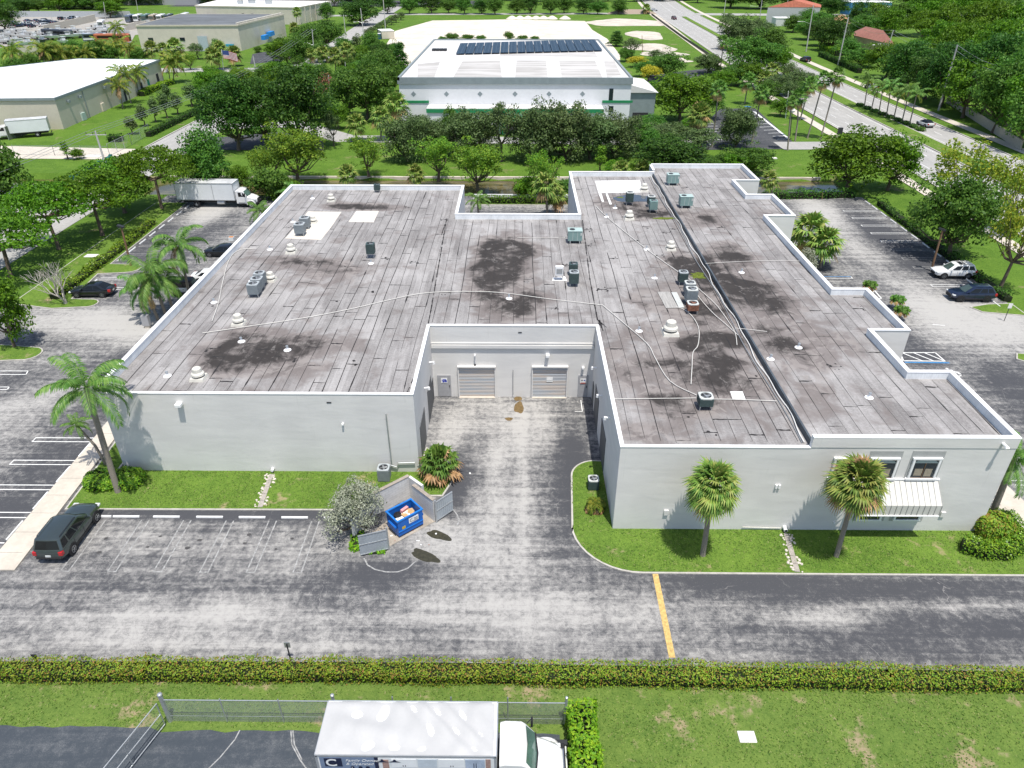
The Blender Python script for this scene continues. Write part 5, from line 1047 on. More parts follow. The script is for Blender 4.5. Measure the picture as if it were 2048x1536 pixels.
# -- wooded side beyond the avenue
WL = 'dense green tree in the wood beyond the avenue'
rn = random.Random(77)
for i, (bx, by, ty, w, key) in enumerate(((1690, 165, 104, 60, 'mid2'), (1722, 174, 116, 75, 'mid1'), (1770, 205, 112, 95, 'bri1'), (1812, 215, 105, 105, 'dark1'), (1850, 235, 128, 100, 'dark2'), (1880, 215, 90, 110, 'dark1'), (1925, 258, 128, 120, 'bri1'), (1985, 288, 118, 125, 'mid1'), (2035, 298, 150, 110, 'bri2'), (2010, 250, 90, 120, 'mid1'), (1960, 232, 72, 130, 'dark1'), (1905, 172, 45, 125, 'poin1'), (1980, 190, 38, 140, 'poin1'), (2045, 210, 60, 120, 'mid1'), (1860, 160, 40, 100, 'poin2'), (1790, 165, 104, 60, 'mid2'), (1716, 84, 22, 56, 'mid1'), (1768, 84, 14, 60, 'bri1'),
        (1835, 110, 18, 90, 'poin1'), (1880, 120, 6, 120, 'poin2'), (1950, 130, 0, 130, 'poin1'), (2030, 140, 2, 130, 'poin2'), (1660, 150, 62, 75, 'dark2'), (1640, 118, 52, 65, 'dark1'), (1615, 100, 46, 60, 'mid1'), (1585, 84, 42, 50, 'mid2'), (1712, 62, 4, 50, 'dark1'), (1640, 62, 20, 55, 'mid1'), (1785, 70, 0, 85, 'mid1'), (1850, 72, -20, 110, 'poin2'), (1930, 78, -25, 120, 'poin1'), (2020, 84, -25, 120, 'mid1'), (1745, 58, 2, 60, 'bri1'), (1660, 40, -10, 60, 'dark2'), (1610, 58, 18, 44, 'mid2'), (2060, 320, 170, 120, 'mid1'))): dy_ = max(0, by - (92 + (bx - 1640) * .5025)); T(key, bx, by - dy_, ty - dy_ * .55, w, WL, 'trees in the wood beyond the avenue')
hedge('hedge', 'clipped hedge along the sidewalk across the avenue', [tuple(at(1640, 112).xy), tuple(at(1700, 138).xy), tuple(at(1718, 146).xy)], 1.8, 1.6, L_DARK, 31, 20, .45, 0)
hedge('hedge', 'bright clipped hedge above the sidewalk hedge across the avenue', [tuple(at(1645, 100).xy), tuple(at(1678, 112).xy)], 4, 2.2, L_LIME, 32, 20, .45, 0)
# -- west side gardens and warehouse fronts
for a in (('young', 266, 268, 236, 28, 'small shrubby tree at the tip of the young row'), ('young', 290, 252, 210, 28, 'young tree second in the row by the side road'), ('young', 312, 244, 196, 28, 'young tree third in the row by the side road'), ('young', 335, 236, 185, 28, 'young tree fourth in the row by the side road'), ('young', 356, 228, 188, 30, 'young tree fifth in the row by the side road'), ('young', 385, 212, 168, 36, 'young tree sixth in the row by the side road'), ('young', 340, 210, 170, 26, 'pale young tree set back on the warehouse lawn'), ('bri1', 420, 195, 140, 60, 'light scrub tree behind the dark round tree'), ('yel2', 445, 180, 140, 50, 'loose scrub tree near the flagpole road'), ('slim', 136, 318, 282, 24, 'small flowering tree by the gate driveway'), ('bushy', 158, 318, 296, 28, 'round green bush by the gate driveway')): T(*a)
hedge('hedge', 'dark hedge along the warehouse lawn', [tuple(at(298, 273).xy), tuple(at(345, 250).xy), tuple(at(408, 220).xy)], 1.4, 1.2, L_DARK, 33, 30, .3)
hedge('hedge', 'clipped hedge along the wall of the white-roofed warehouse', [tuple(at(284, 192).xy), tuple(at(330, 172).xy), tuple(at(345, 168).xy)], 1.8, 1.3, L_LIME, 34, 25, .4)
hedge('hedge', 'short dark hedge in the far corner of the warehouse lawn', [tuple(at(220, 282).xy), tuple(at(245, 282).xy)], 2.0, 1.2, L_DARK, 35, 30, .3)
for lb, bx, by, cx, cy, w in (('coconut palm by the warehouse wall, lowest crown', 246, 216, 238, 172, 50), ('coconut palm by the warehouse wall, middle', 262, 206, 246, 148, 58), ('coconut palm by the warehouse wall, far one', 278, 190, 272, 145, 52), ('coconut palm at the far warehouse corner', 340, 165, 342, 126, 62), ('coconut palm beside the far warehouse corner palm', 348, 164, 352, 118, 50)): PALM('coco', bx, by, cx, cy, w, lb, name='coconut_palm', tr=.14)
CG = 'yellowing coconut palm in the screen behind the white-roofed warehouse'
for bx, by, cx, cy, w in ((20, 150, 22, 105, 60), (55, 145, 50, 118, 50), (92, 140, 88, 100, 56), (125, 138, 120, 104, 56), (142, 136, 140, 110, 50), (172, 134, 170, 108, 52), (205, 128, 205, 95, 52), (238, 124, 236, 92, 56), (232, 92, 232, 55, 40), (262, 128, 258, 98, 44)): PALM('coco', bx, by, cx, cy, w, CG, 'palms behind the white-roofed warehouse', 'coconut_palm')
for a in ((160, 132, 82, 60), (195, 130, 84, 60), (110, 138, 90, 55), (40, 160, 118, 60), (70, 155, 110, 55), (225, 128, 92, 50), (280, 128, 98, 40)): T('mid2', a[0], a[1], a[2], a[3], 'green screen tree behind the white-roofed warehouse', 'screen trees behind the white-roofed warehouse')
for lb, bx, by, cx, cy, w in (('sabal palm in front of the grey-roofed block, western', 303, 128, 303, 98, 40), ('sabal palm in front of the grey-roofed block, second', 328, 120, 328, 100, 36), ('sabal palm in front of the grey-roofed block, tallest crown', 352, 124, 350, 95, 46), ('sabal palm by the flag, western', 425, 142, 425, 112, 44), ('sabal palm by the flag, dark', 440, 138, 440, 98, 40), ('sabal palm behind the flag', 468, 132, 468, 108, 40), ('thin palm against the grey-roofed block wall', 378, 100, 373, 68, 14), ('small palm against the pale end wall', 505, 82, 503, 52, 18)): PALM('far', bx, by, cx, cy, w, lb, tr=.14)
for a in (('oak3', 397, 118, 86, 36, 'dark shrub tree by the blue door of the grey-roofed block'), ('yel2', 382, 140, 104, 34, 'yellowish shrub tree on the verge before the grey-roofed block'), ('bush', 517, 105, 92, 18, 'round clipped bush at the pale end wall'), ('bush', 440, 112, 76, 30, 'cone shaped dark tree by the flag')): T(*a)
# -- far tree lines
FT = 'street tree in the line beyond the far cross street'
for i, x in enumerate(list(range(860, 1250, 34)) + [780, 815]): T(('dark2', 'mid1', 'mid2')[i % 3], x + rn.uniform(-6, 6), 27 + rn.uniform(-1, 2), -6 + rn.uniform(-4, 6), 40, FT, 'street trees beyond the far cross street')
FB = 'tree of the belt along the top edge'
for i in range(78):
    x = -60 + (i % 46) * 22 + rn.uniform(-8, 8) + (11 if i >= 46 else 0); by = 24 + rn.uniform(-6, 2) - (8 if i >= 46 else 0) if x < 240 else 9 + rn.uniform(-3, 5)
    if 330 < x < 400: continue
    T(('dark2', 'mid1', 'oak1', 'bri1', 'mid2')[i % 5], x, by, by - rn.uniform(26, 42), rn.uniform(34, 58), FB, 'trees of the far belt')
for i in range(24): 
    x = 980 + i * 22 + rn.uniform(-8, 8); T(('dark2', 'mid1', 'bri1')[i % 3], x, 3 + rn.uniform(-3, 3), -30, 40, 'tree of the far belt behind the street trees', 'trees of the far belt behind the street line')
for i in range(10): T(('mid1', 'dark1')[i % 2], 1460 + i * 60, 12 + rn.uniform(-4, 6), -32, 85, 'tree behind the tiled houses at the top edge', 'trees behind the tiled houses')
T('dark1', 12, 62, 8, 70, 'dark tree mass at the edge of the storage yard'); T('bri2', 222, 36, 2, 50, 'bright tree at the corner of the storage yard wall'); PALM('far', 1293, 28, 1293, 17, 22, 'small palm at the junction corner'); T('mid2', 1236, 24, 8, 24, 'small round tree near the junction mound')
BB = 'scrub bush between the white hall and the sand lot'
for x, by, ty, w in ((905, 82, 66, 34), (935, 82, 68, 30), (962, 82, 70, 24), (1018, 82, 62, 22), (1045, 82, 70, 26), (1070, 82, 72, 22), (885, 84, 72, 20)): T('bush', x, by, ty, w, BB, 'scrub behind the white hall')
for i, t in enumerate(np.linspace(0, 1, 8)): T('oak3', 736 + t * 66, 74 - t * 34, 58 - t * 34, 22, 'grey scrub tree along the fence of the sand lot', 'scrub along the sand lot fence')

# -- thickets that fill the ground between the larger trees
def thicket(label, group, spots, seed):
    rn = random.Random(seed)
    for i, (bx, by, dy, w, key) in enumerate(spots): T(key, bx + rn.uniform(-4, 4), by + rn.uniform(-3, 3), by - dy * rn.uniform(.9, 1.15), w * rn.uniform(.85, 1.2), label, group)
thicket('scrub tree in the thicket along the side road', 'thicket along the side road', ((430, 172, 38, 46, 'bri1'), (455, 190, 40, 50, 'mid2'), (485, 175, 40, 50, 'yel1'), (515, 190, 42, 46, 'mid1'), (420, 215, 40, 44, 'mid2'), (560, 165, 40, 54, 'bri1'), (590, 175, 44, 60, 'mid1'), (620, 172, 46, 56, 'bri2'), (650, 178, 44, 50, 'mid2'), (700, 185, 50, 60, 'bri1'), (735, 160, 50, 60, 'mid1'), (765, 130, 40, 44, 'dark2'), (790, 118, 34, 36, 'mid1'), (640, 240, 50, 50, 'mid2'), (675, 255, 44, 50, 'bri1'), (760, 205, 50, 60, 'mid1'), (600, 105, 34, 46, 'mid2'), (565, 100, 28, 40, 'mid1'), (640, 122, 36, 50, 'mid2'), (690, 115, 40, 40, 'mid1'), (745, 110, 40, 44, 'mid2'), (720, 130, 40, 46, 'bri1'), (775, 160, 50, 56, 'mid2'), (700, 150, 40, 50, 'mid1'), (745, 190, 50, 60, 'bri1'), (790, 185, 50, 50, 'mid1'), (480, 160, 26, 46, 'bri1'), (530, 165, 30, 46, 'mid2'), (405, 190, 34, 40, 'yel1')), 91)
thicket('scrub bush on the bank beside the canal', 'bushes on the canal bank', ((575, 395, 34, 70, 'bushy'), (1055, 395, 40, 60, 'bushy'), (1130, 395, 34, 46, 'bush'), (1265, 352, 26, 50, 'bushy'), (1360, 355, 30, 60, 'bushy'), (1440, 345, 36, 70, 'mid1'), (1470, 350, 40, 60, 'bri1'), (425, 395, 60, 70, 'mid1'), (480, 380, 50, 60, 'bri1')), 92)
thicket('shrub in the planted verge between striped lot and avenue', 'shrubs of the avenue verge', ((1530, 205, 40, 60, 'mid2'), (1560, 190, 44, 60, 'oak2'), (1595, 205, 44, 56, 'mid1'), (1500, 175, 44, 60, 'bri1'), (1470, 170, 44, 60, 'mid1'), (1440, 180, 40, 60, 'bri1'), (1555, 150, 50, 70, 'bri1'), (1580, 165, 40, 50, 'oak3')), 93)
thicket('bush at the side of the white hall', 'bushes at the side of the white hall', ((1300, 190, 30, 46, 'bushy'), (1330, 205, 40, 60, 'mid1'), (1345, 180, 40, 60, 'bri1'), (1290, 150, 30, 40, 'mid1'), (1310, 130, 30, 40, 'oak3'), (1255, 125, 30, 36, 'mid1'), (1380, 275, 40, 60, 'bri1'), (1300, 280, 46, 60, 'mid2'), (1350, 320, 44, 80, 'mid1'), (845, 285, 50, 60, 'oak2'), (960, 300, 50, 60, 'oak1'), (1100, 305, 50, 70, 'oak2')), 94)

# -- real blades on the near turf: one uncountable mass per lawn
def turf(label, poly, dens, z, seed, size=.115, mat=None):
    rg = np.random.default_rng(seed); P = np.array(poly); x0, y0 = P.min(0); x1, y1 = P.max(0); n = int((x1 - x0) * (y1 - y0) * dens)
    q = np.stack([rg.uniform(x0, x1, n), rg.uniform(y0, y1, n)], 1); ins = np.zeros(n, bool); j = len(P) - 1
    for i in range(len(P)):
        xi, yi = P[i]; xj, yj = P[j]
        with np.errstate(divide='ignore', invalid='ignore'): c_ = ((yi > q[:, 1]) != (yj > q[:, 1])) & (q[:, 0] < (xj - xi) * (q[:, 1] - yi) / (yj - yi) + xi)
        ins ^= c_; j = i
    q = q[ins]; keep = (np.sin(q[:, 0] * .9 + 1.3 * np.sin(q[:, 1] * .7)) + np.sin(q[:, 1] * 1.7 + q[:, 0] * .35) + rg.normal(0, .9, len(q))) > -1.1; q = q[keep]
    pts = np.concatenate([q, np.full((len(q), 1), z + .03)], 1); N = rg.normal(0, .55, (len(q), 3)) + [0, 0, .8]
    o = meshobj('grass', leafmesh('grass', pts, N, size, seed, mat or L_GRASS, aspect=.45)); tag(o, label, 'grass', None, 'stuff')
L_GRASS = leafmat('grass_blades', [(.035, .075, .012), (.07, .125, .018), (.12, .17, .035), (.17, .18, .07)], .35, .7, gain=1.75)
turf('mown grass with bare patches between the hedge and the truck yard', [(-42, 21.45), (2.4, 21.45), (2.4, 14), (34, 14), (38, 23.9), (-42, 23.8)], 75, .0, 71, .12)
turf('strip of mown grass under the long blank wall', [(-31.5, 37.85), (-10.3, 37.95), (-8.7, 39.5), (-5.5, 39.5), (-4.9, 41.3), (-5.2, 42.9), (-7.1, 44.6), (-7.3, 41.95), (-30.2, 41.95), (-31.9, 46)], 75, .09, 72)
turf('mown grass around the two sabal palms', [(6.4, 43.2), (5, 43.1), (4.3, 42.2), (3.95, 41), (3.95, 36), (4.4, 34.2), (5.6, 32.9), (8, 32.2), (33, 32.2), (34.8, 36.1), (32.7, 38.8), (31.3, 39), (31.2, 35.95), (6.45, 35.95)], 75, .09, 73)
# ================================================================ vehicles (local x forward)
TYRE = M('tyre', (.018, .018, .02), .85, .2, 8); RIM = M('rim_grey', (.30, .31, .32), .3, .1, 6, metal=.7); RIMD = M('rim_dark', (.06, .062, .065), .35, .1, 6, metal=.5); RIMW = M('rim_white', (.62, .62, .60), .45, .12, 6)
CGL = M('car_glass', (.010, .012, .014), .06, .1, 2, spec=.3); SHIELD = M('windscreen', (.05, .075, .065), .05, .2, 2, spec=.9)
BLACKP = M('black_plastic', (.018, .018, .02), .55, .15, 6); TAIL = M('tail_light', (.42, .015, .02), .2, .1, 4, coat=.5); HEAD = M('head_light', (.62, .64, .64), .12, .06, 4, coat=.6); PLATE = M('plate_white', (.66, .68, .66), .5, .2, 18); CHROME = M('chrome', (.5, .5, .5), .2, .05, 4, metal=.9)
def paint(name, col, metal=.25): return M(name, col, .28, .05, 2, metal=metal, spec=.5, coat=.8)
P_GREEN = paint('paint_green_grey', (.060, .078, .078), .5); P_BLACK = paint('paint_black', (.010, .011, .014)); P_WHITE = paint('paint_white', (.72, .72, .71), 0); P_NAVY = paint('paint_navy', (.008, .016, .045)); P_SILV = paint('paint_silver', (.55, .56, .55), .4); P_RED = paint('paint_maroon', (.12, .012, .018)); P_GREYB = paint('paint_blue_grey', (.12, .15, .20), .4)
def wheel(par, x, y, r, w, rim, side):
    wb = MB(); wb.lathe([(r * .62, -w / 2), (r * .93, -w / 2), (r, -w * .3), (r, w * .3), (r * .93, w / 2), (r * .62, w / 2)], x, y, r, 20, axis='y'); o = wb.build('wheel', TYRE, par, 40)
    rb = MB(); yo = y + side * w * .42; rb.lathe([(r * .64, 0), (r * .64, .03), (r * .56, .035), (r * .54, .012), (.001, .012)] if side > 0 else [(r * .64, 0), (r * .64, -.03), (r * .56, -.035), (r * .54, -.012), (.001, -.012)], x, yo, r, 20, axis='y')
    for i in range(5):
        a = i * 1.2566 + .3; rb.tube([(x, yo + side * .03, r), (x + math.cos(a) * r * .58, yo + side * .028, r + math.sin(a) * r * .58)], r * .085, 4)
    rb.tube([(x, yo, r), (x, yo + side * .05, r)], r * .16, 8); rb.build('rim', rim, o, 40)
def pane(m, q, u0, u1, v0, v1, off, mi=0):
    """a pane on the face a-b (bottom), d-c (top), pushed off along its normal"""
    a, b, c, d = [Vector(p) for p in q]; n = (b - a).cross(d - a).normalized() * off
    f = lambda u, v: a.lerp(b, u).lerp(d.lerp(c, u), v) + n
    m.quad(f(u0, v0), f(u1, v0), f(u1, v1), f(u0, v1), mi)
def car(name, label, loc, rz, st, gh, wheels, body, rim=None, roofcol=None, panes=((.03, .32), (.36, .66), (.70, .97)), wr=.34, group=None, rails=False, sunroof=False, spoiler=False, hard=.0, cat='car', detail=True):
    t = thing(name, label, cat, loc, rz, group); rim = rim or RIM
    rings = []
    for x, zb, zt, w in st:
        half = [(0, zb), (w * .82, zb), (w * .97, zb + (zt - zb) * .2), (w, zb + (zt - zb) * .5), (w * .985, zt - (zt - zb) * .22), (w * .93, zt - .05), (w * .78, zt + .005), (w * .4, zt + .025), (0, zt + .03)]
        rings.append([(x, y, z) for y, z in half] + [(x, -y, z) for y, z in half[-2:0:-1]])
    b = MB(); b.loft(rings); bo = b.build('body', body, t, 32)
    (rx0, rx1, zb, wb_), (tx0, tx1, zt, wt_) = gh
    cb = MB(); rr_ = []
    for f_, (x0, x1, z, w) in ((0, (rx0, rx1, zb, wb_)), (1, (tx0, tx1, zt, wt_)), (2, (tx0 + .12, tx1 - .16, zt + .05, wt_ - .14))):
        xm = (x0 + x1) / 2; c_ = .12 if f_ else .1
        rr_.append([(x0, -w + c_, z), (x0 + c_ * .8, -w, z), (xm, -w - .01, z), (x1 - c_ * 1.6, -w + .0, z), (x1, -w + c_ * 2.2, z), (x1 + (.05 if f_ < 2 else 0), 0, z), (x1, w - c_ * 2.2, z), (x1 - c_ * 1.6, w, z), (xm, w + .01, z), (x0 + c_ * .8, w, z), (x0, w - c_, z), (x0 - .03, 0, z)])
    cb.loft(rr_, cap=True); cab = cb.build('cabin', roofcol or body, t, 28)
    for s in (-1, 1):
        g_ = MB()
        q = [(rx0 + .1, s * wb_, zb), (rx1 - .16, s * wb_, zb), (tx1 - .19, s * wt_, zt), (tx0 + .1, s * wt_, zt)]
        if s > 0: q = [q[1], q[0], q[3], q[2]]
        for u0, u1 in panes: pane(g_, q, (1 - u1 if s > 0 else u0), (1 - u0 if s > 0 else u1), .1, .86, .014)
        g_.build('side_window', CGL, t)
    g_ = MB(); q = [(rx1 + .01, wb_ - .24, zb), (rx1 + .01, -wb_ + .24, zb), (tx1 + .01, -wt_ + .26, zt), (tx1 + .01, wt_ - .26, zt)]; q = [q[1], q[0], q[3], q[2]]
    for u in ((.0, .5), (.5, 1)):
        a, b_, c, d = [Vector(p) for p in q]; mid0, mid1 = (a + b_) / 2 + Vector((.055, 0, 0)), (c + d) / 2 + Vector((.055, 0, 0))
        pane(g_, (a, mid0, mid1, d) if u[0] == 0 else (mid0, b_, c, mid1), .0, 1, .03, .95, .016)
    g_.build('windscreen', SHIELD, t)
    g_ = MB(); q = [(rx0, wb_ - .12, zb), (rx0, -wb_ + .12, zb), (tx0, -wt_ + .14, zt), (tx0, wt_ - .14, zt)]
    a, b_, c, d = [Vector(p) for p in q]; m0, m1 = (a + b_) / 2 - Vector((.03, 0, 0)), (c + d) / 2 - Vector((.03, 0, 0))
    pane(g_, (a, m0, m1, d), .03, 1, .12, .93, .014); pane(g_, (m0, b_, c, m1), 0, .97, .12, .93, .014); g_.build('rear_window', CGL, t)
    # wheel arches and wheels
    W = max(s_[3] for s_ in st); ar = MB()
    for x in wheels:
        for s in (-1, 1): ar.lathe([(wr + .075, s * (W - .16)), (wr + .075, s * (W + .006)), (wr + .02, s * (W + .006)), (.001, s * (W - .02))], x, 0, wr + .02, 20, axis='y')
    ar.build('wheel_arch', BLACKP, t)
    for x in wheels:
        for s in (-1, 1): wheel(t, x, s * (W - .09), wr, .22, rim, s)
    xr, xf = st[0][0], st[-1][0]; zr = st[1][2]; wl = st[1][3]; zf = st[-2][2]
    for s in (-1, 1):
        l_ = MB(); l_.box(xr + .12, s * (wl - .11), zr - .33, .28, .26, .30); l_.build('tail_light', TAIL, t, bevel=.03)
        l_ = MB(); l_.box(xf - .17, s * (st[-2][3] - .15), zf - .22, .3, .36, .15); l_.build('head_light', HEAD, t, bevel=.04)
        l_ = MB(); l_.box(rx1 - .35, s * (W + .06), zb + .0, .14, .2, .13); l_.build('mirror', body if not hard else BLACKP, t, bevel=.03)
    l_ = MB(); l_.box(xr - .005, 0, zr - .42, .03, .34, .14); l_.build('number_plate', PLATE, t)
    l_ = MB(); l_.box(xr + .05, 0, st[0][1] - .08, .2, wl * 1.75, .13); l_.box(xf - .06, 0, st[-1][1] - .1, .2, st[-1][3] * 1.9, .14); l_.build('bumper', BLACKP, t, bevel=.04)
    l_ = MB(); l_.box(xf + .0, 0, st[-1][1] + .05, .05, st[-1][3] * 1.3, .16); l_.build('front_grille', BLACKP, t)
    if detail:
        l_ = MB()
        for s in (-1, 1):
            for u in (.36, .68): 
                x = rx0 + (rx1 - rx0) * u; l_.box(x, s * (W + .004), st[3][1] + .12, .018, .01, zb - st[3][1] - .2)
            for u in (.28, .6): l_.box(rx0 + (rx1 - rx0) * u, s * (W + .012), zb - .2, .2, .025, .03, mi=1)
            l_.box(0, s * (W - .01), st[3][1] + .02, wheels[1] - wheels[0] - .9, .04, .1)
        l_.build('door_trim', [BLACKP, body if not hard else BLACKP], t)
    if rails:
        l_ = MB()
        for s in (-1, 1): l_.tube([(tx0 + .25, s * (wt_ - .08), zt + .05), (tx0 + .35, s * (wt_ - .07), zt + .11), (tx1 - .45, s * (wt_ - .07), zt + .11), (tx1 - .3, s * (wt_ - .08), zt + .05)], .022, 5)
        l_.build('roof_rail', BLACKP if body in (P_GREEN, P_NAVY) else CHROME, t)
    if rails == 2:
        l_ = MB()
        for x in (tx0 + .6, tx0 + 1.3): l_.box(x, 0, zt + .1, .06, wt_ * 1.75, .03)
        l_.build('roof_bar', P_WHITE, t)
    if sunroof: l_ = MB(); l_.box((tx0 + tx1) / 2 + .25, 0, zt + .045, .75, .85, .012); l_.build('sunroof', CGL, t)
    return t
SUV = [(-2.5, .55, .92, .80), (-2.44, .42, 1.06, .93), (-1.9, .31, 1.10, 1.0), (-1.0, .29, 1.08, 1.0), (0, .29, 1.06, 1.0), (.85, .29, 1.05, .99), (1.25, .29, 1.06, .97), (1.8, .31, 1.02, .95), (2.25, .38, .93, .88), (2.48, .48, .78, .70)]
SUVG = ((-2.40, 1.12, 1.07, .95), (-2.12, .28, 1.72, .80))
SED = [(-2.35, .5, .86, .72), (-2.28, .36, .97, .84), (-1.7, .27, .98, .91), (-.9, .24, .93, .92), (0, .24, .92, .92), (.8, .24, .92, .91), (1.2, .25, .92, .9), (1.7, .27, .87, .87), (2.1, .34, .78, .8), (2.33, .42, .64, .62)]
SEDG = ((-1.95, 1.15, .93, .84), (-1.05, .2, 1.40, .66))
JEEP = [(-2.1, .6, 1.0, .86), (-2.06, .5, 1.12, .9), (-1.5, .45, 1.14, .92), (-.8, .45, 1.14, .92), (0, .45, 1.14, .92), (.6, .45, 1.14, .90), (.8, .48, 1.15, .82), (1.4, .5, 1.12, .76), (1.9, .55, 1.08, .72), (2.05, .58, 1.02, .68)]
JEEPG = ((-2.06, .62, 1.13, .86), (-1.98, .34, 1.80, .78))
SUVP = ((.02, .21), (.25, .52), (.55, .93))
p0 = at(95, 1124); car('suv', 'dark green-grey SUV parked half over the pale sidewalk', (-29.75, 34.98, 0), R(90.5), SUV, SUVG, (-1.5, 1.52), P_GREEN, RIM, None, SUVP, .38, rails=1, cat='SUV')
def mid(a, b): p, q = at(*a), at(*b); return (p + q) / 2
car('car', 'black sedan parked by the bare pale tree', tuple(mid((152, 597), (212, 592)) + Vector((0, .7, 0))), R(182), SED, SEDG, (-1.38, 1.42), P_BLACK, RIM, None, ((.12, .44), (.48, .9)), .33, sunroof=True)
car('car', 'black car peeping out from behind the long parapet', tuple(at(447, 510)), R(178), SED, SEDG, (-1.38, 1.42), P_BLACK, RIM, None, ((.12, .44), (.48, .9)), .33)
car('jeep', 'white off-roader with a black roof half hidden by palms and parapet', tuple(at(372, 594) + Vector((.4, .9, 0))), R(0), JEEP, JEEPG, (-1.28, 1.42), P_WHITE, RIMD, BLACKP, ((.04, .30), (.36, .62), (.68, .97)), .42, hard=1)
car('car', 'white car mostly hidden behind the long parapet next to the off-roader', tuple(at(400, 570) + Vector((1.2, 1.2, 0))), R(2), SED, SEDG, (-1.38, 1.42), P_WHITE, RIM, None, ((.12, .44), (.48, .9)), .33)
car('suv', 'white SUV with roof bars parked under the trees', tuple(mid((1873, 556), (1945, 559)) + Vector((0, .75, 0))), R(180), [(x * .95, a, b, w * .93) for x, a, b, w in SUV], ((-2.28, 1.05, 1.07, .87), (-1.95, .25, 1.66, .70)), (-1.4, 1.42), P_WHITE, RIM, None, ((.04, .28), (.32, .60), (.64, .96)), .36, rails=2, sunroof=True, cat='SUV')
car('suv', 'navy blue SUV parked next to the white one', tuple(mid((1905, 604), (1985, 604)) + Vector((0, .8, 0))), R(179), [(x * .96, a, b, w * .95) for x, a, b, w in SUV], ((-2.3, 1.08, 1.07, .88), (-1.9, .25, 1.62, .70)), (-1.42, 1.45), P_NAVY, RIMD, None, ((.04, .26), (.3, .58), (.62, .96)), .37, cat='SUV')
car('car', 'white sedan with a dark glass roof driving on the avenue', tuple(at(1849, 252)), R(96), SED, SEDG, (-1.38, 1.42), P_WHITE, RIM, CGL, ((.12, .44), (.48, .9)), .34)
car('car', 'black car driving on the avenue near the tiled house', tuple(at(1610, 123)), R(97), SUV, SUVG, (-1.5, 1.5), P_BLACK, RIMD, None, SUVP, .36)
car('car', 'maroon car driving away on the far stretch of the avenue', tuple(at(1348, 39)), R(-82), SUV, SUVG, (-1.5, 1.5), P_RED, RIMD, None, SUVP, .36, detail=False)
car('car', 'pale car turning at the far junction', tuple(at(1308, 22)), R(10), SED, SEDG, (-1.38, 1.42), P_SILV, RIM, None, ((.12, .44), (.48, .9)), .34, detail=False)
car('car', 'silver car beyond the avenue partly hidden by trees', tuple(at(1741, 178)), R(97), SED, SEDG, (-1.38, 1.42), P_SILV, RIM, None, ((.12, .44), (.48, .9)), .34, detail=False)
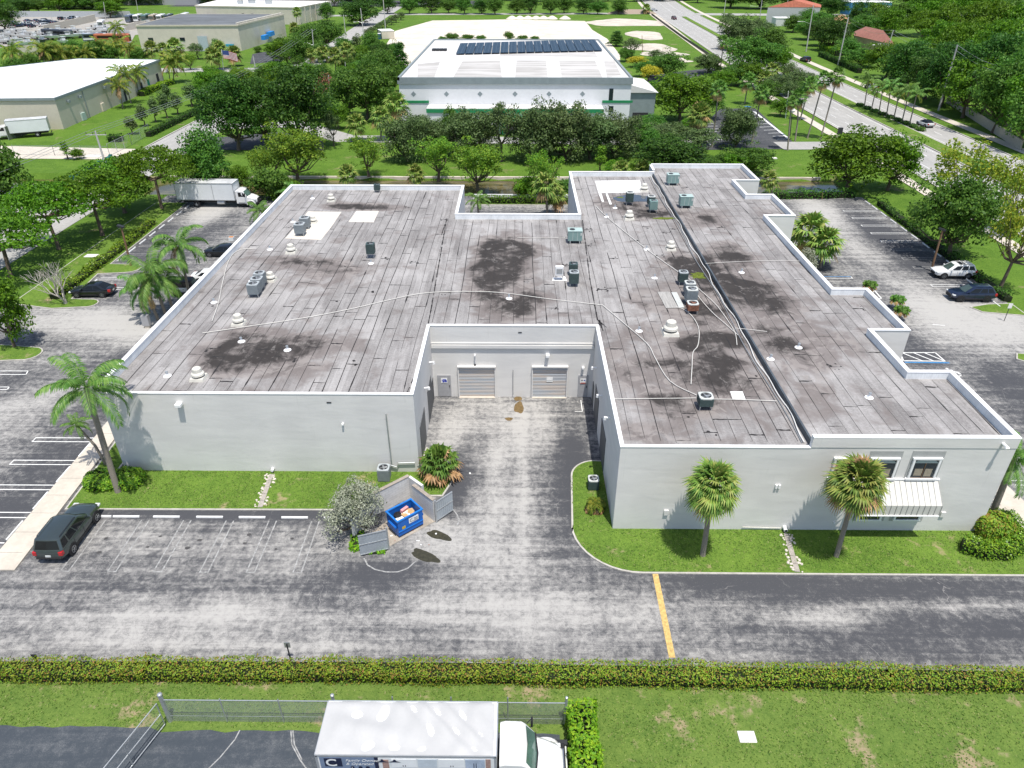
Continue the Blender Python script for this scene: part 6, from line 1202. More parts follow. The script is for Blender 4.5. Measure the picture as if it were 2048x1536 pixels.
# ---------------------------------------------------------------- box trucks, local x forward
def crx(x, w, z0, z1, top_in=.1, n=0):
    return [(x, -w, z0), (x, w, z0), (x, w, z1 - top_in), (x, w - top_in, z1), (x, -w + top_in, z1), (x, -w, z1 - top_in)]
def box_truck(label, loc, rz, L, W, H, zf, roofm, sidem, tilt_cab=False):
    t = thing('box_truck', label, 'truck', loc, rz); h = W / 2
    b = MB(); b.box(-L / 2, 0, zf, L, W, H - zf - .05); bo = b.build('cargo_box', sidem, t, bevel=.04)
    b = MB()                                                            # skin of the roof, slightly slack
    nx_, ny_ = 60, 20; rn = random.Random(4); V = []; F = []
    for i in range(nx_ + 1):
        for j in range(ny_ + 1):
            u, v = i / nx_, j / ny_; x = -L * (1 - u); y = -h + W * v
            e = min(1, 8 * min(u, 1 - u, v, 1 - v)); wv = math.sin(u * 23 + 5 * math.sin(v * 3.1 + u * 6) + 2.2 * v) + .5 * math.sin(u * 41 - v * 4)
            rnd_ = .10 * max(0, (u - .965) / .035) ** 2 + .05 * max(0, (v - .95) / .05) ** 2
            V.append((x, y, H - .02 + .035 * e + (.062 * wv * e if roofm is SKIN else .004 * wv * e) - rnd_))
    for i in range(nx_):
        for j in range(ny_): q = i * (ny_ + 1) + j; F.append((q, q + ny_ + 1, q + ny_ + 2, q + 1))
    b.add(V, F); b.build('box_roof', roofm, t, 60)
    tr = MB()
    for s in (-1, 1): tr.box(-L / 2, s * (h + .005), H - .16, L + .02, .05, .12); tr.box(-L / 2, s * (h + .005), zf - .02, L + .02, .05, .12); tr.box(-.03, s * (h - .02), zf, .1, .1, H - zf - .1); tr.box(-L + .03, s * (h - .02), zf, .1, .1, H - zf - .1)
    tr.box(.01, 0, H - .16, .05, W, .12); tr.box(-L - .01, 0, H - .16, .05, W, .12); tr.build('box_rail', ALU, t)
    d = MB(); d.box(-L - .02, 0, zf + .1, .04, W - .25, H - zf - .4); d.build('rear_door', ALU, t)
    c = MB(); w = 1.08; x0 = .12                                      # cab and bonnet
    c.loft([crx(x0, w, .62, 2.52), crx(x0 + .25, w, .62, 2.62), crx(x0 + 1.0, w, .62, 2.58), crx(x0 + 1.18, w - .02, .62, 2.48, .14), crx(x0 + 1.62, w - .03, .62, 1.75, .05)])
    c.build('cab', P_WHITE, t, 30, .02)
    c = MB(); c.loft([crx(x0 + 1.5, w - .1, .8, 1.74, .2), crx(x0 + 2.1, w - .2, .72, 1.66, .22), crx(x0 + 2.7, w - .34, .68, 1.50, .25), crx(x0 + 2.95, w - .5, .72, 1.30, .2)]); c.build('bonnet', P_WHITE, t, 40, .03)
    g_ = MB(); q = [(x0 + 1.63, -w + .1, 1.72), (x0 + 1.63, w - .1, 1.72), (x0 + 1.19, w - .18, 2.44), (x0 + 1.19, -w + .18, 2.44)]; a, b_, c_, d_ = [Vector(p) for p in q]; bow = Vector((.08, 0, 0))
    pane(g_, (a, (a + b_) / 2 + bow, (c_ + d_) / 2 + bow, d_), .0, 1, .0, 1, .012); pane(g_, ((a + b_) / 2 + bow, b_, c_, (c_ + d_) / 2 + bow), .0, 1, .0, 1, .012); g_.build('windscreen', M('truck_glass', (.09, .16, .13), .08, .3, 1.2, spec=.8), t)
    g_ = MB(); g_.tube([(x0 + 1.66, -w + .08, 1.7), (x0 + 1.76, 0, 1.71), (x0 + 1.66, w - .08, 1.7)], .05, 5); g_.build('wiper_cowl', BLACKP, t)
    for s in (-1, 1):
        g_ = MB(); q = [(x0 + .35, s * w, 1.62), (x0 + 1.52, s * (w - .02), 1.62), (x0 + 1.16, s * (w - .02), 2.3), (x0 + .35, s * w, 2.34)]
        if s > 0: q = [q[1], q[0], q[3], q[2]]
        pane(g_, q, .04, .96, .06, .95, .012); g_.build('side_window', CGL, t)
        g_ = MB(); g_.tube([(x0 + 1.35, s * w, 1.75), (x0 + 1.5, s * (w + .28), 1.8), (x0 + 1.5, s * (w + .28), 2.3), (x0 + 1.25, s * w, 2.3)], .02, 5); g_.box(x0 + 1.5, s * (w + .28), 1.75, .1, .24, .5); g_.build('mirror', BLACKP, t)
        g_ = MB(); g_.box(x0 + 2.72, s * (w - .38), 1.02, .3, .22, .22); g_.build('head_light', HEAD, t, bevel=.04)
        g_ = MB(); g_.tube([(x0 + 2.15 + .62 * math.cos(a_), s * (w - .02), .5 + .62 * math.sin(a_)) for a_ in np.linspace(-.1, math.pi + .1, 12)], .085, 6); g_.build('fender', P_WHITE, t, 50)
        g_ = MB(); g_.box(x0 + .75, s * (w - .1), .45, 1.1, .3, .08); g_.box(x0 + .75, s * (w - .12), .72, 1.0, .3, .06); g_.build('step', BLACKP, t)
        wheel(t, x0 + 2.15, s * (w - .12), .48, .28, RIMW, s); wheel(t, -L * .68, s * (h - .2), .48, .5, RIMW, s)
    g_ = MB(); g_.box(x0 + 3.0, 0, .55, .2, 2.1, .28); g_.build('bumper', BLACKP, t, bevel=.05); g_ = MB(); g_.box(x0 + 2.97, 0, .85, .06, 1.0, .42); g_.build('front_grille', CHROME, t)
    g_ = MB(); g_.box(-L * .45 + .9, 0, .55, L * .98 + 1.8, .9, .3); g_.box(-L - .1, 0, .6, .12, W * .8, .12); g_.build('chassis', BLACKP, t)
    g_ = MB(); g_.tube([(-L * .2, -h + .35, .75), (-L * .2 - 1.1, -h + .35, .75)], .3, 10); g_.build('fuel_tank', ALU, t, 40)
    return t
ALU = M('aluminium', (.50, .52, .54), .4, .1, 3, metal=.5); SKIN = M('box_skin', (.43, .43, .426), .65, .03, 1.0, spec=.3); BOXG = M('box_white', (.68, .70, .71), .5, .05, .6); BOXR = M('box_roof_grey', (.46, .47, .47), .6, .25, .7)
TL = box_truck('white box truck parked at the far end of the stalls under the trees', (-42.7, 106.9, 0), R(-1.5), 8.9, 2.5, 3.75, 1.15, BOXR, BOXG)
s_ = MB(); s_.box(-3.2, -1.27, 1.2, .1, .03, 2.45); s_.build('panel_joint', ALU, TL)
# the near truck with its printed side
NAVY = M('print_navy', (.012, .018, .05), .5, .1, 3); PBLUE = M('print_grey_blue', (.17, .22, .32), .5, .08, 2); PWHT = M('print_white', (.74, .75, .76), .5, .06, 2)
TF = box_truck('white box truck with a slack pale roof and a kitchen printed on its side', (-.85, 19.2, .03), 0, 7.9, 2.6, 3.65, 1.1, SKIN, PWHT)
fl = -1.3 - .02
def panel(x0, x1, z0, z1, mat, name='side_print', d=0.): m_ = MB(); m_.box((x0 + x1) / 2, fl - d, z0, x1 - x0, .012, z1 - z0); return m_.build(name, mat, TF)
panel(-7.75, -5.35, 1.3, 3.45, PBLUE); panel(-5.35, -5.18, 1.3, 3.45, NAVY); panel(-7.55, -6.78, 2.78, 3.38, NAVY, 'logo', .012)
def text(body, x, z, size, mat, name, d=.03, italic=0., bold=0., parent=None):
    cu = bpy.data.curves.new('t', 'FONT'); cu.body = body; cu.size = size; cu.shear = italic; cu.extrude = .002; cu.offset = bold
    o = bpy.data.objects.new('t', cu); C.objects.link(o); bpy.context.view_layer.update()
    me = bpy.data.meshes.new_from_object(o.evaluated_get(bpy.context.evaluated_depsgraph_get())); C.objects.unlink(o); bpy.data.objects.remove(o)
    me.materials.append(mat); q = bpy.data.objects.new(name, me); C.objects.link(q); q.parent = parent or TF; q.location = (x, fl - d, z); q.rotation_euler = (R(90), 0, 0); return q
text('C', -7.5, 2.84, .72, PWHT, 'logo_letter', .032, 0, .012); m_ = MB(); m_.box(-7.16, fl - .034, 3.02, .42, .006, .12); m_.build('logo_bar', NAVY, TF)
text('Family Owned', -6.62, 3.16, .25, PWHT, 'lettering', .022, .25); text('& Operated', -6.62, 2.9, .25, PWHT, 'lettering', .022, .25); text('SERVING SOUTH FLORIDA', -7.55, 2.36, .2, PWHT, 'lettering', .022, 0, .004)
m_ = MB()
for x in (-6.35, -6.0, -5.68): m_.lathe([(.09, 0), (.001, -.004)], x, fl - .022, 2.72, 14, axis='y')
m_.build('round_icon', NAVY, TF)
text('f', -6.385, 2.66, .14, PWHT, 'icon_letter', .034)
KW = [(-5.15, -.15, 1.3, 3.42, M('print_wall', (.66, .68, .69), .5, .06, 2), 0), (-5.0, -4.72, 1.3, 3.3, M('print_brick', (.34, .22, .19), .7, .25, 9), .012), (-4.6, -3.5, 2.75, 3.36, PWHT, .012), (-3.44, -2.6, 2.75, 3.36, M('print_hood', (.50, .55, .60), .5, .1, 3), .012), (-2.54, -1.4, 2.75, 3.36, PWHT, .012), (-1.35, -.5, 1.5, 3.36, M('print_steel', (.36, .42, .52), .45, .2, 2), .012), (-.46, -.24, 1.3, 3.4, MATS['print_brick'], .014), (-4.6, -1.4, 1.3, 2.05, M('print_counter', (.14, .10, .10), .5, .3, 6), .014)]
for x0, x1, z0, z1, mt, d in KW: panel(x0, x1, z0, z1, mt, 'side_print', d)
m_ = MB()
for x in (-4.45, -5.0): m_.add([(x - .28, fl - .03, 3.14), (x + .28, fl - .03, 3.14), (x + .07, fl - .03, 3.24), (x + .04, fl - .03, 3.36), (x - .04, fl - .03, 3.36), (x - .07, fl - .03, 3.24)], [(0, 1, 2, 3, 4, 5)])
m_.build('printed_lamp', NAVY, TF); m_ = MB()
for x in (-4.05, -1.95): m_.box(x - .05, fl - .028, 2.82, .03, .006, .1); m_.box(x + .05, fl - .028, 2.82, .03, .006, .1)
for x in (-.98, -.88): m_.box(x, fl - .028, 1.9, .03, .006, 1.2)
for x, h_ in ((-3.9, .22), (-3.8, .3), (-3.7, .24), (-2.4, .3), (-2.25, .2), (-1.6, .3), (-1.5, .36)): m_.box(x, fl - .03, 2.05, .07, .006, h_)
m_.build('printed_detail', NAVY, TF)
# ---------------------------------------------------------------- storage yard: coaches, boats, small cars
def coach(label, px, py, rz, L=11., col=None, band=None):
    p = at(px, py); t = thing('motor_coach', label, 'motorhome', tuple(p), rz, 'motorhomes in the storage yard'); b = MB(); b.loft([crx(-L / 2, 1.25, .5, 3.5, .15), crx(L / 2 - .5, 1.25, .5, 3.5, .15), crx(L / 2, 1.15, .6, 3.2, .3)]); b.build('body', col, t, 40)
    b = MB(); b.box(L / 2 - .02, 0, 1.7, .3, 2.1, 1.2); b.build('windscreen', SHIELD, t); b = MB()
    for s in (-1, 1):
        b = MB(); b.box(-.5, s * 1.26, 2.0, L * .75, .03, .8); b.build('side_window', CGL, t)
    b = MB()
    for s in (-1, 1): b.box(0, s * 1.265, 1.0, L * .95, .02, .6)
    b.build('stripe', band, t); b = MB()
    for x in (-L * .28, L * .3):
        for s in (-1, 1): b.lathe([(.5, -.15), (.5, .15), (.001, .15)], x, s * 1.15, .5, 12, axis='y')
    b.build('wheel', TYRE, t); b = MB(); b.box(-L * .2, 0, 3.5, 1.2, .8, .25); b.box(L * .15, 0, 3.5, 1.0, .8, .25); b.build('roof_unit', P_WHITE, t)
DB = M('coach_dark', (.05, .06, .08), .35, .15, 2); TB_ = M('coach_tan', (.35, .29, .22), .35, .15, 2); TG = M('coach_teal', (.08, .14, .13), .35, .15, 2)
for i, (px, py, col, band, lb) in enumerate(((262, 44, P_GREYB, DB, 'first dark motorhome of the parked row, beside the yard wall'), (278, 43, P_WHITE, P_GREYB, 'white motorhome of the parked row, next to the blue one'), (294, 43, TG, P_WHITE, 'teal motorhome in the middle of the parked row'), (309, 43, TB_, DB, 'tan motorhome in the parked row, brown flanks'), (324, 43, P_WHITE, TB_, 'white and tan motorhome in the parked row'), (340, 43, DB, TG, 'darkest motorhome at the end of the parked row'), (372, 40, P_WHITE, P_GREYB, 'white motorhome beside the white-roofed block'))): coach(lb, px, py, R(-80), 11, col, band)
def boat(label, px, py, rz, L=8., hull=None):
    p = at(px, py); t = thing('boat', label, 'boat', tuple(p), rz, 'boats in the storage yard'); b = MB()
    b.loft([[(x, -w, 1.7 + r), (x, -w * .75, .9 + r * .5), (x, 0, .6 + r * .8), (x, w * .75, .9 + r * .5), (x, w, 1.7 + r), (x, 0, 1.62 + r)] for x, w, r in ((-L / 2, 1.15, 0), (-L * .1, 1.25, .05), (L * .25, 1.0, .2), (L * .42, .5, .4), (L / 2, .05, .5))]); b.build('hull', hull or P_WHITE, t, 50)
    b = MB(); b.box(-.3, 0, 1.65, 1.6, 1.2, .9); b.box(-.3, 0, 3.0, 2.2, 1.8, .08); b.build('console', P_WHITE, t)
    b = MB(); [b.tube([(x, s * .8, 1.7), (x, s * .8, 3.05)], .04, 4) for x in (-1.2, .6) for s in (-1, 1)]; b.build('frame', CHROME, t)
    b = MB(); b.box(-L / 2 - .3, 0, .9, .5, .5, 1.3); b.build('outboard', BLACKP, t)
    b = MB(); [b.lathe([(.32, -.12), (.32, .12), (.001, .12)], x, s * 1.05, .32, 10, axis='y') for x in (-1.4, -.6) for s in (-1, 1)]; b.box(0, 0, .45, L, .25, .15); b.build('trailer', BLACKP, t)
rn = random.Random(9); BL = [(20, 74), (48, 78), (72, 80), (18, 88), (60, 92), (88, 88), (120, 66), (30, 68), (345, 48), (365, 52), (300, 54), (322, 52), (196, 62), (182, 70), (8, 82), (34, 86), (52, 72), (104, 80), (140, 78), (150, 66), (84, 74), (214, 66), (230, 62), (168, 76), (250, 70), (310, 58), (130, 90), (44, 94)]
for i, (x, y) in enumerate(BL): boat('white boat on a trailer in the storage yard', x, y, R(rn.uniform(-40, 10)), rn.uniform(8, 12), DB if i in (5, 8) else P_WHITE)
coach('long dark trailer standing slantwise in the storage yard', 118, 76, R(-20), 16, DB, P_GREYB); coach('white coach with a round window in mid yard', 205, 56, R(-70), 10, P_WHITE, DB); coach('orange-brown container coach behind the coconut palms', 228, 86, R(3), 14, M('coach_rust', (.40, .12, .06), .5, .2, 2), M('coach_rust_dark', (.28, .08, .05), .5, .2, 2)); coach('pale blue-grey trailer beside the rusty one', 192, 84, R(20), 9, P_GREYB, P_WHITE)
base_car = None
for i in range(44):
    px = rn.uniform(20, 185) if i < 36 else rn.uniform(40, 140); py = 36 + rn.uniform(0, 12) + (165 - px) * .07; p = at(px, py); col = (P_WHITE, P_SILV, P_BLACK, P_GREYB, P_NAVY)[i % 5]
    car('car', 'car stored in the crowded yard along the far wall', tuple(p), R(80 + rn.uniform(-8, 8)), SED if i % 2 else SUV, SEDG if i % 2 else SUVG, (-1.4, 1.45), col, RIMD, None, ((.12, .44), (.48, .9)), .34, 'cars stored along the far yard wall', detail=False)
# ================================================================ other buildings
WHW = M('hall_wall', (.68, .69, .70), .85, .05, .3); GREENT = M('green_band', (.02, .22, .085), .6, .12, 1); GREYT = M('grey_trim', (.22, .26, .27), .6, .1, 1); WHR = M('hall_roof', (.60, .59, .575), .7, .05, .2)
H = thing('white_hall', 'large white hall with a grey eave, green band and solar panels on its roof', 'building', (0, 0, 0)); Yf, Yb, zt = 161.5, 236, 10.0
fl0, fr0 = up(797, 160, Yf), up(1264, 158, Yf); xl, xr, zt = fl0.x, fr0.x, fl0.z
m = MB(); m.box((xl + xr) / 2, (Yf + Yb) / 2, -.1, xr - xl, Yb - Yf, zt + .05); m.build('wall', WHW, H)
m = MB(); m.box((xl + xr) / 2, Yf - .05, zt - .75, xr - xl + .5, .5, .7); m.chain([(xl - .2, Yf - .3), (xr + .2, Yf - .3), (xr + .2, Yb), (xl - .2, Yb), (xl - .2, Yf - .3)], 0, .45, zt - .05, zt + .55); m.build('eave_trim', GREYT, H)
m = MB(); m.box((xl + xr) / 2, (Yf + Yb) / 2, zt, xr - xl - .2, Yb - Yf - .3, .2); m.build('roof', WHR, H)
k = NT('roof_grime'); k.col(k.mix(k.ramp(k.noise(.35, 6, k.co((.25, 1.6, 1)), .65), .35, .62), (.34, .325, .305), (.50, .485, .465))); k.b.inputs['Roughness'].default_value = .8
m = MB()
for a in (((1033, 121), (1092, 121), (1096, 157), (1030, 157)), ((1118, 122), (1190, 121), (1205, 156), (1124, 157)), ((925, 122), (1000, 121), (1004, 157), (905, 157)), ((835, 128), (880, 124), (868, 157), (835, 157)), ((1000, 103), (1190, 104), (1195, 114), (1000, 112)), ((1208, 122), (1228, 120), (1242, 150), (1214, 155))): m.poly([at(*p, zt + .2) for p in a], zt + .21)
m.build('roof_grime', k.m, H)
SOL = NT('solar_cell'); bt = SOL.n('TexBrick', {'Vector': SOL.co(), 'Color1': (.012, .03, .055, 1), 'Color2': (.016, .036, .065, 1), 'Mortar': (.10, .13, .16, 1), 'Scale': 1., 'Mortar Size': .03, 'Brick Width': 1.0, 'Row Height': 1.0}, offset=0.); SOL.col(bt.outputs[0]); SOL.b.inputs['Roughness'].default_value = .4; SOL.b.inputs['Specular IOR Level'].default_value = .15
a_, b_, c_, d_ = (at(*p, zt + .6) for p in ((912, 107), (1206, 100), (1190, 82), (921, 90)))
n = 17
for i in range(n):
    P0, P1, P2, P3 = a_.lerp(b_, i / n), a_.lerp(b_, (i + .93) / n), d_.lerp(c_, (i + .93) / n), d_.lerp(c_, i / n); m = MB(); dz = Vector((0, 0, -.12))
    up_ = Vector((0, 0, .5)); q = [P0, P1, P2 + up_, P3 + up_]; m.add(q + [v + dz for v in q], [(0, 1, 2, 3), (7, 6, 5, 4), (0, 4, 5, 1), (1, 5, 6, 2), (2, 6, 7, 3), (3, 7, 4, 0)]); m.build('solar_panel', SOL.m, H)
m = MB(); [m.box(at(868 + i * 7.5, 103, zt).x, at(868, 103, zt).y, zt + .2, .9, 2.2, .5) for i in range(4)]; m.build('roof_skylight', [DKM], H)
ax0, ax1 = up(855, 240, 157).x, up(1205, 240, 157).x; za = up(852, 218, 157).z
m = MB(); m.box((ax0 + ax1) / 2, 159.4, -.1, ax1 - ax0, 4.6, za + .1); m.build('annex_wall', WHW, H)
m = MB(); m.box((ax0 + ax1) / 2, 156.99, za - .75, ax1 - ax0 + .3, .2, .75); m.box((xl + ax0) / 2 + .2, Yf - .05, za + .4, ax0 - xl - .4, .12, .5); m.box(up(1235, 200, Yf).x, Yf - .05, za + .5, 6.5, .12, .5); m.build('green_band', GREENT, H)
m = MB(); m.box((ax0 + ax1) / 2, 159.2, za, ax1 - ax0 + .2, 4.4, .12); m.build('annex_roof', WHR, H)
m = MB()
for px in (1006, 1060): m.box(up(px, 250, 156.5).x, 156.2, 0, .7, .7, za - 1.4)
m.box(up(1033, 250, 156).x, 155.6, za - 1.9, 7.6, 2.4, .55); m.build('entrance_canopy', M('green_frame', (.02, .42, .17), .5, .1, 1), H)
m = MB(); m.box(up(1033, 250, 156).x, 156.98, 0, 4.6, .06, za - 2.4); m.build('entrance_door', GLASS, H)
for px in (827, 893, 960, 1030, 1098, 1165):
    p = up(px, 188, Yf); m = MB(); r = .55; m.add([(p.x - r, Yf - .03, p.z), (p.x, Yf - .03, p.z - r), (p.x + r, Yf - .03, p.z), (p.x, Yf - .03, p.z + r), (p.x - r, Yf + .0, p.z), (p.x, Yf + .0, p.z - r), (p.x + r, Yf, p.z), (p.x, Yf, p.z + r)], [(0, 1, 2, 3), (0, 4, 5, 1), (1, 5, 6, 2), (2, 6, 7, 3), (3, 7, 4, 0)]); m.build('diamond_ornament', GREYT, H)
for (p0, p1) in (((1217, 204), (1227, 177)), ((1217, 224), (1227, 212))):
    a_, b_ = up(*p0, Yf), up(*p1, Yf); m = MB(); m.box((a_.x + b_.x) / 2, Yf - .02, a_.z, b_.x - a_.x, .1, b_.z - a_.z); m.build('window', GLASS, H)
pz = up(1270, 185, 166).z; px0 = xr + .1; px1 = up(1312, 186, 166).x
m = MB(); m.box((px0 + px1) / 2, 172, -.1, px1 - px0, 12, pz); m.build('porch_wall', GREYT, H)
m = MB(); m.add([(px0, 165.6, pz), (px1 + .5, 165.6, pz), (px1 + .5, 179, pz), (px0, 179, pz), (px0, 165.6, pz + 1.7), (px0, 179, pz + 1.7), (px1 - 2, 172, pz + 1.9), (px0, 172, pz + 2.4)], [(0, 1, 6, 7, 4), (1, 2, 6), (2, 3, 5, 7, 6), (3, 2, 1, 0), (4, 7, 5, 3, 0)]); m.build('porch_roof', WHR, H)
m = MB(); m.box((px0 + px1) / 2, 165.97, 0, 3.4, .1, 2.6); m.build('porch_opening', BACKD, H)
def shed(name, label, corners, h, wallm, roofm, trim=None, z0=0., over=.25, ridge=0., extra=None):
    """corners on the ground, any quad; flat or hipped roof"""
    P = [Vector((c[0], c[1], 0)) for c in corners]; c0 = sum(P, Vector()) / len(P); t = thing(name, label, 'building', (c0.x, c0.y, 0)); Q = [p - c0 for p in P]
    m = MB(); m.prism(Q, -.1, h); m.build('wall', wallm, t)
    E_ = [q + q.normalized() * over for q in Q]
    m = MB()
    if ridge:
        ar = sum(E_[i].x * E_[(i + 1) % 4].y - E_[(i + 1) % 4].x * E_[i].y for i in range(4)); E2 = E_ if ar > 0 else E_[::-1]
        if (E2[1] - E2[0]).length < (E2[2] - E2[1]).length: E2 = E2[1:] + E2[:1]
        w = (E2[2] - E2[1]).length / 2; u = (E2[1] - E2[0]).normalized(); A = (E2[0] + E2[3]) / 2 + u * w; B_ = (E2[1] + E2[2]) / 2 - u * w
        Z = lambda v, z: (v.x, v.y, z); m.add([Z(e, h) for e in E2] + [Z(A, h + ridge), Z(B_, h + ridge)], [(0, 1, 5, 4), (1, 2, 5), (2, 3, 4, 5), (3, 0, 4), (3, 2, 1, 0)])
    else: m.prism(E_, h, h + .3)
    m.build('roof', roofm, t)
    if trim and not ridge:
        ar = sum(E_[i].x * E_[(i + 1) % len(E_)].y - E_[(i + 1) % len(E_)].x * E_[i].y for i in range(len(E_))); E2 = E_ if ar > 0 else E_[::-1]
        m = MB(); m.chain([(e.x, e.y) for e in E2] + [(E2[0].x, E2[0].y)], -.05, .3, h - .1, h + .42); m.build('eave_trim', trim, t)
    return t, c0
CREAM = M('cream_metal', (.56, .51, .42), .7, .06, .3); CREAM2 = M('cream_block', (.58, .53, .45), .85, .08, .4); WROOF = M('white_roof', (.84, .84, .83), .6, .03, .1); DROOF = M('grey_felt_roof', (.12, .13, .14), .85, .3, .12, stretch=(.4, 1, 1)); STONE = M('stone_face', (.52, .49, .43), .9, .3, .9, .3); TILE = M('terracotta_tile', (.40, .13, .08), .8, .2, 1.2); TILE2 = M('pink_tile', (.34, .15, .115), .8, .2, 1.2); TILEO = M('orange_tile', (.62, .34, .18), .8, .15, 1.2)
t, c0 = shed('white_roof_warehouse', 'cream metal warehouse with a dazzling white roof on the green lawn', [(-99.3, 160.6), (-103.4, 222), (-128, 224), (-150, 190), (-152, 157)], 6.0, CREAM, WROOF, GREYT)
wx = lambda y: -99.3 - (y - 160.6) * .0668
for y0, y1, z1, mt in ((205, 206.3, 2.6, BACKD), (210, 211.4, 2.7, M('green_door', (.03, .2, .15), .5)), (217, 218.6, 3.2, BACKD), (194, 195, 2.4, BACKD)):
    m = MB(); m.box(wx((y0 + y1) / 2) + .02 - c0.x, (y0 + y1) / 2 - c0.y, .05, .12, y1 - y0, z1, R(3.8)); m.build('door', mt, t)
m = MB()
for y in (165.5, 184, 171): m.box(wx(y) + .3 - c0.x, y - c0.y, 4.6, .5, .7, .5)
m.box(wx(173) + .12 - c0.x, 173 - c0.y, 0, .12, .15, 5.8); m.build('wall_fixture', GREYT, t)
p = at(170, 240); m = MB(); m.box(p.x - .5, p.y, 0, 1.2, 1.6, 1.6); o = m.build('utility_cabinet', M('mint_metal', (.42, .52, .48), .5)); tag(o, 'pale mint utility cabinet against the warehouse wall', 'cabinet')
p = at(209, 222); m = MB(); m.box(p.x - .4, p.y, 0, 1.1, 1.4, 1.8); o = m.build('utility_cabinet', CREAM); tag(o, 'cream utility box beside the warehouse downpipe', 'cabinet')
t, c0 = shed('grey_roof_block', 'cream block with a weathered dark grey roof behind the flag', [(-144.5, 298), (-106.8, 300), (-104, 352), (-150, 352)], 8.6, CREAM2, DROOF, CREAM)
for px, w in ((301, 1.9), (363, 1.9)): a_ = up(px, 79, 298); m = MB(); m.box(a_.x - c0.x, 298.6 - .55 + (a_.x + 144) * .05 - c0.y, a_.z - .5, w, .2, 1.1); m.build('window', GLASS, t)
a_ = up(408, 90, 299); m = MB(); m.box(a_.x - c0.x, 299 - c0.y - .3, 0, 3.6, .3, 5.2); m.build('rollup_door', M('pale_blue_door', (.40, .46, .50), .5), t)
m = MB(); m.box(up(460, 93, 299).x - c0.x, 299.5 - .4 - c0.y, up(460, 93, 299).z, 3.0, .8, .8); m.build('blue_awning', M('awning_blue', (.03, .28, .42), .6), t)
m = MB(); m.box((-106.0) - c0.x, 326 - c0.y, 0, .8, 50, 9.6, R(-3)); m.build('stone_wall', STONE, t)
p = up(540, 60, 330); m = MB(); m.box(p.x - c0.x, 330 - c0.y, 2.4, 1.6, 6, 1.6); m.build('blue_canopy', M('canopy_blue', (.02, .22, .62), .5), t); p = up(528, 64, 318); m = MB(); m.box(p.x - c0.x, 318 - c0.y, 2.2, 1.6, 5, 1.6); m.build('blue_canopy', MATS['canopy_blue'], t)
t, c0 = shed('white_roof_block', 'long cream block with a white roof and ribbed end wall at the top', [(-171.5, 424), (-113.8, 410), (-108, 462), (-176, 470)], 7.6, CREAM2, WROOF, CREAM)
for px, py in ((490, 31), (509, 31)): a_ = up(px, py, 419); m = MB(); m.box(a_.x - c0.x, 419 - (a_.x + 150) * .24 - 1.2 + 0 - c0.y, a_.z - .6, 1.1, .6, 1.8); m.build('window', GLASS, t)
a_ = up(422, 38, 422); m = MB(); m.box(a_.x - c0.x, 420.2 - c0.y, 0, 6, .5, 4.2, R(-13.6)); m.build('rollup_door', MATS['pale_blue_door'], t)
m = MB()
for i in range(7): x, y = -113.8 + 5.8 * i / 6.5, 410 + 52 * i / 6.5; m.box(x + .3 - c0.x, y + 2 - c0.y, 0, .6, 1.4, 7.9, R(-6))
m.box(-111.3 - c0.x, 436 - c0.y, 6.5, .5, 50, 1.4, R(-6.3)); m.build('end_rib', STONE, t)
m = MB(); m.box(up(543, 12, 440).x - c0.x, 436 - c0.y, 7.9, 3, 3, 2); m.box(up(478, 20, 430).x - c0.x, 434 - c0.y, 7.9, 2.6, 2.2, 1.8); m.box(up(505, 12, 440).x - c0.x, 440 - c0.y, 7.9, 3.4, 2.5, 1.6); m.build('roof_unit', GALV, t)
t, c0 = shed('tiled_house', 'two storey house with a terracotta hipped roof at the top edge', [tuple(at(1545, 46).xy), tuple(at(1636, 40).xy), tuple(up(1640, 20, 420).xy), tuple(up(1535, 20, 420).xy)], 7.5, M('grey_render', (.42, .43, .44), .8), TILE, ridge=3.2)
m = MB()
for px in (1556, 1570, 1590): a_ = up(px, 22, at(1545, 46).y - .2); m.box(a_.x - c0.x, at(1545 + (px - 1545), 46 - (px - 1545) * .066).y - .15 - c0.y, a_.z - 1, 3.4 if px > 1560 else 2.4, .4, 3.2)
m.build('window', GLASS, t)
t, c0 = shed('tiled_house', 'house with a dusky pink hipped roof among the trees beyond the avenue', [tuple(at(1704, 98).xy), tuple(at(1782, 120).xy), tuple((at(1782, 120) + Vector((5, 17, 0))).xy), tuple((at(1704, 98) + Vector((6, 15, 0))).xy)], 4.8, M('tan_render', (.45, .36, .22), .8), TILE2, ridge=3.2, over=.8)
t, c0 = shed('small_house', 'small house with an orange tiled roof behind the tall concrete poles', [tuple(at(1672, 66).xy), tuple(at(1700, 70).xy), tuple((at(1700, 70) + Vector((2, 14, 0))).xy), tuple((at(1672, 66) + Vector((2, 14, 0))).xy)], 4.5, M('pale_render', (.6, .5, .38), .8), TILEO, ridge=3, over=.8)
for lb, px, py, w, d, h, wm in (('blue walled house with a white roof in the wood', 1738, 30, 24, 14, 6.5, M('blue_render', (.05, .2, .35), .7)), ('pale house with a white roof deep in the wood', 1790, 36, 16, 12, 5, M('white_render', (.6, .6, .6), .7)), ('white shed near the tiled house lawn', 1568, 52, 9, 7, 3.4, MATS['white_render']), ('long pale low block beyond the far belt of trees', 640, 6, 90, 20, 6, MATS['white_render']), ('grey parking deck block beyond the far street', 330, 10, 60, 20, 5, M('grey_block', (.35, .35, .36), .8))):
    p = at(px, py); shed('distant_building', lb, [(p.x - w / 2, p.y), (p.x + w / 2, p.y), (p.x + w / 2, p.y + d), (p.x - w / 2, p.y + d)], h, wm, WROOF)
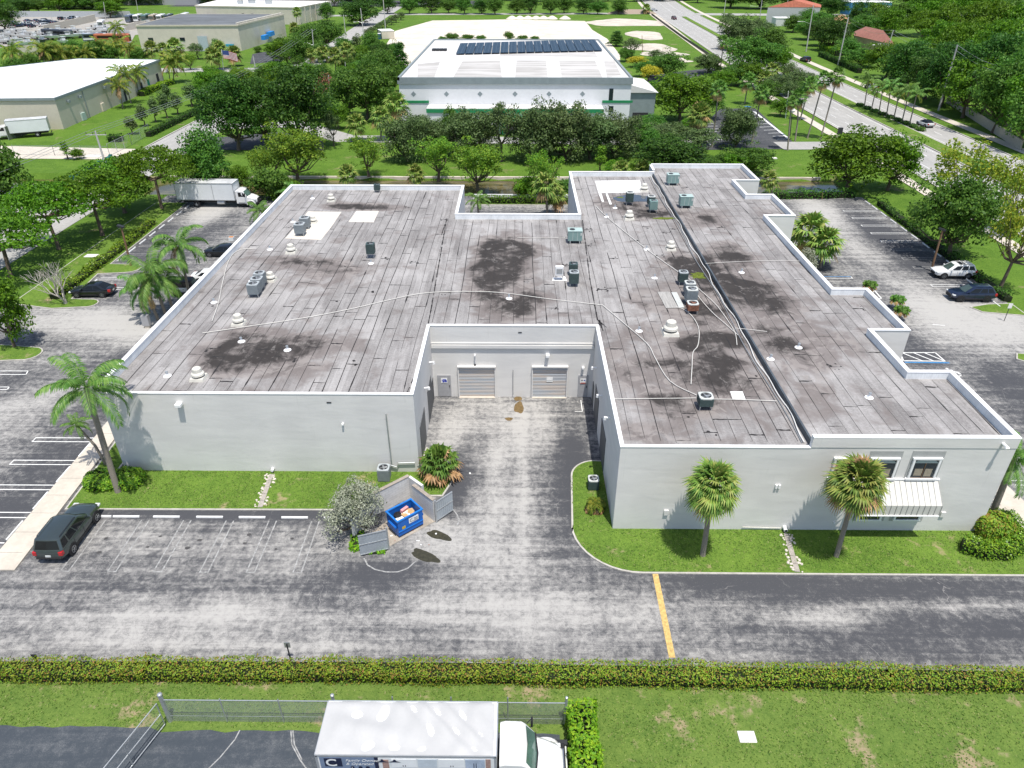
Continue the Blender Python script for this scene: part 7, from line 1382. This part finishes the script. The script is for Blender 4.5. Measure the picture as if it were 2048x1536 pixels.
# yard walls, site hut, portable toilet, sand heaps
m = MB(); A_, B_ = at(90, 66), at(192, 42); d = (B_ - A_); m.box(((A_ + B_) / 2).x, ((A_ + B_) / 2).y, 0, d.length, .4, 3.2, math.atan2(d.y, d.x)); tag(m.build('yard_wall', CREAM), 'slanting cream yard wall dividing cars from motorhomes', 'wall')
m = MB(); A_, B_ = at(20, 34), at(262, 34); d = (B_ - A_); m.box(((A_ + B_) / 2).x, ((A_ + B_) / 2).y, 0, d.length, .4, 3.0, math.atan2(d.y, d.x)); tag(m.build('yard_wall', M('grey_wall', (.42, .44, .46), .8)), 'long grey wall along the top of the storage yard', 'wall')
m = MB(); A_, B_ = at(38, 112), at(78, 108); d = (B_ - A_); m.box(((A_ + B_) / 2).x, ((A_ + B_) / 2).y, 0, d.length, .4, 3.2, math.atan2(d.y, d.x)); tag(m.build('yard_wall', CREAM), 'short cream yard wall behind the coconut palms', 'wall')
m = MB(); P = [at(*q) for q in ((240, 48), (335, 52), (240, 64))]; A_, B_ = at(250, 62), at(300, 52); d = (B_ - A_); m.box(((A_ + B_) / 2).x, ((A_ + B_) / 2).y, 0, d.length, .4, 2.8, math.atan2(d.y, d.x)); tag(m.build('yard_wall', CREAM2), 'cream wall in front of the motorhome row', 'wall')
p = at(773, 76); t = thing('site_hut', 'cream site container on the edge of the sand lot', 'container', tuple(p), R(20)); m = MB(); m.box(0, 0, .1, 5.5, 9, 3.0); m.build('body', CREAM, t); m = MB(); m.box(0, 0, 3.1, 5.7, 9.2, .12); m.build('roof', WROOF, t)
p = at(764, 77); t = thing('portable_toilet', 'dark blue portable toilet next to the site container', 'toilet', (p.x - .5, p.y - 3, 0)); m = MB(); m.box(0, 0, 0, 1.3, 1.3, 2.2); m.build('cabin', M('toilet_blue', (.02, .08, .16), .5), t); m = MB(); m.box(0, 0, 2.2, 1.35, 1.35, .2, taper=.8); m.build('roof', P_WHITE, t)
for i, px in enumerate((1024, 1040, 1056, 1072, 1087, 1104, 1130)):
    p = at(px, 38); m = MB(); m.lathe([(3.4, 0), (2.3, .8), (.9, 1.5), (.001, 1.7)], p.x, p.y, 0, 12); tag(m.build('sand_heap', SAND, None, 60), 'white sand heap in the line at the far side of the sand lot', 'sand heap', 'sand heaps')
m = MB(); p = at(1361, 123); m.lathe([(2.4, 0), (1.6, .8), (.001, 1.3)], p.x, p.y, 0, 12); tag(m.build('sand_heap', SAND, None, 60), 'lone pale heap on the grass near the dark drive', 'sand heap')
m = MB(); A_ = [at(*q) for q in ((1303, 30), (1330, 50), (1365, 76), (1418, 112))]; m.chain([(a.x, a.y) for a in A_], -.1, .1, 0, .9); tag(m.build('silt_fence', BLACKP), 'black silt fence along the avenue side of the sand lot', 'fence')
p = at(1262, 27); m = MB(); m.loft([[(p.x + x, p.y - 4, 0), (p.x + x, p.y + 4, 0), (p.x + x, p.y, h_)] for x, h_ in ((-14, .4), (-6, 2.4), (8, 2.2), (15, .4))]); tag(m.build('earth_mound', M('earth', (.3, .24, .19), .95)), 'brown earth mound by the far junction', 'mound')
# ================================================================ dumpster court, fences, poles and small things
CMU = NT('block_wall'); bt = CMU.n('TexBrick', {'Vector': CMU.co(rot=(R(90), 0, 0)), 'Color1': (.58, .575, .56, 1), 'Color2': (.64, .635, .62, 1), 'Mortar': (.40, .39, .37, 1), 'Scale': 1., 'Mortar Size': .012, 'Brick Width': .4, 'Row Height': .2}); CMU.col(CMU.mix(.45, bt.outputs[0], CMU.mix(CMU.ramp(CMU.noise(1.4, 5, CMU.co((1, 1, 2))), .35, .65), (.52, .515, .50), (.68, .67, .655)))); CMU.b.inputs['Roughness'].default_value = .95; CMU.bump(CMU.noise(20, 3), .3)
en = thing('dumpster_enclosure', 'grey block enclosure around the blue dumpster with two open metal gates', 'enclosure', (-7.5, 37.5, 0)); O = Vector((-7.5, 37.5, 0))
def wl(pts): return [(p[0] - O.x, p[1] - O.y) for p in pts]
A1, B1, B2, C1 = (-10.05, 36.7), (-7.65, 38.9), (-7.1, 38.75), (-5.55, 36.75)
m = MB(); m.chain(wl([(-10.8, 34.9), (-10.25, 37.0), (-7.65, 39.35)]), -.1, .1, 0, 1.85); m.build('block_wall', CMU.m, en)
m = MB(); m.chain(wl([(-7.60, 39.30), (-6.55, 38.3)]), -.1, .1, 0, 1.85); m.chain(wl([(-7.2, 38.35), (-5.6, 36.75)]), -.1, .1, 0, 1.85); m.build('block_wall', CMU.m, en)
m = MB(); m.chain(wl([(-10.8, 34.9), (-10.25, 37.0), (-7.65, 39.35)]), -.13, .13, 1.853, 1.90); m.chain(wl([(-7.2, 38.35), (-5.6, 36.75)]), -.13, .13, 1.853, 1.9); m.build('wall_cap', M('cap_brown', (.30, .26, .22), .9, .2, 4), en)
def gate(p0, p1, sign):
    a, b = Vector((*p0, 0)), Vector((*p1, 0)); d = b - a; L = d.length; an = math.atan2(d.y, d.x); c = (a + b) / 2 - O
    m = MB(); n = 18
    for i in range(n):
        q = a + d * ((i + .5) / n) - O; m.box(q.x, q.y, .15, L / n * .98, .03 if i % 2 else .06, 1.6, an)
    g_ = m.build('metal_gate', M('gate_sheet', (.42, .46, .49), .4, .1, 1.2, metal=.3), en)
    m = MB(); m.box(c.x, c.y, .12, L, .09, .07, an); m.box(c.x, c.y, .95, L, .09, .07, an); m.box(c.x, c.y, 1.72, L, .09, .06, an); m.build('gate_frame', GALV, g_)
    m = MB(); q = a - O; m.tube([(q.x, q.y, 0), (q.x, q.y, 1.95)], .06, 8); m.build('gate_post', GALV, en)
    if sign:
        nrm = Vector((d.y, -d.x, 0)).normalized() * .07; q = c + nrm; m = MB(); m.box(q.x, q.y, 1.2, .42, .02, .42, an); m.build('notice', M('sign_red', (.42, .04, .05), .6), g_); q = c + nrm * 1.25; m = MB(); m.box(q.x, q.y, 1.25, .3, .02, .3, an); m.build('notice_face', M('sign_face', (.55, .6, .5), .6, .4, 22), g_)
gate((-5.5, 36.6), (-4.45, 37.75), False); gate((-8.35, 33.95), (-10.1, 33.35), True)
m = MB(); m.prism([(-10.0, 35.2), (-8.55, 34.1), (-5.6, 36.7), (-7.5, 38.7)], .0, .03); struct(m.build('concrete_pad', M('stained_concrete', (.34, .30, .25), .9, .25, 1.2)))
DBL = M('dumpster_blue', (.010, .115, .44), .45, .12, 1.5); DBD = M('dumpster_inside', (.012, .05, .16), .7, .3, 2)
dp = thing('dumpster', 'open blue dumpster filled with rubbish', 'dumpster', (-7.55, 36.15, .03), R(41))
L_, W_, Hh = 1.95, 1.35, 1.45
m = MB(); h_ = .035
m.loft([[(-L_ / 2, y0, .18), (L_ / 2, y0, .18), (L_ / 2, y1, z), (-L_ / 2, y1, z)] for y0, y1, z in ()] or [[(0, 0, 0)] * 3] * 2) if False else None
for x, y, sx_, sy_ in ((0, -W_ / 2, L_, .05), (0, W_ / 2, L_, .05), (-L_ / 2 + .025, 0, .05, W_ - .05), (L_ / 2 - .025, 0, .05, W_ - .05)): m.box(x, y, .16, sx_, sy_, Hh - .16)
m.box(0, 0, .16, L_ - .1, W_ - .05, .05); m.build('body', DBL, dp)
m = MB()
for x, y, sx_, sy_ in ((0, -W_ / 2, L_ + .12, .12), (0, W_ / 2, L_ + .12, .12), (-L_ / 2, 0, .12, W_ - .12), (L_ / 2, 0, .12, W_ - .12)): m.box(x, y, Hh - .07, sx_, sy_, .09)
m.box(0, -W_ / 2 - .04, .5, L_, .05, .06); m.build('rim', M('dumpster_rim', (.015, .16, .50), .4, .1, 2), dp)
for x in (-L_ / 2 - .08, L_ / 2 + .08): m = MB(); m.box(x, -.1, .75, .14, .9, .16); m.build('fork_pocket', DBL, dp)
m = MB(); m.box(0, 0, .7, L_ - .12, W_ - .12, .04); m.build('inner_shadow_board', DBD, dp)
for x in (-.75, .75):
    for y in (-.5, .5): m = MB(); m.lathe([(.08, -.03), (.08, .03), (.001, .03)], x, y, .08, 10, axis='y'); m.build('caster', DKM, dp)
m = MB(); m.box(.25, -W_ / 2 - .035, .82, .75, .01, .42); st_o = m.build('sticker', PVC, dp); m = MB(); m.box(-.55, -W_ / 2 - .035, .62, .26, .01, .22); m.build('warning_sticker', M('sticker_yellow', (.55, .38, .03), .6, .2, 8), dp)
q = text('C', .0, 0, .34, M('ink_dark', (.05, .05, .07), .6), 'sticker_letter', 0, parent=dp); q.location = (-.07, -W_ / 2 - .05, .92)
m = MB(); m.box(.42, -W_ / 2 - .044, 1.06, .28, .006, .04); m.box(.42, -W_ / 2 - .044, .96, .3, .006, .03); m.box(.38, -W_ / 2 - .044, .88, .36, .006, .03); m.build('sticker_print', MATS['ink_dark'], dp)
rn = random.Random(14)
TR = [('flattened cardboard box in the dumpster', 'cardboard', (.52, .33, .15), (.25, -.05, .98), (.8, .62, .05), (.2, .1), .3), ('large white board leaning in the dumpster', 'board', (.80, .77, .72), (-.05, -.1, .95), (.75, .7, .04), (.25, -.1), -.3), ('pink carton at the back of the dumpster', 'carton', (.62, .30, .30), (.2, .38, .95), (.62, .2, .3), (.1, .1), .25), ('orange crumpled carton in the dumpster', 'carton', (.60, .28, .08), (-.45, -.42, .86), (.3, .25, .16), (.3, .2), .6), ('black rubbish bag in the dumpster', 'bag', (.012, .012, .014), (-.3, .35, .86), (.5, .35, .2), (0, 0), .1), ('white sheet of paper in the dumpster', 'paper', (.78, .78, .76), (-.55, -.1, .92), (.45, .4, .1), (-.2, .2), 1.0), ('tan cardboard piece in the dumpster corner', 'cardboard', (.48, .34, .2), (.55, .15, .9), (.5, .5, .05), (-.2, .25), -.5)]
Md = Matrix.Translation(Vector((-7.55, 36.15, .03))) @ Matrix.Rotation(R(41), 4, 'Z')
for lb, nm, col, lc, sz, tl, rz in TR:
    m = MB()
    if nm == 'bag': m.lathe([(.05, 0), (.28, .05), (.3, .16), (.12, .25), (.06, .3)], n=12)
    else: m.box(0, 0, 0, *sz, rz, tilt=tl); m.box(sz[0] * .3, sz[1] * .1, .03, sz[0] * .5, sz[1] * .7, .02, rz + .4, tilt=(tl[0] + .35, tl[1]))
    o = m.build(nm, M('rubbish_' + nm + str(len(MATS)), col, .8, .15, 4)); o.location = Md @ Vector(lc); o.rotation_euler = (0, 0, R(41)); tag(o, lb, 'rubbish')
for i in range(9):
    p = at(*[(826, 1062), (842, 1090), (872, 1068), (858, 1090), (806, 1066), (783, 1072), (790, 1082), (836, 1082), (940, 947)][i]); m = MB(); m.box(0, 0, 0, rn.uniform(.08, .22), rn.uniform(.05, .12), .02, rn.uniform(0, 3), tilt=(rn.uniform(-.2, .2), 0)); o = m.build('litter', PVC if i % 3 else MATS['print_brick']); o.location = (p.x, p.y, .02); tag(o, 'scrap of litter on the ground near the dumpster', 'litter', 'litter scraps by the dumpster', 'thing')
# drain runs edged with pebbles
PEB = M('pebble', (.55, .50, .44), .9, .2, 5); PAV = M('paver', (.34, .31, .28), .9, .2, 3)
for a_, b_, lb in (((-18.05, 37.9), (-18.35, 41.6), 'pebble edged drain strip across the grass under the long wall'), ((17.7, 32.15), (18.1, 35.6), 'pebble edged drain strip between the two sabal palms')):
    A_, B_ = Vector((*a_, .09)), Vector((*b_, .09)); t = thing('drain_strip', lb, 'drain', A_); d = B_ - A_; n = Vector((-d.y, d.x, 0)).normalized(); m = MB()
    for i in range(5): q = d * ((i + .5) / 5); m.box(q.x, q.y, .0, .34, d.length / 5 - .03, .04, math.atan2(d.y, d.x) - R(90))
    m.build('paver', PAV, t); m = MB()
    for i in range(46):
        q = d * rn.random() + n * rn.choice((-1, 1)) * rn.uniform(.2, .42); r = rn.uniform(.05, .11); m.lathe([(r, 0), (r * .9, r * .5), (r * .3, r * .8)], q.x, q.y, 0, 6)
    m.build('pebble_edging', PEB, t)['kind'] = 'stuff'
# concrete lid, signs by the hedge
p = at(1494, 1474); m = MB(); m.box(p.x, p.y, -.02, .86, .62, .07); o = m.build('meter_cover', M('lid_concrete', (.66, .64, .60), .8, .06, 3), None, 0, .03); tag(o, 'pale concrete utility lid set in the mown grass', 'meter cover')
m = MB(); m.box(p.x - .1, p.y, .051, .015, .5, .004); m.box(p.x + .15, p.y + .05, .051, .4, .015, .004); m.build('lid_joint', M('joint_grey', (.2, .19, .17)), o)
for px, py, tx, ty, lb in ((582, 1322, 573, 1288, 'small sign on a thin black post standing out of the long hedge'), (82, 1330, 66, 1312, 'dark leaning post sticking out of the long hedge')):
    b_ = at(px, py); tp = up(tx, ty, b_.y); t = thing('sign_post', lb, 'sign', b_); d = tp - b_; m = MB(); m.tube([(0, 0, 0), d], .04, 6); m.build('post', DKM, t); m = MB(); m.box(d.x, d.y + .05, d.z - .35, .32, .02, .42); m.build('sign_panel', GALV if px > 300 else DKM, t)
b_ = at(2008, 642); t = thing('sign_post', 'white parking sign on a thin post by the navy SUV', 'sign', b_); m = MB(); m.tube([(0, 0, 0), (0, 0, 2.0)], .035, 6); m.build('post', DKM, t); m = MB(); m.box(0, -.04, 1.5, .4, .02, .55); m.build('sign_panel', PVC, t)
# chain link fence round the truck yard
LINK = M('chain_link', (.42, .44, .44), .5, .1, 6, metal=.3)
fn = thing('chain_link_fence', 'grey chain link fence behind the near box truck', 'fence', (-17.6, 21.75, .02)); xa, xb, fh = -17.6, 2.55, 1.75
m = MB(); sp = .075; x = xa - fh
while x < xb:
    for s in (0, 1):
        x0, z0 = x, (0 if s == 0 else fh); x1, z1 = x + fh, fh - z0; lo_, hi_ = max(x0, xa), min(x1, xb)
        if hi_ > lo_:
            f0, f1 = (lo_ - x0) / fh, (hi_ - x0) / fh; za_, zb_ = z0 + (z1 - z0) * f0, z0 + (z1 - z0) * f1; w = .009
            m.quad((lo_ - xa, .0 + s * .006, za_ - w), (hi_ - xa, .0 + s * .006, zb_ - w), (hi_ - xa, s * .006, zb_ + w), (lo_ - xa, s * .006, za_ + w))
    x += sp
m.build('wire_mesh', LINK, fn)
m = MB(); m.tube([(0, 0, fh), (xb - xa, 0, fh)], .028, 6); m.tube([(0, 0, .45), (xb - xa, 0, .45)], .01, 4); m.build('rail', GALV, fn)
for x, r, h_ in ((.0, .11, 2.15), (2.9, .035, 1.8), (5.8, .035, 1.8), (8.55, .09, 2.2), (11.5, .035, 2.1), (14.4, .035, 2.1), (17.2, .035, 2.1), (20.1, .07, 2.15)): m = MB(); m.tube([(x, 0, 0), (x, 0, h_)], r, 8); m.lathe([(r * 1.2, h_), (r, h_ + .06), (.001, h_ + .1)], x, 0, 0, 8); m.build('fence_post', GALV, fn, 40)
gt = thing('fence_gate', 'open sliding chain link gate beside the grass strip', 'gate', (-17.75, 21.5, .03), R(-107)); Lg = 4.4; m = MB()
for z in (.12, .95, 1.78): m.tube([(0, 0, z), (Lg, 0, z)], .03, 6)
for x in (0, Lg / 2, Lg): m.tube([(x, 0, .1), (x, 0, 1.8)], .03, 6)
m.build('gate_frame', GALV, gt); m = MB(); x = -1.7
while x < Lg:
    for s in (0, 1):
        lo_, hi_ = max(x, 0), min(x + 1.7, Lg)
        if hi_ > lo_:
            za_, zb_ = (lo_ - x, hi_ - x) if s == 0 else (1.7 - lo_ + x, 1.7 - hi_ + x); m.quad((lo_, s * .006, .1 + za_ - .004), (hi_, s * .006, .1 + zb_ - .004), (hi_, s * .006, .1 + zb_ + .004), (lo_, s * .006, .1 + za_ + .004))
    x += .09
m.build('wire_mesh', LINK, gt)
b_ = (2.1, 19.4, .04); t = thing('utility_box', 'pale green utility box tucked between truck and lime hedge', 'utility box', b_); m = MB(); m.box(-.05, 0, 0, .8, 1.5, .75); m.build('cabinet', M('box_green', (.55, .58, .55), .5), t, 0, .04); m = MB(); m.box(-.05, .9, 0, .9, .25, .8); m.build('hinge_cover', DKM, t)
# poles
CPOLE = M('concrete_pole', (.46, .45, .43), .85, .1, 1.5); WPOLE = M('wood_pole', (.20, .12, .07), .9, .2, 3, stretch=(1, 1, .2))
def pole(label, bx, by, tx, ty, r=.17, mat=None, lamp=None, arm=None, name='utility_pole', h=None, group=None, shoebox=False):
    b_ = at(bx, by); tp = up(tx, ty, b_.y) if h is None else b_ + Vector((0, 0, h)); t = thing(name, label, 'pole', b_, 0, group); d = tp - b_; m = MB(); m.tube([(0, 0, -.1), d], [r, r * .7], 8); m.build('pole', mat or CPOLE, t, 40)
    if lamp:
        e = up(*lamp, b_.y) - b_; s = d * min(1., max(.5, (e.z - .9) / d.z)); m = MB(); m.tube([s, s.lerp(e, .5) + Vector((0, 0, .35)), e], .05, 6); m.build('lamp_arm', GALV, t); m = MB(); m.box(e.x, e.y, e.z - .08, 1.0, .4, .16); m.build('lamp_head', PVC, t, 0, .05)
    if arm:
        m = MB(); m.box(d.x, d.y, d.z - .7, arm, .14, .14); m.build('crossarm', CPOLE, t); m = MB()
        for i in range(4): m.tube([(d.x + arm * (i / 3 - .5) * .94, d.y, d.z - .56), (d.x + arm * (i / 3 - .5) * .94, d.y, d.z - .2)], .06, 6)
        m.build('insulator', DKM, t)
    if shoebox:
        m = MB(); m.box(d.x - .1, d.y, d.z - .15, .75, .4, .22, tilt=(0, .3)); m.build('lamp_head', DKM, t)
    return tp
T_ = {}
T_['a'] = pole('concrete utility pole with a crossarm beside the side road', 214, 338, 190, 262, .2, arm=3.6)
pole('short concrete pole stub by the green pipe railing', 202, 343, 197, 330, .2)
T_['b'] = pole('concrete pole near the flag road with a curved lamp', 515, 158, 506, 112, .2, lamp=(488, 157)); T_['c'] = pole('tall pole with a curved lamp over the roadside palms', 630, 125, 624, 58, .2, lamp=(605, 85)); T_['d'] = pole('concrete pole by the bend without lamp', 691, 66, 687, 30, .2); T_['e'] = pole('pole with a lamp arm over the road bend', 728, 76, 721, 16, .2, lamp=(709, 44)); T_['f'] = pole('tall concrete pole behind the site container', 771, 60, 766, -6, .22)
pole('thin pole in front of the rusty tree', 661, 218, 657, 150, .12, name='thin_pole'); pole('thin pole next to the mid green corner tree', 694, 165, 690, 124, .12, name='thin_pole'); pole('thin pole on the edge of the grassy sand', 1285, 105, 1284, 70, .12, WPOLE, name='thin_pole')
AVP = {}
for k_, bx, by, tx, ty, lamp, lb in (('0', 1612, 103, 1627, 10, (1598, 43), 'first lamp pole of the avenue tree side, near the tiled house'), ('1', 1676, 130, 1697, 34, None, 'concrete pole near the orange roof, no lamp'), ('2', 1768, 118, 1787, 60, (1745, 90), 'lamp pole in front of the dusky pink roof'), ('3', 1877, 221, 1915, 90, None, 'tall leaning-looking concrete pole in front of the big dark trees'), ('4', 2014, 278, 2068, 140, None, 'concrete pole at the picture edge beside the avenue sidewalk'), ('5', 1519, 41, 1525, -8, (1502, 12), 'pole with lamp arm before the terracotta house'), ('6', 1567, 44, 1576, 0, None, 'bare pole before the terracotta house'), ('7', 1447, 33, 1453, -10, None, 'concrete pole at the avenue junction')):
    AVP[k_] = pole(lb, bx, by, tx, ty, .24, lamp=lamp)
pole('slim white lamp mast beside the striped lot', 1571, 236, 1577, 182, .09, PVC, name='lamp_post'); pole('dark lamp post with a white globe in the striped lot verge', 1580, 272, 1585, 220, .1, DKM, name='lamp_post'); 
p = at(1580, 272); tp = up(1585, 221, p.y); m = MB(); m.lathe([(.001, -.5), (.45, -.3), (.6, 0), (.45, .3), (.001, .45)], tp.x, tp.y, tp.z, 12); m.build('lamp_globe', PVC).parent = None; bpy.data.objects['lamp_globe'].parent = bpy.data.objects['lamp_post.001']; bpy.data.objects['lamp_globe'].matrix_parent_inverse = Matrix.Translation(-bpy.data.objects['lamp_post.001'].location)
pole('brown wooden lamp post on the lot island with a hook lamp', 262, 532, 242, 452, .14, WPOLE, name='lamp_post', shoebox=True); pole('brown wooden lamp post next to the white SUV', 1862, 542, 1886, 458, .14, WPOLE, name='lamp_post', shoebox=True); pole('short brown post at the end of the stalls by the pond', 1644, 398, 1645, 384, .12, WPOLE, name='short_post')
pole('tall lamp pole at the far street, western', 60, 24, 52, -6, .2, name='street_light'); pole('tall lamp pole over the storage yard wall', 212, 40, 207, 4, .2, name='street_light'); pole('tall lamp pole beside the far parking deck', 276, 22, 271, -5, .2, name='street_light'); pole('lamp pole in the storage yard among the cars', 107, 45, 100, 28, .16, name='street_light')
for lb, a_, b_ in (('power line between the two tallest avenue poles', '3', '4'), ('power line from the pink-roof pole to the tall avenue pole', '2', '3'), ('power line between the orange-roof pole and the pink-roof pole', '1', '2')):
    A_, B_ = AVP[a_], AVP[b_]; m = MB()
    for dz in (0, -1.1): m.tube([A_.lerp(B_, t_) + Vector((0, 0, dz - 1.4 * math.sin(math.pi * t_))) for t_ in np.linspace(0, 1, 9)], .035, 4)
    tag(m.build('power_line', GALV), lb, 'power line')
m = MB(); A_, B_ = T_['a'], T_['c']
for dx in (-1.2, 0, 1.2): m.tube([A_.lerp(B_, t_) + Vector((dx, 0, -2.5 * math.sin(math.pi * t_))) for t_ in np.linspace(0, 1, 12)], .03, 4)
tag(m.build('power_line', GALV), 'power line from the crossarm pole towards the roadside palms', 'power line')
m = MB(); E_ = A_ + Vector((-14, -62, 0))
for dx in (-1.2, 0, 1.2): m.tube([A_.lerp(E_, t_) + Vector((dx, 0, -1.6 * math.sin(math.pi * t_))) for t_ in np.linspace(0, 1, 9)], .03, 4)
tag(m.build('power_line', GALV), 'power line from the crossarm pole over the flat topped trees', 'power line')
# flag, green pipe crossing, low chain fences on the west side
p = at(447, 141); t = thing('flag_pole', 'white flag pole flying a striped flag before the grey-roofed block', 'flag', p); tp = up(443, 99, p.y) - p; m = MB(); m.tube([(0, 0, 0), tp], .1, 6); m.build('pole', PVC, t)
FR, FW_, FB_ = M('flag_red', (.42, .04, .06), .7), M('flag_white', (.7, .7, .7), .7), M('flag_blue', (.04, .07, .22), .7)
m = MB(); n = 12; FLw, FLh = 4.6, 2.5
for j in range(13):
    for i in range(n):
        f = lambda u, v: (tp.x + .1 + FLw * u, tp.y + .35 * math.sin(u * 5), tp.z - .2 - FLh * v - .9 * u ** 1.4)
        mi = 2 if (j < 7 and i < 5) else (0 if j % 2 == 0 else 1); m.quad(f(i / n, (j + 1) / 13), f((i + 1) / n, (j + 1) / 13), f((i + 1) / n, j / 13), f(i / n, j / 13), mi)
m.build('flag_cloth', [FR, FW_, FB_], t)
GP = M('green_pipe', (.02, .13, .11), .5); A_, B_ = at(146, 366), at(224, 322); A_.z = B_.z = .9; t = thing('pipe_crossing', 'dark green pipe crossing the canal beside the side road', 'pipe', (A_.x, A_.y, 0)); m = MB(); d = B_ - A_; m.tube([(0, 0, .9), (d.x, d.y, .9)], .22, 10); m.build('pipe', GP, t, 40); m = MB()
for i in range(7): q = d * (i / 6); m.box(q.x, q.y, .3, .5, .5, .9)
m.build('pipe_clamp', GP, t)
def lowfence(label, pts, h, n, mesh=True):
    P = [at(*q) for q in pts]; t = thing('wire_fence', label, 'fence', P[0]); m = MB(); m2 = MB(); m3 = MB()
    for a, b in zip(P, P[1:]):
        m.tube([a - P[0] + Vector((0, 0, h)), b - P[0] + Vector((0, 0, h))], .035, 4)
        k_ = max(1, round((b - a).length / n))
        for i in range(k_ + 1): q = a.lerp(b, i / k_) - P[0]; m2.tube([q, q + Vector((0, 0, h + .1))], .05, 5)
        for i in range(int((b - a).length / .25)):
            f0 = i * .25 / (b - a).length
            for s in (-1, 1):
                f1 = f0 + s * h / (b - a).length
                if 0 <= f1 <= 1: m3.tube([a.lerp(b, f0) - P[0], a.lerp(b, f1) - P[0] + Vector((0, 0, h))], .006, 3, cap=False)
    m.build('rail', GALV, t); m2.build('fence_post', GALV, t); m3.build('wire_mesh', LINK, t)
lowfence('wire fence along the gate driveway by the canal lawn', [(30, 310), (110, 311), (220, 312)], 1.8, 6); lowfence('wire fence with green screen at the side road gate', [(220, 312), (264, 290)], 2.2, 3); lowfence('wire fence climbing the warehouse lawn beside the young trees', [(264, 290), (300, 268)], 2.0, 4)
t = thing('screen_fence', 'dark screened fence in front of the delivery yard', 'fence', at(18, 280)); A_, B_ = at(18, 282), at(80, 262); d = B_ - A_; m = MB(); m.box(d.x / 2, d.y / 2, 0, d.length, .08, 2.6, math.atan2(d.y, d.x)); m.build('screen', M('screen_olive', (.12, .14, .10), .9), t); m = MB(); [m.tube([d * (i / 5), d * (i / 5) + Vector((0, 0, 2.7))], .06, 5) for i in range(6)]; m.build('fence_post', GALV, t)
t = box_truck('white delivery truck backed against the warehouse wall at the edge', tuple(at(22, 276)), R(205), 7.5, 2.5, 3.6, 1.1, BOXR, BOXG)
for px, py, w_, d_, lb in ((187, 313, 3.0, 2.0, 'flat concrete slab by the crossarm pole'), (183, 513, 1.5, 1.0, 'cream concrete slab on the shady lawn'), (1549, 317, .8, .8, 'white utility lid on the grass bank by the striped lot')):
    p = at(px, py); m = MB(); m.box(p.x, p.y, -.05, w_, d_, .2); tag(m.build('concrete_slab', M('lid_concrete', (.66, .64, .60)), None, 0, .03), lb, 'slab')
b_ = at(296, 655); t = thing('utility_box', 'grey electrical box on the ground by the long parapet', 'utility box', b_); m = MB(); m.box(0, 0, .3, .7, .5, 1.1); m.build('cabinet', DOORG, t); m = MB(); m.box(0, 0, 0, .5, .4, .3); m.build('stand', CONC, t)
t = thing('wall_light', 'old orange topped light box on the far side of the long parapet', 'light', at(470, 475, 7.5)); m = MB(); m.box(-.4, 0, -.3, .5, .4, .35); m.build('housing', PVC, t); m = MB(); m.box(-.4, 0, .05, .42, .32, .03); m.build('lid', M('lid_orange', (.5, .2, .06), .7), t)
p = at(1679, 268); m = MB(); m.box(p.x, p.y, 0, .9, .5, 1.3); tag(m.build('bus_sign', DKM), 'dark upright sign board at the avenue kerb', 'sign')
m = MB(); A_, B_ = at(1893, 205), at(2040, 300); d = B_ - A_; m.box(((A_ + B_) / 2).x, ((A_ + B_) / 2).y, 0, d.length, .25, 1.8, math.atan2(d.y, d.x)); tag(m.build('garden_wall', M('beige_wall', (.45, .40, .33), .9)), 'long beige wall under the trees beyond the avenue sidewalk', 'wall')
m = MB(); m.box(1.5, 109.7, 0, 17, .2, 1.0); tag(m.build('low_wall', TRIM), 'low white wall behind the clipped hedge of the back court', 'wall')
